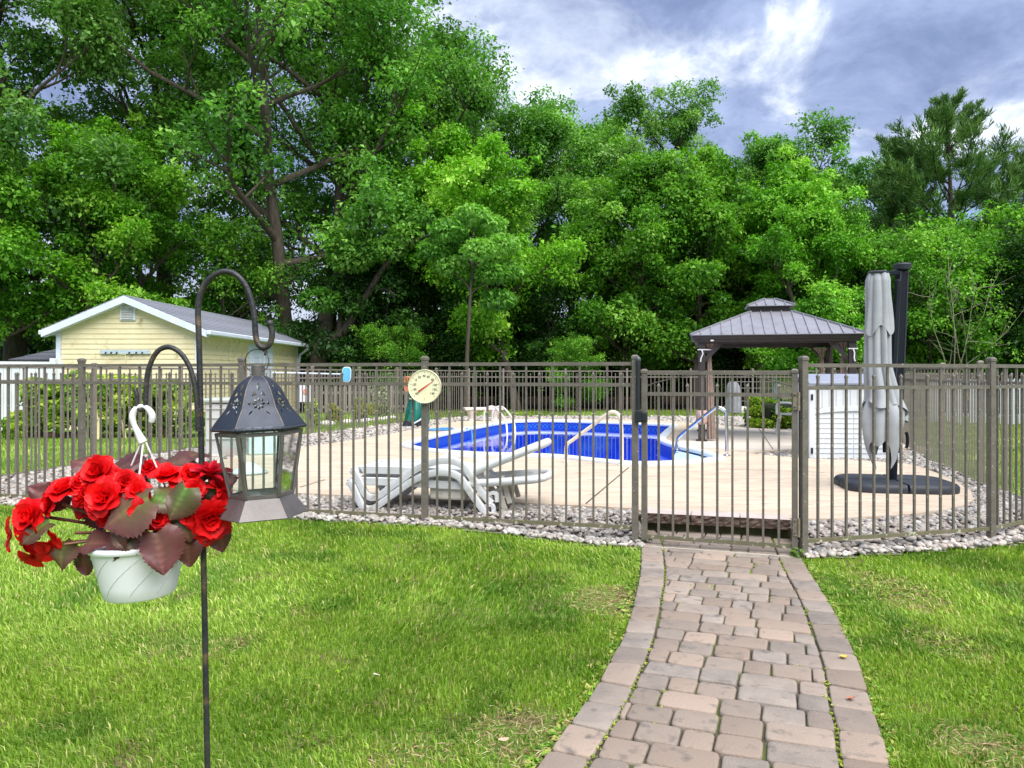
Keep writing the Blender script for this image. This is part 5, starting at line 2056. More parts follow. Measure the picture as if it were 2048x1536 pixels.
def hip(half0, z0, half1, z1, npan, ridge=0.0):
    """four sloping sides made of seamed panels"""
    mid = Vector((gzw / 2, gzw / 2))
    for k2 in range(4):
        ca, sa = math.cos(k2 * PI / 2), math.sin(k2 * PI / 2)

        def P(x, y, z):
            return Vector((mid.x + x * ca - y * sa, mid.y + x * sa + y * ca, z))
        for i in range(npan):
            xa = -half0 + 2 * half0 * i / npan
            xb = -half0 + 2 * half0 * (i + 1) / npan

            def top(x):
                if abs(x) <= half1:
                    return 1.0
                return (half0 - abs(x)) / (half0 - half1)
            ta, tb = top(xa), top(xb)

            def pt(x, t_):
                return P(x, -(half0 + (half1 - half0) * t_), z0 + (z1 - z0) * t_)
            pts = [pt(xa, 0), pt(xb, 0)]
            if tb > 0:
                pts.append(pt(xb, tb))
            for hx in (half1, -half1):
                if xa < hx < xb:
                    pts.append(pt(hx, 1.0))
            if ta > 0:
                pts.append(pt(xa, ta))
            mb = MB()
            n_ = len(pts)
            mb.add(pts + [p - Vector((0, 0, 0.012)) for p in pts], [tuple(range(n_)), tuple(reversed(range(n_, 2 * n_)))] + [(j, n_ + j, n_ + (j + 1) % n_, (j + 1) % n_) for j in range(n_)])
            pn = mb.part('roof_panel', MT['gaz_roof'], gaz, world=False)
            if ta > 0.03:
                MB().bar(pt(xa, 0.0) + Vector((0, 0, 0.012)), pt(xa, ta) + Vector((0, 0, 0.012)), 0.016, 0.024).part('seam', MT['gaz_roof'], pn, world=False)
        MB().bar(P(-half0, -half0, z0 + 0.012), P(-half1, -half1, z1 + 0.012), 0.04, 0.03).part('hip_cap', MT['gaz_roof'], gaz, world=False)


hip(1.47, gzl(2.095), 0.36, gzl(2.575), 16)
MB().box((gzw / 2, gzw / 2, gzl(2.61)), (0.68, 0.68, 0.14)).part('vent_box', MT['gaz'], gaz, world=False)
hip(0.425, gzl(2.685), 0.10, gzl(2.83), 5)
MB().box((gzw / 2, gzw / 2, gzl(2.838)), (0.22, 0.22, 0.02)).part('roof_cap', MT['gaz_roof'], gaz, world=False)
for (x, y, sx_, top) in ((0.13, 0.10, 1, 1.95), (gzw - 0.13, 0.10, -1, 1.95), (gzw - 0.16, gzw - 0.12, -1, 1.92), (0.16, gzw - 0.12, 1, 1.92)):
    zt = [0.03, 0.5, 0.95, 1.45, 1.58, 1.72, top - zr]
    rx = [0.085, 0.075, 0.065, 0.045, 0.035, 0.09, 0.15]
    M = TM[gaz.name]

    def axp(z, x=x, y=y, sx_=sx_):
        k3 = max(0.0, (z - 1.58) / 0.35)
        return M @ Vector((x + sx_ * 0.05 * k3 + 0.03 * (1.5 - min(z, 1.5)) * (1 if sx_ > 0 else 0), y, z))
    fold_loft('curtain', axp, lambda z, zt=zt, rx=rx: (float(np.interp(z, zt, rx)), float(np.interp(z, zt, rx)) * 0.7), 7, 0.5, x, lambda a, t, top=top: (top - zr) + (0.03 - (top - zr)) * t, MT['curtain'], gaz, int(x * 10 + y), n=42, cols=18)
for (x, sx_) in ((0.0, 1), (gzw, -1)):
    pts = [(x - 0.075, -0.08, gzl(1.83)), (x + 0.075, -0.08, gzl(1.83)), (x + 0.20 * (1 if sx_ > 0 else 0.4), 0.06, gzl(1.83))]
    MB().tube(pts, 0.012, 6).part('curtain_tie', MT['tie'], gaz, world=False)
    MB().tube([(x, -0.085, gzl(1.83)), (x + 0.02, -0.095, gzl(1.76)), (x - 0.015 + 0.03 * (sx_ < 0), -0.09, gzl(1.67)), (x - 0.02 + 0.05 * (sx_ < 0), -0.09, gzl(1.61))], 0.013, 6).part('tie_end', MT['tie'], gaz, smooth=60, world=False)
MB().box((0.18, -0.155, gzl(1.99)), (0.06, 0.03, 0.03)).part('light_sensor', MT['tie'], gaz, bevel=0.008, world=False)
MB().lathe([(0.075, 0.30), (0.10, 0.36), (0.105, 0.5), (0.095, 0.55), (0.08, 0.56)], 12, Matrix.Translation((0, 0, 0)), cap0=False, cap1=False).part('post_wrap', pm('pink_wrap', lin(196, 160, 150), rough=0.9), gaz, smooth=60, world=False)
MB().tube([(-0.02, -0.11, 0.52), (-0.01, -0.115, 0.35), (0.015, -0.11, 0.24), (-0.005, -0.112, 0.10), (0.01, -0.11, 0.02)], 0.010, 6).part('rope_end', MT['tie'], gaz, smooth=60, world=False)

# ------------------------------------------------------------------ pool handrails and ladder
MT['rail_white'] = pm('cream_rail', lin(226, 218, 200), lin(206, 198, 182), scale=8, rough=0.3)
MT['steel'] = pm('stainless', (0.62, 0.63, 0.64), (0.55, 0.56, 0.57), scale=8, rough=0.14, metal=1.0)


def rail(label, mat, pts, r):
    p0 = pts[-1]
    t_ = thing('handrail', label, 'handrail', (p0.x, p0.y, ZD))
    MB().tube(catmull(pts, 5), r, 12).part('tube', mat, t_, smooth=60)
    for p in (pts[0], pts[-1]):
        if p.z < ZD + 0.06:
            MB().lathe([(r * 1.05, 0.0), (r * 2.2, 0.0), (r * 2.2, 0.012), (r * 1.05, 0.024)], 16, Matrix.Translation((p.x, p.y, ZD + 0.001)), cap0=False, cap1=False).part('flange', mat, t_, smooth=40)
    return t_


d1 = G(1243, 932, ZD)
dY = d1.y
rail('cream pool handrail left of the entry steps', MT['rail_white'], [W(1133, 922, dY + 0.45), W(1133, 892, dY + 0.45), W(1148, 878, dY + 0.40), W(1185, 851, dY + 0.25), W(1212, 830, dY + 0.12), W(1226, 824, dY + 0.05), W(1238, 832, dY), W(1243, 860, dY), W(1243.5, 931, dY)], 0.026)
d2 = G(1453, 912, ZD)
dY = d2.y
rail('steel pool handrail on the gazebo side of the entry steps', MT['steel'], [W(1354, 896, dY + 0.9), W(1354, 884, dY + 0.9), W(1360, 872, dY + 0.85), W(1395, 843, dY + 0.4), W(1425, 820, dY + 0.1), W(1437, 815, dY + 0.03), W(1449, 821, dY), W(1453, 838, dY), W(1453.5, 911.5, dY)], 0.026)
lad = thing('pool_ladder', 'pale tubular pool ladder hooked over the far left coping', 'ladder', G(985, 848, ZD))
lY = 18.0
for k2, (du, dyy) in enumerate(((0, 0.0), (16, 0.22))):
    pts = [W(968 + du, 849 + 0 * k2, lY + dyy), W(969 + du, 826, lY + dyy), W(977 + du, 815, lY + dyy), W(985 + du, 813, lY + dyy), W(995 + du, 819, lY - 0.1 + dyy), W(1010 + du, 840, lY - 0.5 + dyy), W(1014 + du, 862, lY - 0.8 + dyy), W(1014 + du, 905, lY - 0.85 + dyy)]
    MB().tube(catmull(pts, 4), 0.022, 8).part('side_rail', MT['rail_white'], lad, smooth=60)
for z in (-0.1, -0.38):
    a = W(1014, 880, lY - 0.82); b = W(1030, 880, lY - 0.60)
    MB().bar((a.x, a.y, z), (b.x, b.y, z), 0.08, 0.03).part('tread', MT['rail_white'], lad)

# ------------------------------------------------------------------ concrete garden bench
MT['cast'] = pm('cast_concrete', lin(214, 208, 198), lin(184, 176, 164), scale=9, rough=0.85, bump=0.3)
bp_ = G(966, 848, 0.1)
ben = thing('garden_bench', 'white cast stone bench on the gravel behind the pool ladder', 'bench', (bp_.x, bp_.y + 0.2, 0.10), R(12))
MB().box((0, 0, 0.385), (1.02, 0.36, 0.07)).part('seat', MT['cast'], ben, bevel=0.02, seg=2, world=False)
for x in (-0.30, 0.30):
    MB().lathe([(0.15, 0.0), (0.15, 0.04), (0.10, 0.08), (0.085, 0.16), (0.12, 0.24), (0.15, 0.31), (0.15, 0.35)], 10, Matrix.Translation((x, 0, 0))).part('leg', MT['cast'], ben, smooth=40, world=False)

# ------------------------------------------------------------------ plastic garden chairs
MT['chair_cream'] = pm('cream_resin_chair', lin(226, 214, 160), lin(204, 190, 138), scale=7, rough=0.5)


def chair(label, loc, rotz, mat):
    t_ = thing('garden_chair', label, 'chair', loc, rotz, 'moulded garden chairs')
    mb = MB()
    mb.box((0, 0, 0.41), (0.46, 0.44, 0.03))
    mb.part('seat', mat, t_, bevel=0.014, seg=2, world=False)
    mb = MB()       # bowed back shell
    n_ = 8
    for j in range(6):
        z = 0.41 + 0.46 * j / 5
        for i in range(n_ + 1):
            a = -0.9 + 1.8 * i / n_
            w_ = 0.25 * (1 - 0.22 * (j / 5) ** 3)
            mb.v.append(Vector((w_ * math.sin(a) / 0.78, 0.20 + 0.10 * j / 5 + 0.10 * (math.cos(a) - 0.62), z - (0.06 * (abs(a) / 0.9) ** 3 if j == 5 else 0))))
    N = len(mb.v)
    mb.v += [p + Vector((0, 0.018, 0)) for p in mb.v]
    w2 = n_ + 1
    for j in range(5):
        for i in range(n_):
            a = j * w2 + i
            mb.f += [(a, a + 1, a + w2 + 1, a + w2), (N + a + w2, N + a + w2 + 1, N + a + 1, N + a)]
    for j in range(5):
        for i in (0, n_):
            a = j * w2 + i
            mb.f.append((a, a + w2, N + a + w2, N + a))
    for i in range(n_):
        for j in (0, 5):
            a = j * w2 + i
            mb.f.append((a, a + 1, N + a + 1, N + a))
    mb.part('backrest', mat, t_, smooth=50, world=False)
    for sx_ in (-1, 1):
        MB().add([(sx_ * 0.20, -0.21, 0.42), (sx_ * 0.25, -0.21, 0.42), (sx_ * 0.29, -0.27, 0), (sx_ * 0.24, -0.27, 0), (sx_ * 0.20, -0.15, 0.42), (sx_ * 0.25, -0.15, 0.42), (sx_ * 0.29, -0.23, 0), (sx_ * 0.24, -0.23, 0)],
                 [(0, 1, 2, 3), (7, 6, 5, 4), (0, 4, 5, 1), (3, 2, 6, 7), (0, 3, 7, 4), (1, 5, 6, 2)]).part('leg', mat, t_, world=False)
        MB().add([(sx_ * 0.20, 0.18, 0.42), (sx_ * 0.25, 0.18, 0.42), (sx_ * 0.29, 0.30, 0), (sx_ * 0.24, 0.30, 0), (sx_ * 0.20, 0.24, 0.42), (sx_ * 0.25, 0.24, 0.42), (sx_ * 0.29, 0.34, 0), (sx_ * 0.24, 0.34, 0)],
                 [(0, 1, 2, 3), (7, 6, 5, 4), (0, 4, 5, 1), (3, 2, 6, 7), (0, 3, 7, 4), (1, 5, 6, 2)]).part('leg', mat, t_, world=False)
        MB().tube(catmull([Vector((sx_ * 0.26, -0.24, 0.40)), Vector((sx_ * 0.28, -0.22, 0.58)), Vector((sx_ * 0.28, -0.15, 0.63)), Vector((sx_ * 0.28, 0.08, 0.63)), Vector((sx_ * 0.25, 0.24, 0.60))], 4), 0.022, 8).part('armrest', mat, t_, smooth=60, world=False)
    return t_


cp = G(1580, 871, ZD)
chair('white moulded garden chair beside the clipped hedge', (cp.x + 0.18, cp.y + 0.2, ZD + 0.004), R(-62), MT['shed_white'])
cp = G(212, 876, 0.09)
chair('cream moulded garden chair in front of the hydrangea bushes', (cp.x, cp.y, 0.09), R(50), MT['chair_cream'])

# ------------------------------------------------------------------ resin deck boxes and a low stool by the left fence
MT['box_grey'] = pm('weathered_grey_resin', lin(196, 196, 194), lin(176, 176, 172), scale=5, rough=0.6)
MT['box_lid'] = pm('sage_lid', lin(176, 182, 174), lin(160, 168, 158), scale=5, rough=0.55)
bx = G(408, 918, 0.10)
dbx = thing('deck_box', 'tall grey resin deck box with sage lid on the gravel by the side fence', 'deck box', (bx.x, bx.y, 0.10), R(10))
MB().box((0.36, 0.35, 0.42), (0.70, 0.66, 0.84)).part('body', MT['box_grey'], dbx, bevel=0.02, seg=2, world=False)
for z in (0.30, 0.62, 0.76):
    MB().box((0.36, 0.012, z), (0.66, 0.02, 0.012)).part('rib', MT['box_lid'], dbx, world=False)
MB().box((0.36, 0.35, 0.885), (0.78, 0.74, 0.07)).part('lid', MT['box_lid'], dbx, bevel=0.025, seg=2, world=False)
MT['aqua'] = pm('glass_tint_resin', lin(206, 226, 226), lin(188, 212, 214), scale=5, rough=0.45)  # white plastic; aqua tint of the lantern glass put into its colour
bx = G(495, 911, ZD)
db2 = thing('deck_box', 'low white resin deck box given the aqua tint of the lantern glass, standing on the deck behind the lantern', 'deck box', (bx.x, bx.y, ZD), R(14))
MB().box((0.34, 0.25, 0.17), (0.66, 0.48, 0.34)).part('body', MT['aqua'], db2, bevel=0.03, seg=2, world=False)
MB().box((0.34, 0.25, 0.365), (0.70, 0.52, 0.05)).part('lid', MT['aqua'], db2, bevel=0.02, seg=2, world=False)
bx = G(498, 947, ZD)
stl = thing('pool_float_dispenser', 'white cone-shaped plastic pool float left on the deck behind the lantern', 'pool float', (bx.x, bx.y, ZD))
MB().lathe([(0.20, 0.0), (0.205, 0.02), (0.17, 0.05), (0.10, 0.10), (0.06, 0.13), (0.0, 0.14)], 24, cap1=False).part('cone', MT['aqua'], stl, smooth=40, world=False)
MB().lathe([(0.206, 0.006), (0.225, 0.010), (0.225, 0.022), (0.206, 0.026)], 24, cap0=False, cap1=False).part('rim', MT['box_lid'], stl, smooth=40, world=False)

# ------------------------------------------------------------------ pool net, covered cart, hose and cord by the left fence
MT['net_blue'] = pm('blue_net', lin(104, 190, 236), lin(84, 168, 220), scale=30, rough=0.7, bump=0.5, bscale=160)
MT['pole_white'] = pm('white_pole', lin(226, 232, 240), rough=0.35)
net = thing('pool_net', 'blue pool skimmer net on a white pole laid along the side fence', 'pool net', W(640, 747, 14.2))
MB().tube([W(545, 745.5, 12.9), W(610, 746.5, 14.0), W(684, 748.5, 15.5)], 0.016, 8).part('pole', MT['pole_white'], net, smooth=60)
mb = MB()
cN = W(693, 749, 15.5)
pl = []
for k2 in range(20):
    a = 2 * PI * k2 / 20
    pl.append((0.082 * math.copysign(abs(math.cos(a)) ** 0.5, math.cos(a)), 0.14 * math.copysign(abs(math.sin(a)) ** 0.6, math.sin(a))))
mb.prism(pl, -0.02, 0.02, Matrix.Translation(cN) @ Matrix.Rotation(R(4), 4, 'Y') @ Matrix.Rotation(PI / 2, 4, 'X'))
mb.part('net', MT['net_blue'], net, bevel=0.008)
mb = MB()
mb.tube([Matrix.Translation(cN) @ Matrix.Rotation(R(4), 4, 'Y') @ Vector((x * 1.04, -0.0, y * 1.04)) for x, y in pl], 0.011, 6, closed=True)
mb.part('net_frame', MT['pole_white'], net, smooth=60)

MT['tarp'] = pm('green_tarp', lin(12, 116, 98), lin(6, 84, 74), scale=5, rough=0.4, bump=0.3, bscale=14)
gc = G(832, 856, 0.10)
cart = thing('covered_cart', 'wheeled pool cleaner cart wrapped in green tarp against the fence corner', 'cart', (gc.x, gc.y, 0.10))
M = TM[cart.name]


def cart_rad(z):
    r = float(np.interp(z, [0.06, 0.2, 0.45, 0.62, 0.70, 0.85, 0.95], [0.30, 0.31, 0.26, 0.20, 0.155, 0.17, 0.10]))
    return r, r * 0.8


fold_loft('tarp', lambda z: M @ Vector((0.03 * math.sin(z * 4), 0, z)), cart_rad, 9, 0.28, 0.5, lambda a, t: 0.95 + (0.10 + 0.04 * math.sin(3 * a) - 0.95) * t, MT['tarp'], cart, 21, n=54, cols=20)
MB().lathe([(0.17, 0.685), (0.172, 0.69), (0.172, 0.71), (0.17, 0.715)], 20, cap0=False, cap1=False).part('tie_cord', MT['tie'], cart, world=False)
for x in (-0.17, 0.12):
    wh = MB().lathe([(0.03, -0.03), (0.09, -0.03), (0.105, -0.015), (0.105, 0.015), (0.09, 0.03), (0.03, 0.03)], 18, Matrix.Translation((x, -0.27, 0.105)) @ Matrix.Rotation(PI / 2, 4, 'X')).part('wheel', MT['black'], cart, smooth=40, world=False)
    MB().lathe([(0.001, 0.031), (0.055, 0.034), (0.06, 0.031)], 14, Matrix.Translation((x, -0.27, 0.105)) @ Matrix.Rotation(PI / 2, 4, 'X'), cap0=False, cap1=False).part('hub', MT['base_weight'], wh, world=False)
MB().tube([(-0.02, -0.30, 0.12), (0.12, -0.32, 0.20), (0.22, -0.30, 0.27)], 0.022, 8).part('handle_tube', MT['pole_white'], cart, smooth=60, world=False)
MT['hose'] = pm('blue_hose', lin(70, 140, 206), lin(52, 120, 190), scale=20, rough=0.5)
hs_ = [G(858, 856, ZD), G(850, 862, ZD), G(880, 860, ZD), G(905, 858.5, ZD), G(875, 863, ZD), G(845, 861.5, ZD), G(900, 862, ZD), G(930, 861, ZD)]
hs_ = [p + Vector((0, 0, 0.022 + 0.006 * (i % 3))) for i, p in enumerate(hs_)] + [W(940, 857, 17.0), W(944, 868, 16.4), W(945, 892, 16.2)]
hose = thing('vacuum_hose', 'coiled blue pool hose lying on the deck and dipping into the pool', 'hose', G(880, 861, ZD))
MB().tube(catmull(hs_, 6), 0.018, 8).part('tube', MT['hose'], hose, smooth=60)
MT['orange'] = pm('orange_cord', lin(226, 150, 120), lin(206, 118, 88), scale=20, rough=0.6)
cord = thing('cord', 'hank of pale orange cord hung on the side fence beside the thermometer', 'cord', W(816, 780, 19.5))
for k2 in range(3):
    pts = [W(812 + 4 * math.sin(a) * (1 + 0.3 * k2) + k2 * 3, 768 - 15 * math.cos(a), 19.25 + 0.02 * k2) for a in np.linspace(0, 2 * PI, 14)[:-1]]
    MB().tube(pts, 0.010, 6, closed=True).part('loop', MT['orange'], cord, smooth=60)

# ------------------------------------------------------------------ yellow shed
MT['siding'] = pm('yellow_siding', lin(234, 222, 182), lin(224, 210, 166), scale=3, rough=0.6, spots=lin(176, 164, 116), spot_scale=5, spot_lo=0.60, spot_hi=0.78)
MT['trim'] = pm('white_trim', lin(222, 230, 242), lin(206, 214, 228), scale=4, rough=0.5)
MT['shingle'] = pm('grey_shingle', lin(134, 136, 146), lin(112, 114, 126), scale=26, rough=0.85, bump=0.5, bscale=60, rand=0.08)
MT['shingle_dark'] = pm('dark_shingle', lin(84, 86, 94), lin(68, 70, 78), scale=26, rough=0.85, bump=0.5, bscale=60, rand=0.08)
MT['door_white'] = pm('white_door', lin(220, 228, 244), lin(206, 214, 232), scale=3, rough=0.4)
SY = 18.0
sL, sR = W(118, 747, SY).x, W(396, 747, SY).x
zE, zP = W(0, 655, SY).z, W(0, 597, SY).z
sLen = 8.3
shx = (sL + sR) / 2
shed = thing('yellow_shed', 'long yellow clapboard shed with grey shingle roof behind the hydrangeas', 'shed', (shx, SY, 0.09), 0)
hw = (sR - sL) / 2
zE -= 0.09
zP -= 0.09
ang_r = R(-1.5)


def board(mb, x0, x1, x0t, x1t, y, z0, z1):
    mb.add([(x0, y - 0.018, z0), (x1, y - 0.018, z0), (x1t, y - 0.004, z1), (x0t, y - 0.004, z1), (x0, y + 0.02, z0), (x1, y + 0.02, z0), (x1t, y + 0.02, z1), (x0t, y + 0.02, z1)],
           [(0, 1, 2, 3), (7, 6, 5, 4), (0, 4, 5, 1), (3, 2, 6, 7), (0, 3, 7, 4), (1, 5, 6, 2)])


pitch = 0.118
wallf = MB()
wallf.add([(-hw, 0.02, 0), (hw, 0.02, 0), (hw, 0.02, zE), (0, 0.02, zP - 0.02), (-hw, 0.02, zE), (-hw, sLen, 0), (hw, sLen, 0), (hw, sLen, zE), (0, sLen, zP - 0.02), (-hw, sLen, zE)],
          [(0, 1, 2, 3, 4), (9, 8, 7, 6, 5), (1, 6, 7, 2), (0, 4, 9, 5)])
wall = wallf.part('wall', MT['siding'], shed, world=False)
nb = int(zP / pitch)
for k2 in range(nb):
    z0, z1 = k2 * pitch, (k2 + 1) * pitch

    def half(z):
        return hw - 0.06 if z <= zE else max(0.0, (hw - 0.06) * (zP - z) / (zP - zE))
    if half(z1) <= 0.02:
        break
    mb = MB()
    board(mb, -half(z0), half(z0), -half(z1), half(z1), 0.0, z0, z1)
    mb.part('clapboard', MT['siding'], wall, world=False)
    if z1 < zE:
        mb = MB()
        M = Matrix.Translation((hw, 0, 0)) @ Matrix.Rotation(PI / 2, 4, 'Z')
        mb2 = MB()
        board(mb2, 0.06, sLen - 0.06, 0.06, sLen - 0.06, 0.0, z0, z1)
        mb.add([M @ p for p in mb2.v], mb2.f)
        mb.part('clapboard', MT['siding'], wall, world=False)
for x in (-hw, hw):
    MB().box((x, 0.0, zE / 2), (0.11, 0.06, zE)).part('corner_board', MT['trim'], shed, world=False)
MB().box((hw, sLen - 0.03, zE / 2), (0.06, 0.10, zE)).part('corner_board', MT['trim'], shed, world=False)
# roof of shingle courses
ov_ = 0.28
sl_ = (zP - zE) / hw
for s in (-1, 1):
    nc = 13
    for k2 in range(nc):
        xa, xb = (hw + ov_) * (1 - k2 / nc), (hw + ov_) * (1 - (k2 + 1) / nc) - 0.02
        za, zb = zP - sl_ * xa + 0.06, zP - sl_ * max(xb, 0) + 0.06
        mb = MB()
        mb.add([(s * xa, -0.22, za + 0.016), (s * xa, sLen + 0.2, za + 0.016), (s * max(xb, 0), sLen + 0.2, zb + 0.004), (s * max(xb, 0), -0.22, zb + 0.004),
                (s * xa, -0.22, za - 0.012), (s * xa, sLen + 0.2, za - 0.012), (s * max(xb, 0), sLen + 0.2, zb - 0.016), (s * max(xb, 0), -0.22, zb - 0.016)],
               [(0, 1, 2, 3), (7, 6, 5, 4), (0, 4, 5, 1), (3, 2, 6, 7), (0, 3, 7, 4), (1, 5, 6, 2)])
        mb.part('shingle_course', MT['shingle'], shed, world=False)
    a = Vector((s * (hw + ov_), -0.235, zP - sl_ * (hw + ov_) - 0.035))
    b = Vector((0, -0.235, zP - 0.035))
    mb = MB()
    mb.add([a + Vector((0, 0, -0.08)), b + Vector((0, 0, -0.08)), b + Vector((0, 0, 0.08)), a + Vector((0, 0, 0.08)), a + Vector((0, 0.22, -0.08)), b + Vector((0, 0.22, -0.08)), b + Vector((0, 0.22, 0.08)), a + Vector((0, 0.22, 0.08))],
           [(0, 1, 2, 3), (7, 6, 5, 4), (0, 4, 5, 1), (3, 2, 6, 7), (0, 3, 7, 4), (1, 5, 6, 2)])
    mb.part('rake_board', MT['trim'], shed, world=False)
    xg = s * (hw + ov_ + 0.04)
    zg_ = zP - sl_ * (hw + ov_)
    MB().box((xg, sLen / 2, zg_ - 0.01), (0.10, sLen + 0.42, 0.11)).part('gutter', MT['trim'], shed, bevel=0.02, world=False)
    MB().box((s * (hw + ov_ / 2), sLen / 2, zg_ - 0.03), (ov_, sLen + 0.3, 0.02)).part('soffit', MT['trim'], shed, world=False)
xg = hw + ov_ + 0.04
MB().tube([(xg, sLen + 0.1, zg_ - 0.03), (xg - 0.02, sLen + 0.1, zg_ - 0.14), (hw + 0.07, sLen + 0.1, zg_ - 0.32), (hw + 0.05, sLen + 0.02, zg_ - 0.6), (hw + 0.05, sLen, 0.1)], 0.045, 8).part('downspout', MT['trim'], shed, smooth=40, world=False)
# louvred gable vent
vz = W(0, 627, SY).z - 0.09
vent = MB().box((0, -0.03, vz), (0.36, 0.05, 0.34)).part('gable_vent', MT['trim'], shed, bevel=0.01, world=False)
for k2 in range(7):
    M = Matrix.Translation((0, -0.065, vz - 0.12 + 0.04 * k2)) @ Matrix.Rotation(R(-35), 4, 'X')
    MB().box((0, 0, 0), (0.27, 0.008, 0.036), M).part('louvre', MT['box_grey'], vent, world=False)
# hose rack board with hooks
rk = W(252, 704, SY)
rb = MB().box((rk.x - shx, -0.045, rk.z - 0.09), (1.16, 0.03, 0.10)).part('hanging_rail', pm('pale_blue_board', lin(190, 206, 212), rough=0.6), shed, bevel=0.006, world=False)
for dx in (-0.43, -0.30, -0.17, 0.12, 0.28, 0.42):
    MB().tube([(rk.x - shx + dx, -0.06, rk.z - 0.10), (rk.x - shx + dx, -0.12, rk.z - 0.13), (rk.x - shx + dx + 0.02, -0.12, rk.z - 0.09)], 0.012, 6).part('peg', MT['base_weight'], rb, smooth=60, world=False)
MB().tube([(rk.x - shx - 0.45, -0.08, rk.z - 0.28), (rk.x - shx - 0.15, -0.09, rk.z - 0.17), (rk.x - shx + 0.02, -0.08, rk.z - 0.15), (rk.x - shx + 0.03, -0.08, rk.z - 0.32)], 0.008, 6).part('cord', MT['chair_cream'], rb, smooth=60, world=False)
# double door on the long side
yd0 = 3.5
dw = 1.9
zd1 = 2.06
MB().box((hw + 0.02, yd0 + dw / 2, zd1 / 2), (0.05, dw + 0.24, zd1 + 0.14)).part('door_frame', MT['trim'], shed, world=False)
for k2 in range(2):
    dr = MB().box((hw + 0.045, yd0 + dw * (0.25 + 0.5 * k2), zd1 / 2), (0.05, dw / 2 - 0.02, zd1 - 0.02)).part('door', MT['door_white'], shed, world=False)
    for z in (0.55, 1.45):
        mb = MB()
        yc2 = yd0 + dw * (0.25 + 0.5 * k2)
        for (dy, dz, sy_, sz) in ((0, 0.34, 0.62, 0.03), (0, -0.34, 0.62, 0.03), (0.31, 0, 0.03, 0.68), (-0.31, 0, 0.03, 0.68)):
            mb.box((hw + 0.075, yc2 + dy, z + dz), (0.014, sy_, sz))
        mb.part('door_panel', MT['trim'], dr, world=False)
# lean-to at the left side
lx1 = sL - shx - 0.0
lx0 = W(30, 722, SY + 1).x - shx
lzt, lzb = W(0, 669, SY + 3.15).z - 0.09, W(0, 720, SY + 0.75).z - 0.09
ln_ = thing('lean_to', 'lower lean-to with dark shingle roof against the left side of the yellow shed', 'lean-to', (shx, SY, 0.09), 0)
MB().add([(lx0 + 0.1, 1.0, 0), (lx1 - 0.02, 1.0, 0), (lx1 - 0.02, 1.0, lzb - 0.05), (lx0 + 0.1, 1.0, lzb - 0.05), (lx0 + 0.1, 5, 0), (lx1 - 0.02, 5, 0), (lx1 - 0.02, 5, lzb - 0.05), (lx0 + 0.1, 5, lzb - 0.05)],
         [(0, 1, 2, 3), (7, 6, 5, 4), (0, 3, 7, 4), (2, 6, 7, 3)]).part('wall', MT['box_grey'], ln_, world=False)
xr = lx1 - 0.05
for k2 in range(8):          # hipped roof: courses face the lawn, shortening towards the shed wall
    t0, t1 = k2 / 8, min(1.0, (k2 + 1.12) / 8)

    def rp(t_, side):
        return Vector((lx0 + (xr - lx0) * t_ * 0.96 if side == 0 else xr, 0.75 + 2.4 * t_, lzb + (lzt - lzb) * t_))
    c_ = [rp(t0, 0) + Vector((0, 0, 0.02)), rp(t0, 1) + Vector((0, 0, 0.02)), rp(t1, 1) + Vector((0, 0, 0.004)), rp(t1, 0) + Vector((0, 0, 0.004))]
    MB().add(c_ + [p - Vector((0, 0, 0.03)) for p in c_], [(0, 1, 2, 3), (7, 6, 5, 4), (0, 4, 5, 1), (3, 2, 6, 7), (0, 3, 7, 4), (1, 5, 6, 2)]).part('shingle_course', MT['shingle_dark'], ln_, world=False)
    l_ = [rp(t0, 0) + Vector((0, 0, 0.02)), rp(t1, 0) + Vector((0, 0, 0.004)), Vector((rp(t1, 0).x, 5.2, rp(t1, 0).z + 0.004)), Vector((rp(t0, 0).x, 5.2, rp(t0, 0).z + 0.02))]
    MB().add(l_ + [p - Vector((0, 0, 0.03)) for p in l_], [(0, 1, 2, 3), (7, 6, 5, 4), (0, 4, 5, 1), (3, 2, 6, 7), (0, 3, 7, 4), (1, 5, 6, 2)]).part('shingle_course', MT['shingle_dark'], ln_, world=False)
MB().add([(lx0 + 0.12, 0.85, 0), (xr, 0.85, 0), (xr, 0.85, lzb - 0.02), (lx0 + 0.12, 0.85, lzb - 0.02), (lx0 + 0.12, 1.0, 0), (xr, 1.0, 0), (xr, 1.0, lzb - 0.02), (lx0 + 0.12, 1.0, lzb - 0.02)],
         [(0, 1, 2, 3), (7, 6, 5, 4), (0, 3, 7, 4), (2, 6, 7, 3), (1, 5, 6, 2)]).part('front_wall', MT['box_grey'], ln_, world=False)

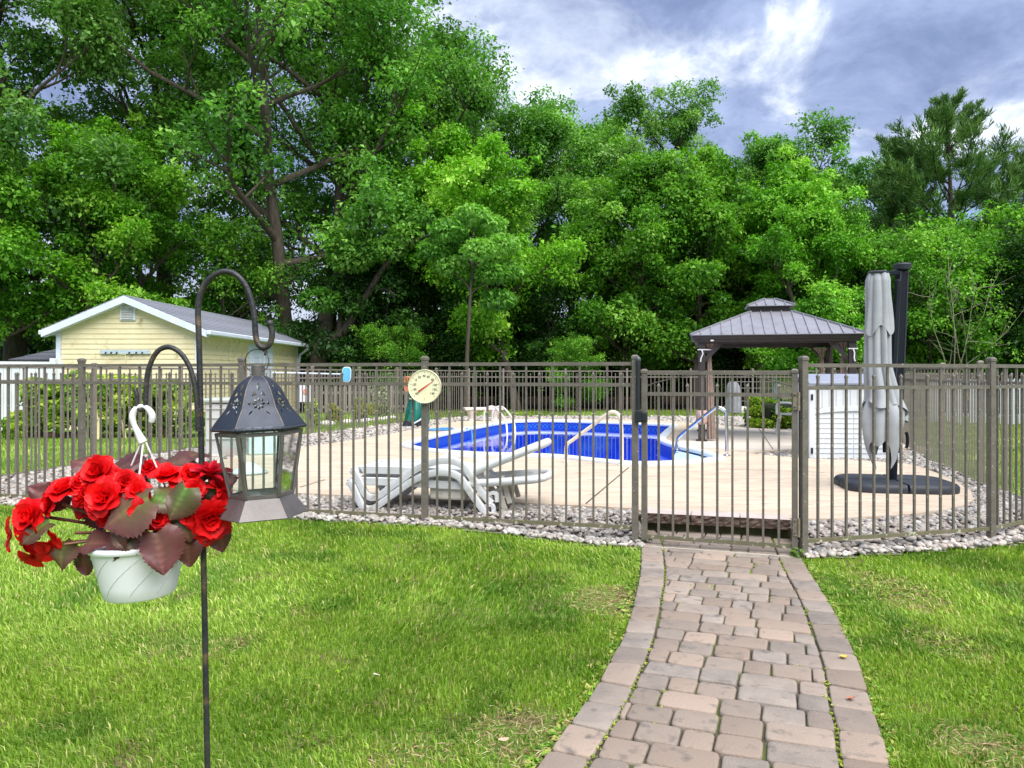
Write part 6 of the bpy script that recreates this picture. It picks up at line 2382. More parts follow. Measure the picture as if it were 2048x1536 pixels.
# ------------------------------------------------------------------ small mossy-roofed shed beyond the back fence
MT['moss_roof'] = pm('mossy_shingle', lin(140, 132, 118), lin(112, 106, 96), scale=14, rough=0.9, bump=0.5, bscale=40, spots=lin(110, 112, 52), spot_scale=4, spot_lo=0.5, spot_hi=0.62)
mY = 26.0
mx0, mx1 = W(1544, 740, mY).x, W(1666, 740, mY).x
ms = thing('garden_shed', 'small cream shed with mossy shingle roof seen through the gazebo', 'shed', ((mx0 + mx1) / 2, mY, 0.09))
mw = (mx1 - mx0) / 2
ze, zr2 = W(0, 741, mY).z - 0.09, W(0, 712, mY + 0.8).z - 0.09
MB().add([(-mw + 0.06, 0, 0), (mw - 0.06, 0, 0), (mw - 0.06, 0, ze), (-mw + 0.06, 0, ze), (-mw + 0.06, 1.6, 0), (mw - 0.06, 1.6, 0), (mw - 0.06, 1.6, ze), (-mw + 0.06, 1.6, ze), (-mw + 0.06, 0.8, zr2 - 0.05), (mw - 0.06, 0.8, zr2 - 0.05)],
         [(0, 1, 2, 3), (7, 6, 5, 4), (0, 3, 8, 7, 4), (1, 5, 6, 9, 2)]).part('wall', MT['siding'], ms, world=False)
for k2 in range(6):
    t0, t1 = k2 / 6, (k2 + 1.15) / 6
    for s in (-1, 1):
        def rp(t_, s=s):
            t_ = min(t_, 1)
            return 0.8 + s * (0.95 - 0.95 * t_), ze - 0.06 + (zr2 - ze + 0.06) * t_
        (ya, za), (yb, zb) = rp(t0), rp(t1)
        MB().add([(-mw, ya, za + 0.02), (mw, ya, za + 0.02), (mw, yb, zb), (-mw, yb, zb), (-mw, ya, za - 0.015), (mw, ya, za - 0.015), (mw, yb, zb - 0.03), (-mw, yb, zb - 0.03)],
                 [(0, 1, 2, 3), (7, 6, 5, 4), (0, 4, 5, 1), (3, 2, 6, 7), (0, 3, 7, 4), (1, 5, 6, 2)]).part('shingle_course', MT['moss_roof'], ms, world=False)
MB().box((0, -0.16, ze - 0.10), (2 * mw, 0.03, 0.09)).part('fascia', MT['trim'], ms, world=False)
MB().box((-mw + 0.16, -0.012, ze / 2), (0.22, 0.03, ze)).part('corner_board', MT['trim'], ms, world=False)
dr = MB().box((0.12, -0.02, 0.66), (0.74, 0.05, 1.26)).part('door', MT['door_white'], ms, world=False)
for z in (0.35, 0.95):
    for x in (-0.06, 0.30):
        MB().box((x, -0.05, z), (0.28, 0.015, 0.46)).part('door_panel', MT['trim'], dr, bevel=0.005, world=False)

# ------------------------------------------------------------------ white fences at the property lines
MT['vinyl'] = pm('white_vinyl', lin(224, 228, 232), lin(206, 210, 216), scale=2, rough=0.45)
va, vb = Vector((-13.2, 15.2)), Vector((-9.35, 19.2))
vf = thing('vinyl_fence', 'white vinyl privacy fence at the left behind the hydrangeas', 'fence', (va.x, va.y, 0.05))
dv = (vb - va).normalized()
for k2 in range(4):
    p = va.lerp(vb, k2 / 3) - va
    MB().box((p.x, p.y, 0.85), (0.13, 0.13, 1.70)).part('post', MT['vinyl'], vf, bevel=0.008, world=False)
for k2 in range(3):
    a, b = va.lerp(vb, k2 / 3) - va + dv * 0.07, va.lerp(vb, (k2 + 1) / 3) - va - dv * 0.07
    for z in (0.12, 1.55):
        MB().bar((a.x, a.y, z), (b.x, b.y, z), 0.06, 0.14).part('rail', MT['vinyl'], vf, world=False)
    for j in range(11):
        p = a.lerp(b, (j + 0.5) / 11)
        MB().box((0, 0, 0.83), ((b - a).length / 11 - 0.006, 0.03, 1.32), Matrix.Translation((p.x, p.y, 0)) @ Matrix.Rotation(math.atan2(dv.y, dv.x), 4, 'Z')).part('board', MT['vinyl'], vf, world=False)
MT['grey_wood'] = pm('grey_picket_wood', lin(150, 142, 130), lin(120, 112, 102), scale=6, rough=0.85, stretch=(1, 1, 0.15), rand=0.12)


def picket_fence(name, label, a, b, n_, h, mat, z0, wd=0.085):
    a, b = Vector(a), Vector(b)
    t_ = thing(name, label, 'fence', (a.x, a.y, z0))
    d = (b - a).normalized()
    an = math.atan2(d.y, d.x)
    mb = MB()
    mb.add([(-wd / 2, -0.01, 0.05), (wd / 2, -0.01, 0.05), (wd / 2, -0.01, h - 0.07), (0, -0.01, h), (-wd / 2, -0.01, h - 0.07), (-wd / 2, 0.01, 0.05), (wd / 2, 0.01, 0.05), (wd / 2, 0.01, h - 0.07), (0, 0.01, h), (-wd / 2, 0.01, h - 0.07)],
           [(0, 1, 2, 3, 4), (9, 8, 7, 6, 5), (0, 5, 6, 1), (1, 6, 7, 2), (2, 7, 8, 3), (3, 8, 9, 4), (4, 9, 5, 0)])
    me = mb.mesh('picket', mat)
    for i in range(n_):
        p = a.lerp(b, i / (n_ - 1)) - a
        link('picket', me, t_, (p.x, p.y, 0.02 * math.sin(i * 0.9)), (0, 0, an))
    nrm2 = Vector((-d.y, d.x)) * 0.03
    for z in (0.25, h - 0.25):
        q0, q1 = nrm2, (b - a) + nrm2
        MB().bar((q0.x, q0.y, z), (q1.x, q1.y, z), 0.035, 0.08).part('rail', mat, t_, world=False)
    for k2 in range(4):
        p = (b - a) * (k2 / 3) + nrm2 * 2.2
        MB().box((p.x, p.y, h / 2 - 0.03), (0.09, 0.09, h - 0.06)).part('post', mat, t_, world=False)
    return t_


picket_fence('picket_fence', 'white wooden picket fence across the grass to the right of the pool fence', (11.0, 20.2), (13.6, 18.2), 26, 1.20, MT['vinyl'], 0.09)
picket_fence('picket_fence', 'grey picket fence joining the white one behind the parasol', (9.95, 21.2), (10.95, 20.25), 11, 1.22, MT['grey_wood'], 0.09)  # grey material on this stretch, beside the white one
picket_fence('picket_fence', 'old grey picket fence in the flower garden outside the side fence', (-6.3, 24.2), (-3.3, 25.0), 22, 0.95, MT['grey_wood'], 0.09, 0.10)

# ------------------------------------------------------------------ hedge, hydrangeas, garden plants
LEAFY = [lin(66, 110, 26), lin(116, 158, 44), lin(172, 198, 66), lin(214, 222, 112)]
hyd_c = [(44, 110, 768, 0.95), (120, 215, 752, 1.05), (205, 300, 762, 1.0), (290, 390, 770, 0.95)]
HYL = ['leafy yellow-green hydrangea bush nearest the white vinyl fence', 'tallest yellow-green hydrangea bush behind the bright fence pickets', 'yellow-green hydrangea bush behind the cream garden chair', 'yellow-green hydrangea bush in front of the shed corner by the grey deck box']
for i, (u0, u1, vt, rr_) in enumerate(hyd_c):
    Yb = 16.0
    c0 = W((u0 + u1) / 2, 880, Yb)
    wd_ = (u1 - u0) / F * Yb / 2 + 0.12
    top = W(0, vt - 14, Yb).z - 0.09
    t_ = thing('hydrangea_bush', HYL[i], 'bush', (c0.x, Yb, 0.09), 0, 'hydrangea bushes in front of the yellow shed')
    bl = []
    r_ = random.Random(i + 40)
    for k2 in range(30):
        a = r_.uniform(0, 6.28)
        q_ = r_.uniform(0, 1) ** 0.5
        hh = r_.uniform(0.12, 1) ** 0.8
        sh = math.sqrt(max(0.05, 1 - (hh * 0.85) ** 2.4))
        bl.append(((wd_ * q_ * sh * math.cos(a), 0.65 * q_ * sh * math.sin(a), hh * (top - 0.15)), (0.24, 0.24, 0.16)))
    link('foliage', bush_mesh('foliage', bl, 4200, 0.105, LEAFY, MT['leaf'], 60 + i, 0.75), t_)
    mb = MB()
    for k2 in range(7):
        a = r_.uniform(0, 6.28)
        mb.tube([(0.1 * math.cos(a), 0.1 * math.sin(a), -0.02), (0.3 * math.cos(a), 0.25 * math.sin(a), top * 0.4), (0.6 * wd_ * math.cos(a), 0.4 * math.sin(a), top * 0.8)], [0.014, 0.010, 0.006], 5)
    mb.part('stem', pm('woody_stem', lin(110, 86, 62), rough=0.9), t_, world=False)
MT['timber'] = pm('bed_timber', lin(124, 100, 78), lin(92, 74, 58), scale=5, rough=0.9, stretch=(0.2, 1, 1))
for (a, b, lab) in ((G(10, 876, 0.09), G(95, 873, 0.09), 'weathered landscape timber edging the hydrangea bed by the vinyl fence'), (G(98, 874, 0.09), G(180, 874, 0.09), 'weathered landscape timber edging the hydrangea bed under the tallest bush')):
    o = MB().bar(a + Vector((0, 0, 0.05)), b + Vector((0, 0, 0.05)), 0.14, 0.12).part('landscape_timber', MT['timber'], bevel=0.015)
    tag(o, lab, 'timber', 'timbers edging the hydrangea bed')

HEDGE = [lin(34, 66, 16), lin(66, 104, 22), lin(120, 160, 34), lin(176, 196, 60)]
hc = G(1540, 860, 0.1)
hdg = thing('hedge', 'clipped green boxwood hedge between gazebo and white garden chair', 'hedge', (hc.x + 0.2, 17.7, 0.09), R(-8))
bl = []
r_ = random.Random(5)
for k2 in range(70):
    bl.append(((r_.uniform(-0.62, 0.78), r_.uniform(-0.45, 0.45), r_.uniform(0.08, 0.72)), (0.17, 0.17, 0.13)))
link('foliage', bush_mesh('foliage', bl, 15000, 0.06, HEDGE, MT['leaf'], 77, 0.6), hdg)
MB().box((0.08, 0, 0.33), (0.95, 0.5, 0.60)).part('shade_core', pm('hedge_core', (0.012, 0.02, 0.006), rough=1.0), hdg, bevel=0.1, seg=2, world=False)  # near-black solid box: shade inside the hedge put into its colour
GCOL = [lin(70, 92, 30), lin(120, 140, 40), lin(176, 178, 62), lin(206, 196, 96)]
for (u, vt, vb_, Yg, wpx, lab, cols) in (
        (730, 792, 850, 20.8, 44, 'yellow-green garden shrub outside the side fence behind the pool net', GCOL),
        (668, 808, 862, 19.5, 30, 'low golden garden shrub outside the side fence near the shed downspout', GCOL),
        (622, 792, 868, 18.6, 30, 'dark leafy garden shrub by the shed wall outside the side fence', LEAFY),
        (760, 770, 836, 23.5, 40, 'white-flowering shrub beyond the old grey picket fence', [lin(70, 100, 40), lin(110, 130, 60), lin(220, 220, 210)]),
        (25, 840, 885, 15.2, 40, 'low spiky green plant at the end of the hydrangea bed', LEAFY)):
    c0 = W(u, vb_, Yg)
    t_ = thing('garden_shrub', lab, 'shrub', (c0.x, Yg, 0.09))
    hh = W(0, vt, Yg).z - 0.09
    wd_ = wpx / F * Yg / 2
    bl = [((r_.uniform(-1, 1) * wd_ * 0.8, r_.uniform(-1, 1) * wd_ * 0.8, r_.uniform(0.15, 1) * hh * 0.9), (wd_ * 0.45, wd_ * 0.45, hh * 0.16)) for _ in range(14)]
    link('foliage', bush_mesh('foliage', bl, 1500, 0.07, cols, MT['leaf'], int(u)), t_)
    MB().tube([(0, 0, -0.02), (0.02, 0, hh * 0.7)], [0.02, 0.008], 6).part('stem', MT['timber'], t_, world=False)
# pink flag cloth, white garden stones, black pots among the garden
MT['pink'] = pm('pink_cloth', lin(226, 170, 156), lin(240, 214, 200), scale=12, rough=0.8)
fY = 17.6
fl_ = thing('garden_flag', 'small pale garden flag with orange flower on a wire stand by the shed', 'flag', (W(611, 800, fY).x, fY, 0.09))
MB().tube([(-0.16, 0, 0), (-0.16, 0, 1.12), (0.16, 0, 1.12)], 0.008, 6).part('stand', MT['base_weight'], fl_, world=False)
mb = MB()
for j in range(9):
    for i in range(5):
        mb.v.append(Vector((-0.14 + 0.28 * i / 4, 0.03 * math.sin(i * 1.4 + j * 0.5), 1.10 - 0.44 * j / 8)))
mb.f = [(j * 5 + i, j * 5 + i + 1, j * 5 + i + 6, j * 5 + i + 5) for j in range(8) for i in range(4)]
flc = mb.part('cloth', pm('pale_cloth', lin(236, 232, 240), lin(226, 220, 234), scale=8, rough=0.8), fl_, smooth=60, world=False)
mb = MB()
for k2 in range(6):
    a = k2 * PI / 3
    mb.lathe([(0.001, -0.004), (0.03, 0.0), (0.001, 0.004)], 8, Matrix.Translation((0.01 + 0.035 * math.cos(a), -0.04, 0.90 + 0.035 * math.sin(a))) @ Matrix.Rotation(PI / 2, 4, 'X'))
mb.part('flower_print', pm('orange_print', lin(240, 170, 90), lin(236, 120, 150), scale=20, rough=0.8), flc, world=False)
MT['white_stone'] = pm('white_stone', lin(226, 222, 214), lin(190, 184, 174), scale=10, rough=0.85, bump=0.4)
me = MB().lathe([(0.0, 0.0), (0.8, 0.05), (1.0, 0.4), (0.85, 0.8), (0.4, 1.0), (0.0, 1.02)], 9, cap0=False, cap1=False).mesh('edging_stone', MT['white_stone'], smooth=50)
for i, (u, v, s) in enumerate(((655, 855, 0.14), (694, 851, 0.13), (722, 850, 0.12), (733, 848, 0.12), (747, 846, 0.11), (760, 845, 0.11), (773, 843, 0.11), (785, 841, 0.10))):
    p = G(u, v - 3, 0.09)
    o = link('edging_stone', me, None, (p.x, p.y, 0.085), (0, 0, i * 1.3), (s * 1.5, s * 1.1, s))
    tag(o, 'whitewashed stone edging the garden bed outside the side fence', 'stone', 'whitewashed stones edging the garden bed')
for i, (u, v, s) in enumerate(((1460, 812, 0.18), (1474, 812, 0.16), (1487, 813, 0.15))):
    p = G(u, 836, 0.09)
    o = link('edging_stone', me, None, (p.x * 1.1, p.y * 1.10, 0.08), (0, 0, i * 1.9), (s * 1.4, s, s * 1.7))
    tag(o, 'pale boulder on the lawn beyond the back fence beside the hedge', 'boulder', 'pale boulders on the lawn beyond the back fence')
MT['cover_grey'] = pm('grey_cover', lin(150, 152, 160), lin(126, 128, 138), scale=5, rough=0.7)
gp = Vector((W(1466, 800, 24.5).x, 24.5, 0.09))
grl = thing('covered_grill', 'grill under a pale grey cover on the lawn beyond the back fence', 'grill', gp)
M = TM[grl.name]


def grill_rad(z):
    r = float(np.interp(z, [0.06, 0.7, 0.95, 1.05], [0.27, 0.24, 0.20, 0.12]))
    return r, r * 0.8


fold_loft('cover', lambda z: M @ Vector((0, 0, z)), grill_rad, 8, 0.12, 0.2, lambda a, t: 1.06 + (0.07 - 1.06) * t, MT['cover_grey'], grl, 31, n=40, cols=14)
MB().lathe([(0.0, 1.062), (0.10, 1.06), (0.125, 1.05)], 14, cap0=False, cap1=False).part('cover_top', MT['cover_grey'], grl, smooth=60, world=False)
MB().box((0, 0, 0.04), (0.36, 0.28, 0.08)).part('foot_frame', MT['black'], grl, world=False)
# wire mesh run behind the gazebo
MT['wire'] = pm('galvanised_wire', (0.30, 0.32, 0.33), rough=0.4, metal=0.6)
wf = thing('wire_fence', 'low wire mesh fence on the lawn beyond the gazebo', 'fence', (W(1470, 800, 24.9).x, 25.2, 0.09))
x1 = W(1640, 800, 25.2).x - wf.location.x
for k2 in range(12):
    MB().tube([(x1 * k2 / 11, 0, 0), (x1 * k2 / 11, 0, 1.05)], 0.008 if k2 % 3 else 0.018, 5).part('upright', MT['wire'] if k2 % 3 else MT['black'], wf, world=False)
for k2 in range(5):
    MB().tube([(0, 0, 0.2 + 0.21 * k2), (x1, 0, 0.2 + 0.21 * k2)], 0.006, 5).part('wire', MT['wire'], wf, world=False)
# ------------------------------------------------------------------ trees
MT['bark'] = pm('grey_bark', lin(92, 83, 70), lin(60, 52, 44), scale=5, rough=0.95, bump=1.0, bscale=14, stretch=(3, 3, 0.5))  # both barks darkened: shade on the trunks put into the colour
MT['bark_dark'] = pm('dark_bark', lin(74, 64, 54), lin(46, 40, 34), scale=5, rough=0.95, bump=1.0, bscale=14, stretch=(3, 3, 0.5))
MT['pine_leaf'] = leaf_mat('pine_needle', trans=0.15, rough=0.55, spec=0.25, tint=(1.1, 1.1, 0.6))


def sub_curve(a, d, ln, rs_, n_=5, up=0.3, wob=0.12):
    pts = [Vector(a)]
    d = Vector(d).normalized()
    for i in range(n_ - 1):
        d = (d + Vector((rs_.normal() * wob, rs_.normal() * wob, rs_.normal() * wob * 0.6 + up / n_))).normalized()
        pts.append(pts[-1] + d * (ln / (n_ - 1)))
    return pts


def crown_leaves(name, clusters, n_leaf, size, cols, mat, rs_, flat=0.85, width=0.6, droop=0.35):
    cl = np.array([(c[0].x, c[0].y, c[0].z, c[1]) for c in clusters])
    wgt = cl[:, 3] ** 2
    cnt = np.maximum(5, (n_leaf * wgt / wgt.sum())).astype(int)
    idx = np.repeat(np.arange(len(cl)), cnt)
    m_ = len(idx)
    d = rs_.normal(size=(m_, 3))
    d /= np.linalg.norm(d, axis=1, keepdims=True)
    d[:, 2] = np.where((d[:, 2] < -0.35) & (rs_.uniform(0, 1, m_) < 0.6), -d[:, 2], d[:, 2])
    rad = (0.45 + 0.62 * rs_.uniform(0, 1, m_) ** 0.7) * cl[idx, 3]
    # break the clump's outline with a few finger-like sprays
    spray = np.sin(d[:, 0] * 7 + idx * 1.7) * np.sin(d[:, 1] * 7 + idx * 2.9) * np.sin(d[:, 2] * 5 + idx)
    rad *= 1 + 0.6 * spray
    p = cl[idx, :3] + d * rad[:, None] * np.array([1, 1, flat])
    ax = d * 0.8 + rs_.normal(size=(m_, 3)) * 0.7 + np.array([0, 0, -droop])
    nr = d * 0.7 + rs_.normal(size=(m_, 3)) * 0.45 + np.array([0, 0, 0.75])
    cols = np.asarray(cols)
    cv_ = rs_.uniform(0, 1, len(cl))
    w_ = np.clip(cv_[idx] * 0.62 + rs_.uniform(0, 1, m_) * 0.42 - 0.02, 0, 0.999) * (len(cols) - 1)
    i0 = w_.astype(int)
    fr = (w_ - i0)[:, None]
    col = (cols[i0] * (1 - fr) + cols[np.minimum(i0 + 1, len(cols) - 1)] * fr) * rs_.uniform(0.78, 1.25, (m_, 1))
    co_, f, cc = leaf_cloud(p, ax, nr, size * np.exp(rs_.normal(0, 0.28, m_)), width, 0.12, col)
    return np_mesh(name, co_, f, 3, mat, cc)


def broadleaf(seed, h, cb, Rm, n_leaf, size, cols, r0=0.3, n_limb=15, shape=0.6, rc=0.9, bark='bark', multi=1, topw=0.35):
    rs_ = np.random.RandomState(seed)
    mb = MB()
    clusters = []
    stems = []
    for s in range(multi):
        lean = Vector((rs_.normal() * 0.05, rs_.normal() * 0.05, 1))
        if multi > 1:
            a = 2 * PI * s / multi + seed
            lean = Vector((0.22 * math.cos(a), 0.22 * math.sin(a), 1))
        st_ = sub_curve((0.25 * math.cos(s * 2.1) * (multi > 1), 0.2 * math.sin(s * 2.1) * (multi > 1), -0.1), lean, h * 0.9 * (1 - 0.06 * s), rs_, 8, 0.35, 0.05)
        rr_ = [max(0.03, r0 / math.sqrt(multi) * (1.25 if i == 0 else 1.0) * (1 - i / 8.2) ** 0.85) for i in range(8)]
        mb.tube(st_, rr_, 8)
        stems.append(st_)
    for i in range(n_limb * multi):
        st_ = stems[i % multi]
        t_ = cb / h + (0.95 - cb / h) * ((i // multi + rs_.uniform(0, 0.8)) / n_limb)
        fi = min(t_ / 0.9, 0.999) * 7
        k2 = int(fi)
        a = st_[k2].lerp(st_[min(k2 + 1, 7)], fi - k2)
        q_ = (t_ - cb / h) / (1 - cb / h)
        env = Rm * max(topw, math.sin(PI * min(1, q_ * 0.80 + 0.16)) ** shape)
        az = i * 2.399 + rs_.normal() * 0.3
        el = R(12 + 48 * q_ + rs_.normal() * 7)
        d = Vector((math.cos(az) * math.cos(el), math.sin(az) * math.cos(el), math.sin(el)))
        ln = env * rs_.uniform(0.75, 1.1)
        lb_ = sub_curve(a, d, ln, rs_, 6, 0.35, 0.16)
        rl = r0 * 0.42 * (1 - 0.75 * t_) + 0.02
        mb.tube(lb_, [rl * (1 - 0.16 * j) for j in range(6)], 6)
        clusters.append((lb_[-1], rc * rs_.uniform(0.7, 1.1)))
        nsub = 6
        for j in range(nsub):
            f_ = 0.28 + 0.72 * (j + rs_.uniform(0, 0.8)) / nsub
            fk = min(f_, 0.999) * 5
            k3 = int(fk)
            b = lb_[k3].lerp(lb_[min(k3 + 1, 5)], fk - k3)
            dd = (lb_[-1] - lb_[0]).normalized() * 0.7 + Vector((rs_.normal() * 0.7, rs_.normal() * 0.7, rs_.normal() * 0.35 + 0.2))
            l2 = ln * rs_.uniform(0.22, 0.42)
            sb_ = sub_curve(b, dd, l2, rs_, 4, 0.3, 0.2)
            mb.tube(sb_, [rl * 0.42, rl * 0.32, rl * 0.22, rl * 0.1], 5, cap=False)
            clusters.append((sb_[-1], rc * rs_.uniform(0.45, 0.95)))
            if rs_.uniform() < 0.55:
                e_ = sb_[-1] + Vector((rs_.normal(), rs_.normal(), rs_.normal() * 0.6 + 0.3)) * rc * 0.9
                mb.tube([sb_[-2], sb_[-1].lerp(e_, 0.5), e_], [rl * 0.2, rl * 0.14, 0.006], 4, cap=False)
                clusters.append((e_, rc * rs_.uniform(0.3, 0.55)))
    tm = mb.mesh('trunk', MT[bark], smooth=60)
    cm = crown_leaves('crown', clusters, n_leaf, size, cols, MT['leaf'], rs_)
    return tm, cm


def pine(seed, h, Rm, n_tuft, cols, r0=0.22, cb=0.25, up0=15, lean=0.0):
    rs_ = np.random.RandomState(seed)
    mb = MB()
    st_ = sub_curve((0, 0, -0.1), (0.02, 0, 1), h, rs_, 8, 0.3, 0.02)
    mb.tube(st_, [max(0.025, r0 * (1 - i / 7.6)) for i in range(8)], 8)
    tp, td = [], []
    z = cb * h
    while z < h - 0.15:
        q_ = (z - cb * h) / (h - cb * h)
        env = Rm * (1 - q_ ** 1.6) * (0.55 + 0.45 * min(1, q_ * 4)) + 0.35
        fk = z / h * 7
        k2 = min(int(fk), 6)
        a0 = st_[k2].lerp(st_[k2 + 1], fk - k2)
        for j in range(4):
            if rs_.uniform() < 0.10:
                continue
            az = rs_.uniform(0, 2 * PI)
            el = R(up0 + 30 * q_ + rs_.normal() * 8)
            d = Vector((math.cos(az) * math.cos(el) + lean, math.sin(az) * math.cos(el), math.sin(el)))
            ln = env * rs_.uniform(0.7, 1.15)
            lb_ = sub_curve(a0, d, ln, rs_, 6, 0.16, 0.07)
            mb.tube(lb_, [0.05 * (1 - 0.8 * q_) * (1 - 0.16 * i) + 0.006 for i in range(6)], 5, cap=False)
            for f_ in np.linspace(0.30, 1.0, max(4, int(ln * 4.5))):
                fk2 = min(f_, 0.999) * 5
                k3 = int(fk2)
                b = lb_[k3].lerp(lb_[min(k3 + 1, 5)], fk2 - k3)
                dr_ = (lb_[min(k3 + 1, 5)] - lb_[k3]).normalized()
                for s in range(3):
                    dd = (dr_ + Vector((rs_.normal() * 0.55, rs_.normal() * 0.55, rs_.normal() * 0.25 + 0.25))).normalized()
                    e_ = b + dd * ln * 0.16 * rs_.uniform(0.5, 1.3)
                    tp.append(b.lerp(e_, 0.6)); td.append(dd)
                    tp.append(e_); td.append((dd + Vector((0, 0, 0.5))).normalized())
        z += rs_.uniform(0.40, 0.62)
    tp = np.array([tuple(p) for p in tp]); td = np.array([tuple(p) for p in td])
    per = max(3, int(n_tuft / len(tp)))
    idx = np.repeat(np.arange(len(tp)), per)
    m_ = len(idx)
    ax = td[idx] + rs_.normal(size=(m_, 3)) * 0.42 + np.array([0, 0, 0.15])
    ax /= np.linalg.norm(ax, axis=1, keepdims=True)
    p = tp[idx] + ax * 0.10 + rs_.normal(size=(m_, 3)) * 0.06
    nr = rs_.normal(size=(m_, 3)) + np.array([0, 0, 0.6])
    cols = np.asarray(cols)
    w_ = np.clip(rs_.uniform(0, 1, len(tp))[idx] * 0.6 + rs_.uniform(0, 0.4, m_), 0, 0.999) * (len(cols) - 1)
    i0 = w_.astype(int)
    fr = (w_ - i0)[:, None]
    col = (cols[i0] * (1 - fr) + cols[np.minimum(i0 + 1, len(cols) - 1)] * fr) * rs_.uniform(0.8, 1.2, (m_, 1))
    co_, f, cc = leaf_cloud(p, ax, nr, 0.24 * np.exp(rs_.normal(0, 0.2, m_)), 0.13, 0.03, col)
    return mb.mesh('trunk', MT['bark_dark'], smooth=60), np_mesh('crown', co_, f, 3, MT['pine_leaf'], cc)


G_MID = [lin(52, 92, 28), lin(88, 140, 46), lin(122, 172, 62), lin(164, 202, 94)]
G_OAK = [lin(54, 90, 32), lin(92, 138, 54), lin(130, 172, 76), lin(172, 200, 114)]
G_LITE = [lin(50, 92, 20), lin(88, 144, 32), lin(128, 182, 48), lin(172, 206, 86)]
G_YEL = [lin(66, 112, 22), lin(104, 160, 34), lin(144, 192, 50), lin(184, 212, 90)]
G_DARK = [lin(24, 50, 16), lin(44, 82, 24), lin(68, 112, 32), lin(96, 138, 48)]
G_PINE = [lin(52, 90, 46), lin(82, 122, 60), lin(112, 152, 78), lin(146, 176, 98)]
for lst in (G_MID, G_OAK, G_LITE, G_YEL, G_DARK):
    lst[:] = [(r * 0.92, g * 1.02, b * 1.15) for r, g, b in lst]
PROTO = {
    'oak': broadleaf(101, 17.0, 4.0, 6.4, 76000, 0.150, G_MID, 0.42, 17, 0.55, 1.15, 'bark', 2),
    'oak2': broadleaf(113, 16.5, 3.0, 6.0, 68000, 0.150, G_OAK, 0.40, 17, 0.55, 1.1, 'bark'),
    'loose': broadleaf(127, 15.0, 5.0, 4.3, 38000, 0.145, G_OAK, 0.26, 15, 0.5, 0.85, 'bark_dark', topw=0.55),
    'maple': broadleaf(131, 10.0, 1.2, 3.5, 62000, 0.130, G_LITE, 0.18, 16, 0.8, 0.85, 'bark', topw=0.18),
    'yellow': broadleaf(137, 10.0, 1.5, 3.1, 48000, 0.125, G_YEL, 0.16, 15, 0.85, 0.75, 'bark', topw=0.16),
    'dense': broadleaf(139, 13.0, 3.2, 4.2, 56000, 0.145, G_MID, 0.26, 16, 0.5, 1.0, 'bark_dark', topw=0.5),
    'sapling': broadleaf(149, 5.5, 0.5, 2.3, 26000, 0.115, G_DARK, 0.08, 13, 0.6, 0.62, 'bark_dark', 2, topw=0.4),
    'thicket': broadleaf(151, 6.5, 0.6, 2.8, 26000, 0.12, G_LITE, 0.09, 13, 0.6, 0.7, 'bark', 2, topw=0.4),
    'pine': pine(157, 12.8, 4.6, 52000, G_PINE, 0.24, 0.34, 18, 0.12),
    'pine2': pine(163, 11.8, 2.3, 22000, G_PINE, 0.16, 0.32, 5),
}
NM = {'oak': 'oak_tree', 'oak2': 'oak_tree', 'loose': 'oak_tree', 'maple': 'maple_tree', 'yellow': 'maple_tree', 'dense': 'oak_tree', 'sapling': 'sapling', 'thicket': 'sapling', 'pine': 'pine_tree', 'pine2': 'pine_tree'}
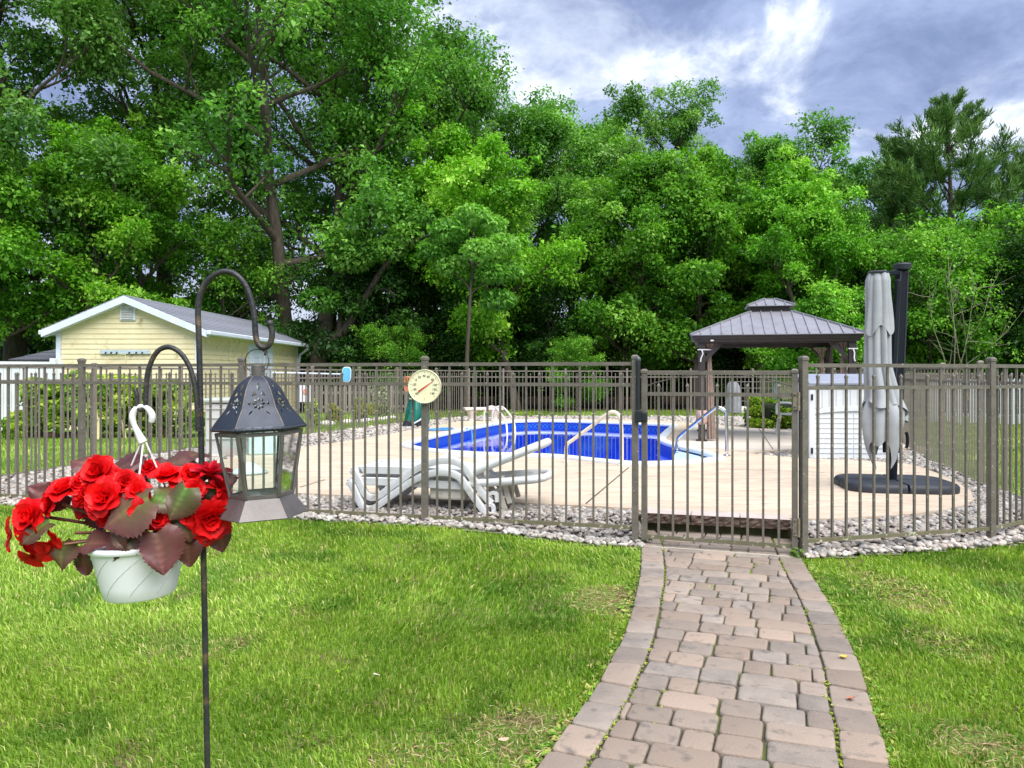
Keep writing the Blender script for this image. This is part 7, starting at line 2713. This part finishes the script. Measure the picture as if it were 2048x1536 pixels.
TREES = [
    ('oak', 605, 28.5, 1.03, 0.4, 'huge many-stemmed oak rising behind the far end of the yellow shed'),
    ('oak2', 30, 26.5, 1.02, 1.9, 'tall oak standing to the left behind the lean-to roof'),
    ('oak2', 335, 32.0, 1.02, 4.1, 'tall broad oak directly behind the yellow shed roof ridge'),
    ('oak', 780, 33.0, 0.90, 2.2, 'broad oak behind the leaning pale trunk'),
    ('loose', 905, 30.5, 0.80, 0.7, 'open-crowned oak towering behind the thermometer post'),
    ('dense', 1020, 34.0, 0.86, 1.1, 'dense oak behind the slender pale trunk'),
    ('yellow', 1035, 27.0, 0.98, 2.4, 'bright yellow-green maple before the dense oak beyond the pool'),
    ('dense', 1150, 37.0, 0.98, 3.0, 'dark oak far behind the pool ladder'),
    ('loose', 1300, 35.0, 0.84, 3.9, 'tallest loose-crowned oak standing clear against the clouds beyond the pool'),
    ('maple', 1235, 28.0, 0.86, 0.2, 'light green maple beyond the pool, left of the gazebo'),
    ('maple', 1390, 27.5, 0.90, 1.7, 'tall light green maple right behind the gazebo roof'),
    ('loose', 1455, 37.0, 0.70, 5.2, 'small-crowned oak peeping over the light green maples'),
    ('yellow', 1535, 29.5, 0.86, 4.4, 'pointed yellow-green maple above the right half of the gazebo'),
    ('maple', 1630, 25.8, 0.74, 3.2, 'shorter light green maple over the mossy-roofed shed'),
    ('dense', 1610, 35.5, 0.84, 5.6, 'round-topped dark oak behind the pointed yellow-green maple'),
    ('dense', 1735, 37.0, 0.78, 0.5, 'low dark oak between the round-topped oak and the pines'),
    ('pine2', 1800, 33.0, 0.98, 1.0, 'slim pine just left of the spreading pine behind the parasol'),
    ('pine', 1905, 31.0, 0.96, 0.2, 'large spreading pine with upswept boughs behind the right fence'),
    ('pine', 2075, 36.0, 0.92, 2.6, 'second spreading pine beyond the corner of the pool fence'),
    ('yellow', 115, 24.6, 0.98, 0.9, 'yellow-green maple hanging over the lean-to'),
    ('maple', -60, 23.5, 0.92, 2.9, 'light green maple behind the white vinyl fence'),
    ('maple', 300, 28.0, 0.86, 5.4, 'light green maple close behind the shed gable'),
    ('thicket', 470, 28.5, 0.95, 1.2, 'bushy light green sapling behind the shed door'),
    ('sapling', 705, 27.5, 0.92, 2.0, 'dark bushy sapling right of the shed downspout'),
    ('sapling', 800, 29.5, 1.05, 3.3, 'dark bushy sapling behind the pool net'),
    ('thicket', 775, 26.0, 0.42, 0.3, 'low bright sapling behind the flower garden'),
    ('sapling', 880, 28.0, 0.80, 4.6, 'dark bushy sapling behind the green covered cart'),
    ('sapling', 990, 30.0, 0.95, 5.7, 'dark bushy sapling behind the garden bench'),
    ('sapling', 1090, 29.0, 0.85, 0.8, 'dark bushy sapling behind the pool ladder'),
    ('thicket', 1155, 25.6, 0.36, 1.3, 'small feathery green sapling at the edge of the lawn beyond the pool'),
    ('sapling', 1210, 30.0, 1.0, 2.6, 'dark bushy sapling straight beyond the cream handrail'),
    ('sapling', 1330, 30.5, 1.05, 3.8, 'dark bushy sapling beyond the gate latch'),
    ('sapling', 1450, 30.0, 1.0, 4.9, 'dark bushy sapling seen through the gazebo'),
    ('sapling', 1560, 31.0, 1.0, 0.1, 'dark bushy sapling behind the mossy-roofed shed'),
    ('sapling', 1690, 28.0, 1.0, 1.5, 'dark bushy sapling right of the gazebo'),
    ('thicket', 1790, 27.0, 0.90, 2.1, 'light green sapling behind the parasol mast'),
    ('thicket', 1885, 26.0, 0.82, 3.5, 'light green sapling behind the bare dead branches'),
    ('thicket', 1985, 27.5, 1.02, 5.0, 'tall light green sapling behind the white picket fence'),
    ('sapling', 2060, 25.0, 0.95, 0.6, 'dark bushy sapling beyond the end of the white picket fence'),
    ('thicket', 1940, 31.0, 1.05, 1.1, 'light green sapling under the spreading pine'),
    ('sapling', 1840, 30.0, 1.05, 2.2, 'dark bushy sapling under the slim pine'),
]
for (k_, u, Yt, s, rz, lab) in TREES:
    x = (u - 1024) / F * Yt
    t_ = thing(NM[k_], lab, 'sapling' if NM[k_] == 'sapling' else 'tree', (x, Yt, 0.08), rz, 'saplings along the edge of the woods' if NM[k_] == 'sapling' else 'trees behind the pool')
    t_.scale = (s, s, s)
    tm, cm = PROTO[k_]
    link('trunk', tm, t_)
    link('crown', cm, t_)

# leaning trunk with a broken pale limb, right of the shed
lt = thing('leaning_tree', 'leaning bare-limbed tree with pale curved trunk right of the shed', 'tree', (W(655, 800, 26.8).x, 26.8, 0.08))
mb = MB()
Yl = 26.8
mb.tube(catmull([W(632, 850, Yl), W(636, 740, Yl), W(648, 660, Yl), W(655, 610, Yl), W(668, 575, Yl), W(690, 530, Yl - 0.3)], 4), [0.34 - 0.006 * i for i in range(21)], 10)
mb.part('trunk', MT['bark'], lt, smooth=60)
MB().tube(catmull([W(712, 615, Yl), W(735, 588, Yl), W(752, 560, Yl - 0.2), W(772, 530, Yl - 0.4), W(800, 500, Yl - 0.6), W(845, 475, Yl - 0.8), W(890, 460, Yl - 1)], 4), [0.15 - 0.0045 * i for i in range(25)], 8).part('limb', MT['bark'], lt, smooth=60)
MB().tube(catmull([W(752, 577, Yl - 0.2), W(775, 580, Yl - 0.4), W(790, 590, Yl - 0.5)], 4), [0.06 - 0.004 * i for i in range(9)], 6).part('limb', MT['bark'], lt, smooth=60)
MB().tube(catmull([W(640, 690, Yl - 0.2), W(690, 660, Yl), W(712, 615, Yl)], 5), 0.17, 8).part('limb', MT['bark'], lt, smooth=60)
MB().tube(catmull([W(660, 650, Yl), W(672, 690, Yl), W(680, 645, Yl), W(686, 612, Yl)][1:], 4), [0.14, 0.13, 0.13, 0.12, 0.11, 0.10, 0.09, 0.08, 0.06], 8).part('stub', MT['bark'], lt, smooth=60)
bl = [((*(W(u, v, Yl - 0.6) - lt.location),), (0.8, 0.7, 0.45)) for u, v in ((895, 455), (860, 440), (820, 470), (905, 490), (700, 520), (690, 490), (725, 505), (640, 600), (770, 500))]
link('crown', bush_mesh('crown', bl, 5200, 0.17, G_MID, MT['leaf'], 303), lt)
sl_t = thing('slender_tree', 'slender tree with thin pale trunk standing just outside the far fence corner', 'tree', (W(936, 830, 24.0).x, 24.0, 0.08))
Ys = 24.0
MB().tube(catmull([W(936, 850, Ys), W(934, 780, Ys), W(934, 720, Ys), W(938, 640, Ys), W(941, 585, Ys), W(947, 520, Ys), W(944, 440, Ys)], 4), [0.085 - 0.0026 * i for i in range(25)], 8).part('trunk', MT['bark'], sl_t, smooth=60)
for (a, b) in (((940, 590), (985, 560)), ((941, 580), (905, 545)), ((944, 540), (1000, 500)), ((945, 500), (900, 470))):
    MB().tube([W(*a, Ys), W((a[0] + b[0]) / 2, (a[1] + b[1]) / 2 - 5, Ys), W(*b, Ys)], [0.03, 0.02, 0.01], 6).part('branch', MT['bark'], sl_t, smooth=60)
bl = [((*(W(u, v, Ys + dy) - sl_t.location),), (0.62, 0.6, 0.36)) for u, v, dy in ((985, 545, 0), (900, 530, 0.3), (1005, 490, 0), (895, 460, -0.2), (945, 430, 0), (980, 450, 0.4), (920, 490, 0.5), (960, 500, -0.4), (1015, 540, 0.5), (940, 555, 0.6), (870, 500, 0.2), (995, 600, 0.3))]
link('crown', bush_mesh('crown', bl, 6500, 0.15, G_MID, MT['leaf'], 307), sl_t)
# dead bare branches
MT['dead'] = pm('bleached_twig', lin(176, 168, 146), lin(140, 132, 112), scale=8, rough=0.9)
dd_ = thing('dead_shrub', 'bleached bare branches of a dead shrub in front of the right-hand saplings', 'shrub', (W(1905, 790, 24.6).x, 24.6, 0.08))
rs_ = np.random.RandomState(9)
for k2 in range(9):
    a = W(1905 + rs_.normal() * 18, 800, 24.6)
    e_ = W(1905 + rs_.uniform(-75, 110), rs_.uniform(470, 620), 24.2 + rs_.uniform(-0.6, 0.4))
    lb_ = sub_curve(a, e_ - a, (e_ - a).length, rs_, 6, 0.0, 0.10)
    br = MB()
    br.tube(lb_, [0.022, 0.018, 0.014, 0.011, 0.008, 0.004], 5)
    for j in range(7):
        f_ = rs_.uniform(0.35, 0.95) * 5
        k3 = int(f_)
        b = lb_[k3].lerp(lb_[min(k3 + 1, 5)], f_ - k3)
        br.tube(sub_curve(b, (lb_[-1] - lb_[0]).normalized() + Vector((rs_.normal() * 0.7, rs_.normal() * 0.5, rs_.normal() * 0.5)), rs_.uniform(0.4, 1.0), rs_, 4, 0, 0.2), [0.008, 0.006, 0.005, 0.003], 4, cap=False)
    br.part('branch', MT['dead'], dd_, smooth=60)

# the wood behind, one mass
rs_ = np.random.RandomState(77)
n_ = 18000
x = rs_.uniform(-52, 52, n_)
y = rs_.uniform(43, 52, n_)
top = 3.0 + 3.0 * vnoise(x, np.zeros(n_), 0.13, 3) + 1.5 * vnoise(x, np.zeros(n_), 0.5, 4)
z = rs_.uniform(0, 1, n_) ** 0.8 * top
c = np.stack([x, y, z], -1)
cols = np.array(G_DARK)
col = cols[rs_.randint(0, 3, n_)] * rs_.uniform(0.7, 1.1, (n_, 1))
co_, f, cc = leaf_cloud(c, rs_.normal(size=(n_, 3)), rs_.normal(size=(n_, 3)) + np.array([0, -0.6, 0.5]), 0.85 * np.exp(rs_.normal(0, 0.3, n_)), 0.75, 0.1, col)
dw_ = link('distant_woods', np_mesh('distant_woods', co_, f, 3, MT['leaf'], cc))
dw_['kind'] = 'stuff'
dw_['label'] = 'dark mass of woods behind the trees'
dw_['category'] = 'woods'
# ------------------------------------------------------------------ grass
MT['grass'] = leaf_mat('grass_blade', trans=0.30, rough=0.45, spec=0.3, tint=(1.15, 1.15, 0.5))
rg = np.random.RandomState(5)
BED = [(-11.5, 15.1), (-4.9, 15.1), (-4.9, 18), (-11.5, 18)]
SHEDP = [(shx - hw - 1.2, SY), (shx + hw, SY), (shx + hw, SY + sLen), (shx - hw - 1.2, SY + sLen)]


def dry(x, y):
    """how worn the turf is: 0 lush, 1 bare; the patches have shapes of their own"""
    p = np.zeros_like(x)
    for (cx, cy, rx, ry, k2) in ((0.62, 4.72, 0.28, 0.34, 1.0), (0.05, 2.95, 0.22, 0.30, 0.85), (-0.35, 2.85, 0.20, 0.16, 0.5), (2.45, 4.9, 0.26, 0.5, 0.65), (2.25, 3.95, 0.2, 0.3, 0.5), (1.75, 2.85, 0.2, 0.22, 0.95), (-1.6, 3.9, 0.35, 0.2, 0.35)):
        d = ((x - cx) / rx) ** 2 + ((y - cy) / ry) ** 2
        p = np.maximum(p, k2 * np.clip(1.25 - d, 0, 1))
    return np.clip(p * (0.55 + 0.9 * vnoise(x, y, 9.0, 2)), 0, 1)


def blades(x0, x1, y0, y1, dens, h, w, name, seg=2, front=False):
    n_ = int((x1 - x0) * (y1 - y0) * dens)
    x = rg.uniform(x0, x1, n_)
    y = rg.uniform(y0, y1, n_)
    k2 = ~inside(PATH_POLY, x, y) & ~inside(GRAVEL_OUT, x, y) & ~inside(BED, x, y) & ~inside(SHEDP, x, y)
    if front:
        k2 &= np.abs(x) < 0.78 * y + 1.1
    dr_ = dry(x, y)
    k2 &= rg.uniform(0, 1, n_) > dr_ * 0.85
    x, y, dr_ = x[k2], y[k2], dr_[k2]
    n_ = len(x)
    lush = vnoise(x, y, 1.6, 8) * 0.6 + vnoise(x, y, 5.5, 9) * 0.4
    hh = h * np.exp(rg.normal(0, 0.26, n_)) * (0.75 + 0.5 * lush) * (1 - 0.45 * dr_)
    ww = w * np.exp(rg.normal(0, 0.25, n_)) * (0.8 + 0.5 * lush)
    az = rg.uniform(0, 2 * PI, n_)
    comb = 2 * PI * vnoise(x, y, 0.7, 12)
    bx_, by_ = np.cos(az) * 0.75 + np.cos(comb) * 0.6, np.sin(az) * 0.75 + np.sin(comb) * 0.6
    bend = rg.uniform(0.25, 0.95, n_)
    face = rg.uniform(0, PI, n_)
    sx_, sy_ = np.cos(face) * ww / 2, np.sin(face) * ww / 2
    z0 = gz(x, y) - 0.004
    b = np.stack([x, y, z0], -1)
    s = np.stack([sx_, sy_, np.zeros(n_)], -1)
    m_ = b + np.stack([bx_ * bend * hh * 0.28, by_ * bend * hh * 0.28, hh * 0.58], -1)
    t = b + np.stack([bx_ * bend * hh * 0.85, by_ * bend * hh * 0.85, hh * (1.0 - 0.28 * bend)], -1)
    A = np.array(lin(98, 136, 34)); B = np.array(lin(170, 198, 82)); D = np.array(lin(214, 204, 140)); E = np.array(lin(66, 114, 38))
    q_ = np.clip(rg.uniform(0, 1, n_) * 0.75 + (vnoise(x, y, 2.3, 20) - 0.35) * 0.6, 0, 1)[:, None]
    col = A * (1 - q_) + B * q_
    e_ = (np.clip((vnoise(x, y, 3.1, 30) - 0.62) * 3.0, 0, 0.55))[:, None]
    col = col * (1 - e_) + E * e_
    straw = np.clip((rg.uniform(0, 1, n_) < 0.09 + 0.55 * dr_ + 0.10 * np.clip(vnoise(x, y, 4.0, 40) - 0.6, 0, 1)).astype(float), 0, 1)[:, None]
    col = col * (1 - 0.75 * straw) + D * 0.75 * straw
    col *= rg.uniform(0.82, 1.22, (n_, 1))
    if seg == 2:
        co_ = np.stack([b - s, b + s, m_ + s * 0.8, m_ - s * 0.8, t], 1).reshape(-1, 3)
        o = np.arange(n_)[:, None] * 5
        f = np.concatenate([o, o + 1, o + 2, o, o + 2, o + 3, o + 3, o + 2, o + 4], 1)
        cc = np.repeat(col, 5, 0)
    else:
        co_ = np.stack([b - s, b + s, t], 1).reshape(-1, 3)
        o = np.arange(n_)[:, None] * 3
        f = np.concatenate([o, o + 1, o + 2], 1)
        cc = np.repeat(col, 3, 0)
    o = link(name, np_mesh(name, co_, f.reshape(-1), 3, MT['grass'], cc))
    o['kind'] = 'stuff'
    return o


g1 = blades(-4.2, 4.4, 2.2, 4.4, 11500, 0.036, 0.0050, 'lawn_grass', 2, True)
g1['label'] = 'mown green lawn grass either side of the paved path'
g1['category'] = 'grass'
g2 = blades(-6.8, 7.5, 4.4, 8.2, 5600, 0.038, 0.0068, 'lawn_grass', 2, True)
g2['label'] = 'mown green lawn grass up to the gravel before the pool fence'
g2['category'] = 'grass'
g3 = blades(-13, -3.0, 8.2, 18.5, 900, 0.06, 0.013, 'side_lawn_grass', 1)
g3['label'] = 'green lawn grass outside the side fence before the hydrangeas'
g3['category'] = 'grass'
g4 = blades(-6, 14, 16.5, 27.0, 420, 0.075, 0.022, 'back_lawn_grass', 1)
g4['label'] = 'green lawn grass between the pool fence and the woods'
g4['category'] = 'grass'
g5 = blades(5, 14, 7, 18.0, 700, 0.06, 0.014, 'back_lawn_grass', 1)
g5['label'] = 'green lawn grass before the white picket fence'
g5['category'] = 'grass'

# flattened straw on the worn patches
n_ = 60000
x = rg.uniform(-1.5, 3.0, n_)
y = rg.uniform(2.5, 5.5, n_)
k2 = (rg.uniform(0, 1, n_) < dry(x, y) * 0.9) & ~inside(PATH_POLY, x, y)
x, y = x[k2], y[k2]
n_ = len(x)
a = rg.uniform(0, 2 * PI, n_)
c = np.stack([x, y, gz(x, y) + rg.uniform(0.004, 0.02, n_)], -1)
ST_ = np.array([lin(206, 186, 146), lin(176, 150, 112), lin(222, 206, 168), lin(150, 124, 90)])
co_, f, cc = leaf_cloud(c, np.stack([np.cos(a), np.sin(a), rg.normal(0, 0.15, n_)], -1), rg.normal(size=(n_, 3)) * 0.3 + np.array([0, 0, 1]), rg.uniform(0.02, 0.055, n_), 0.09, 0.02, ST_[rg.randint(0, 4, n_)] * rg.uniform(0.8, 1.1, (n_, 1)))
o = link('dry_thatch', np_mesh('dry_thatch', co_, f, 3, MT['grass'], cc))
o['kind'] = 'stuff'
o['label'] = 'straw-coloured dead grass on the worn patches of lawn'
o['category'] = 'grass'

# broad-leaved weeds and clover in the turf by the path, moss and weeds in its joints
MT['weed'] = leaf_mat('weed_leaf', trans=0.25, rough=0.5)
WC = np.array([lin(110, 150, 40), lin(150, 180, 50), lin(86, 128, 34)])


def weeds(name, x, y, z, size, n_per, rad, cols):
    n_ = len(x)
    idx = np.repeat(np.arange(n_), n_per)
    m_ = len(idx)
    a = rg.uniform(0, 2 * PI, m_)
    r = rad * rg.uniform(0, 1, m_) ** 0.6
    c = np.stack([x[idx] + r * np.cos(a), y[idx] + r * np.sin(a), z[idx] + rg.uniform(0.2, 1.0, m_) * size * 0.8], -1)
    ax = np.stack([np.cos(a), np.sin(a), rg.uniform(0.0, 0.7, m_)], -1)
    nr = rg.normal(size=(m_, 3)) * 0.3 + np.array([0, 0, 1.0])
    co_, f, cc = leaf_cloud(c, ax, nr, size * np.exp(rg.normal(0, 0.3, m_)), 0.6, 0.06, cols[rg.randint(0, len(cols), m_)] * rg.uniform(0.8, 1.2, (m_, 1)))
    o = link(name, np_mesh(name, co_, f, 3, MT['weed'], cc))
    o['kind'] = 'stuff'
    return o


n_ = 260
wx = np.concatenate([rg.uniform(1.75, 2.9, n_), rg.uniform(-3, 0.3, 150)])
wy = np.concatenate([rg.uniform(3.0, 5.6, n_), rg.uniform(2.7, 5.5, 150)])
k2 = ~inside(PATH_POLY, wx, wy) & ((vnoise(wx, wy, 2.5, 50) > 0.45))
o = weeds('clover', wx[k2], wy[k2], gz(wx[k2], wy[k2]), 0.022, 16, 0.055, WC)
o['label'] = 'patches of clover and low weeds in the turf beside the path'
o['category'] = 'clover'
# joint weeds follow the inner edge lines and a few cross joints
jx, jy = [], []
for pl in (LI, RI):
    pts = resample(pl, 0.045)
    for p in pts:
        if vnoise(np.array([p.x]), np.array([p.y]), 3.0, 61)[0] > 0.50 and 2.3 < p.y < 6.4:
            jx.append(p.x + rnd.gauss(0, 0.008)); jy.append(p.y + rnd.gauss(0, 0.008))
for (a, b) in (((1413, 1106), (1329, 1277)), ((1478, 1115), (1420, 1190)), ((1530, 1118), (1490, 1180)), ((1560, 1112), (1575, 1150)), ((1590, 1330), (1600, 1360)), ((1330, 1390), (1300, 1460))):
    p, q_ = G(*a), G(*b)
    for t_ in np.arange(0, 1, 0.035):
        if rnd.random() < 0.6:
            r_ = p.lerp(q_, t_)
            jx.append(r_.x + rnd.gauss(0, 0.012)); jy.append(r_.y + rnd.gauss(0, 0.012))
o = weeds('joint_moss', np.array(jx), np.array(jy), np.full(len(jx), 0.012), 0.010, 14, 0.014, np.array([lin(150, 172, 40), lin(120, 140, 30), lin(176, 186, 70)]))
o['label'] = 'moss and tiny weeds in the joints of the paved path'
o['category'] = 'moss'
# grass overhanging the path's edges, and tufts at the posts
jx, jy = [], []
for pl, sg in ((LO, -1), (RO, 1)):
    for p in resample(pl, 0.022):
        if 2.2 < p.y < 6.3:
            jx.append(p.x + sg * abs(rnd.gauss(0.02, 0.02))); jy.append(p.y)
o = weeds('edge_grass', np.array(jx), np.array(jy), np.zeros(len(jx)), 0.026, 5, 0.02, np.array([lin(120, 160, 46), lin(90, 130, 40), lin(170, 170, 90)]))
o['label'] = 'ragged grass along the edges of the paved path'
o['category'] = 'grass'
for (u, v, lab) in ((1388, 1048, 'small leafy weed growing under the middle of the deck step'), (1597, 1112, 'small weed at the foot of the gate hinge post'), (1287, 1085, 'small weed at the foot of the gate latch post'), (1738, 1090, 'thin grass weed in the gravel under the right fence panel')):
    p = G(u, v, 0.02)
    t_ = thing('weed', lab, 'weed', (p.x, p.y - (0.02 if u != 1388 else 0.08), 0.0))
    bl = [((rnd.uniform(-0.05, 0.05), rnd.uniform(-0.04, 0.04), rnd.uniform(0.02, 0.08)), (0.025, 0.025, 0.02)) for _ in range(7)]
    link('foliage', bush_mesh('foliage', bl, 110, 0.026, [lin(70, 104, 36), lin(120, 150, 60)], MT['weed'], int(u)), t_)

# fallen leaves
def fallen(u, v, s, c, lab, z=0.03, tilt=0.5):
    p = G(u, v, z)
    mb = MB()
    n1 = 6
    for j in range(n1 + 1):
        t_ = j / n1
        w_ = 0.42 * math.sin(PI * min(1, t_ * 0.92 + 0.05)) ** 0.8 * s
        for i in (-1, 0, 1):
            mb.v.append(Vector(((t_ - 0.5) * s, i * w_, 0.20 * s * abs(i) + 0.25 * s * (t_ - 0.5) ** 2)))
    mb.f = [(j * 3 + i, j * 3 + i + 1, j * 3 + i + 4, j * 3 + i + 3) for j in range(n1) for i in range(2)]
    M = Matrix.Rotation(rnd.uniform(0, 6), 4, 'Z') @ Matrix.Rotation(tilt * rnd.uniform(-1, 1), 4, 'X')
    mb.v = [M @ q_ for q_ in mb.v]
    o = mb.part('fallen_leaf', pm('dry_leaf', lin(*c), tuple(x * 0.8 for x in lin(*c)), scale=40, rough=0.8), None, smooth=60)
    o.location = p
    tag(o, lab, 'leaf')


fallen(1687, 1315, 0.038, (214, 178, 70), 'yellow fallen leaf on the right border of the path', 0.026, 0.1)
fallen(1702, 1398, 0.036, (170, 116, 92), 'reddish fallen leaf on the right border of the path', 0.026, 0.1)
fallen(752, 1352, 0.038, (206, 192, 166), 'pale curled dry leaf lying in the lawn left of the path', 0.055)
fallen(845, 1250, 0.03, (214, 190, 150), 'small tan dry leaf in the lawn below the fence post with the thermometer', 0.055)
fallen(1008, 1483, 0.042, (190, 166, 136), 'broad tan dry leaf on the worn turf beside the path', 0.03)
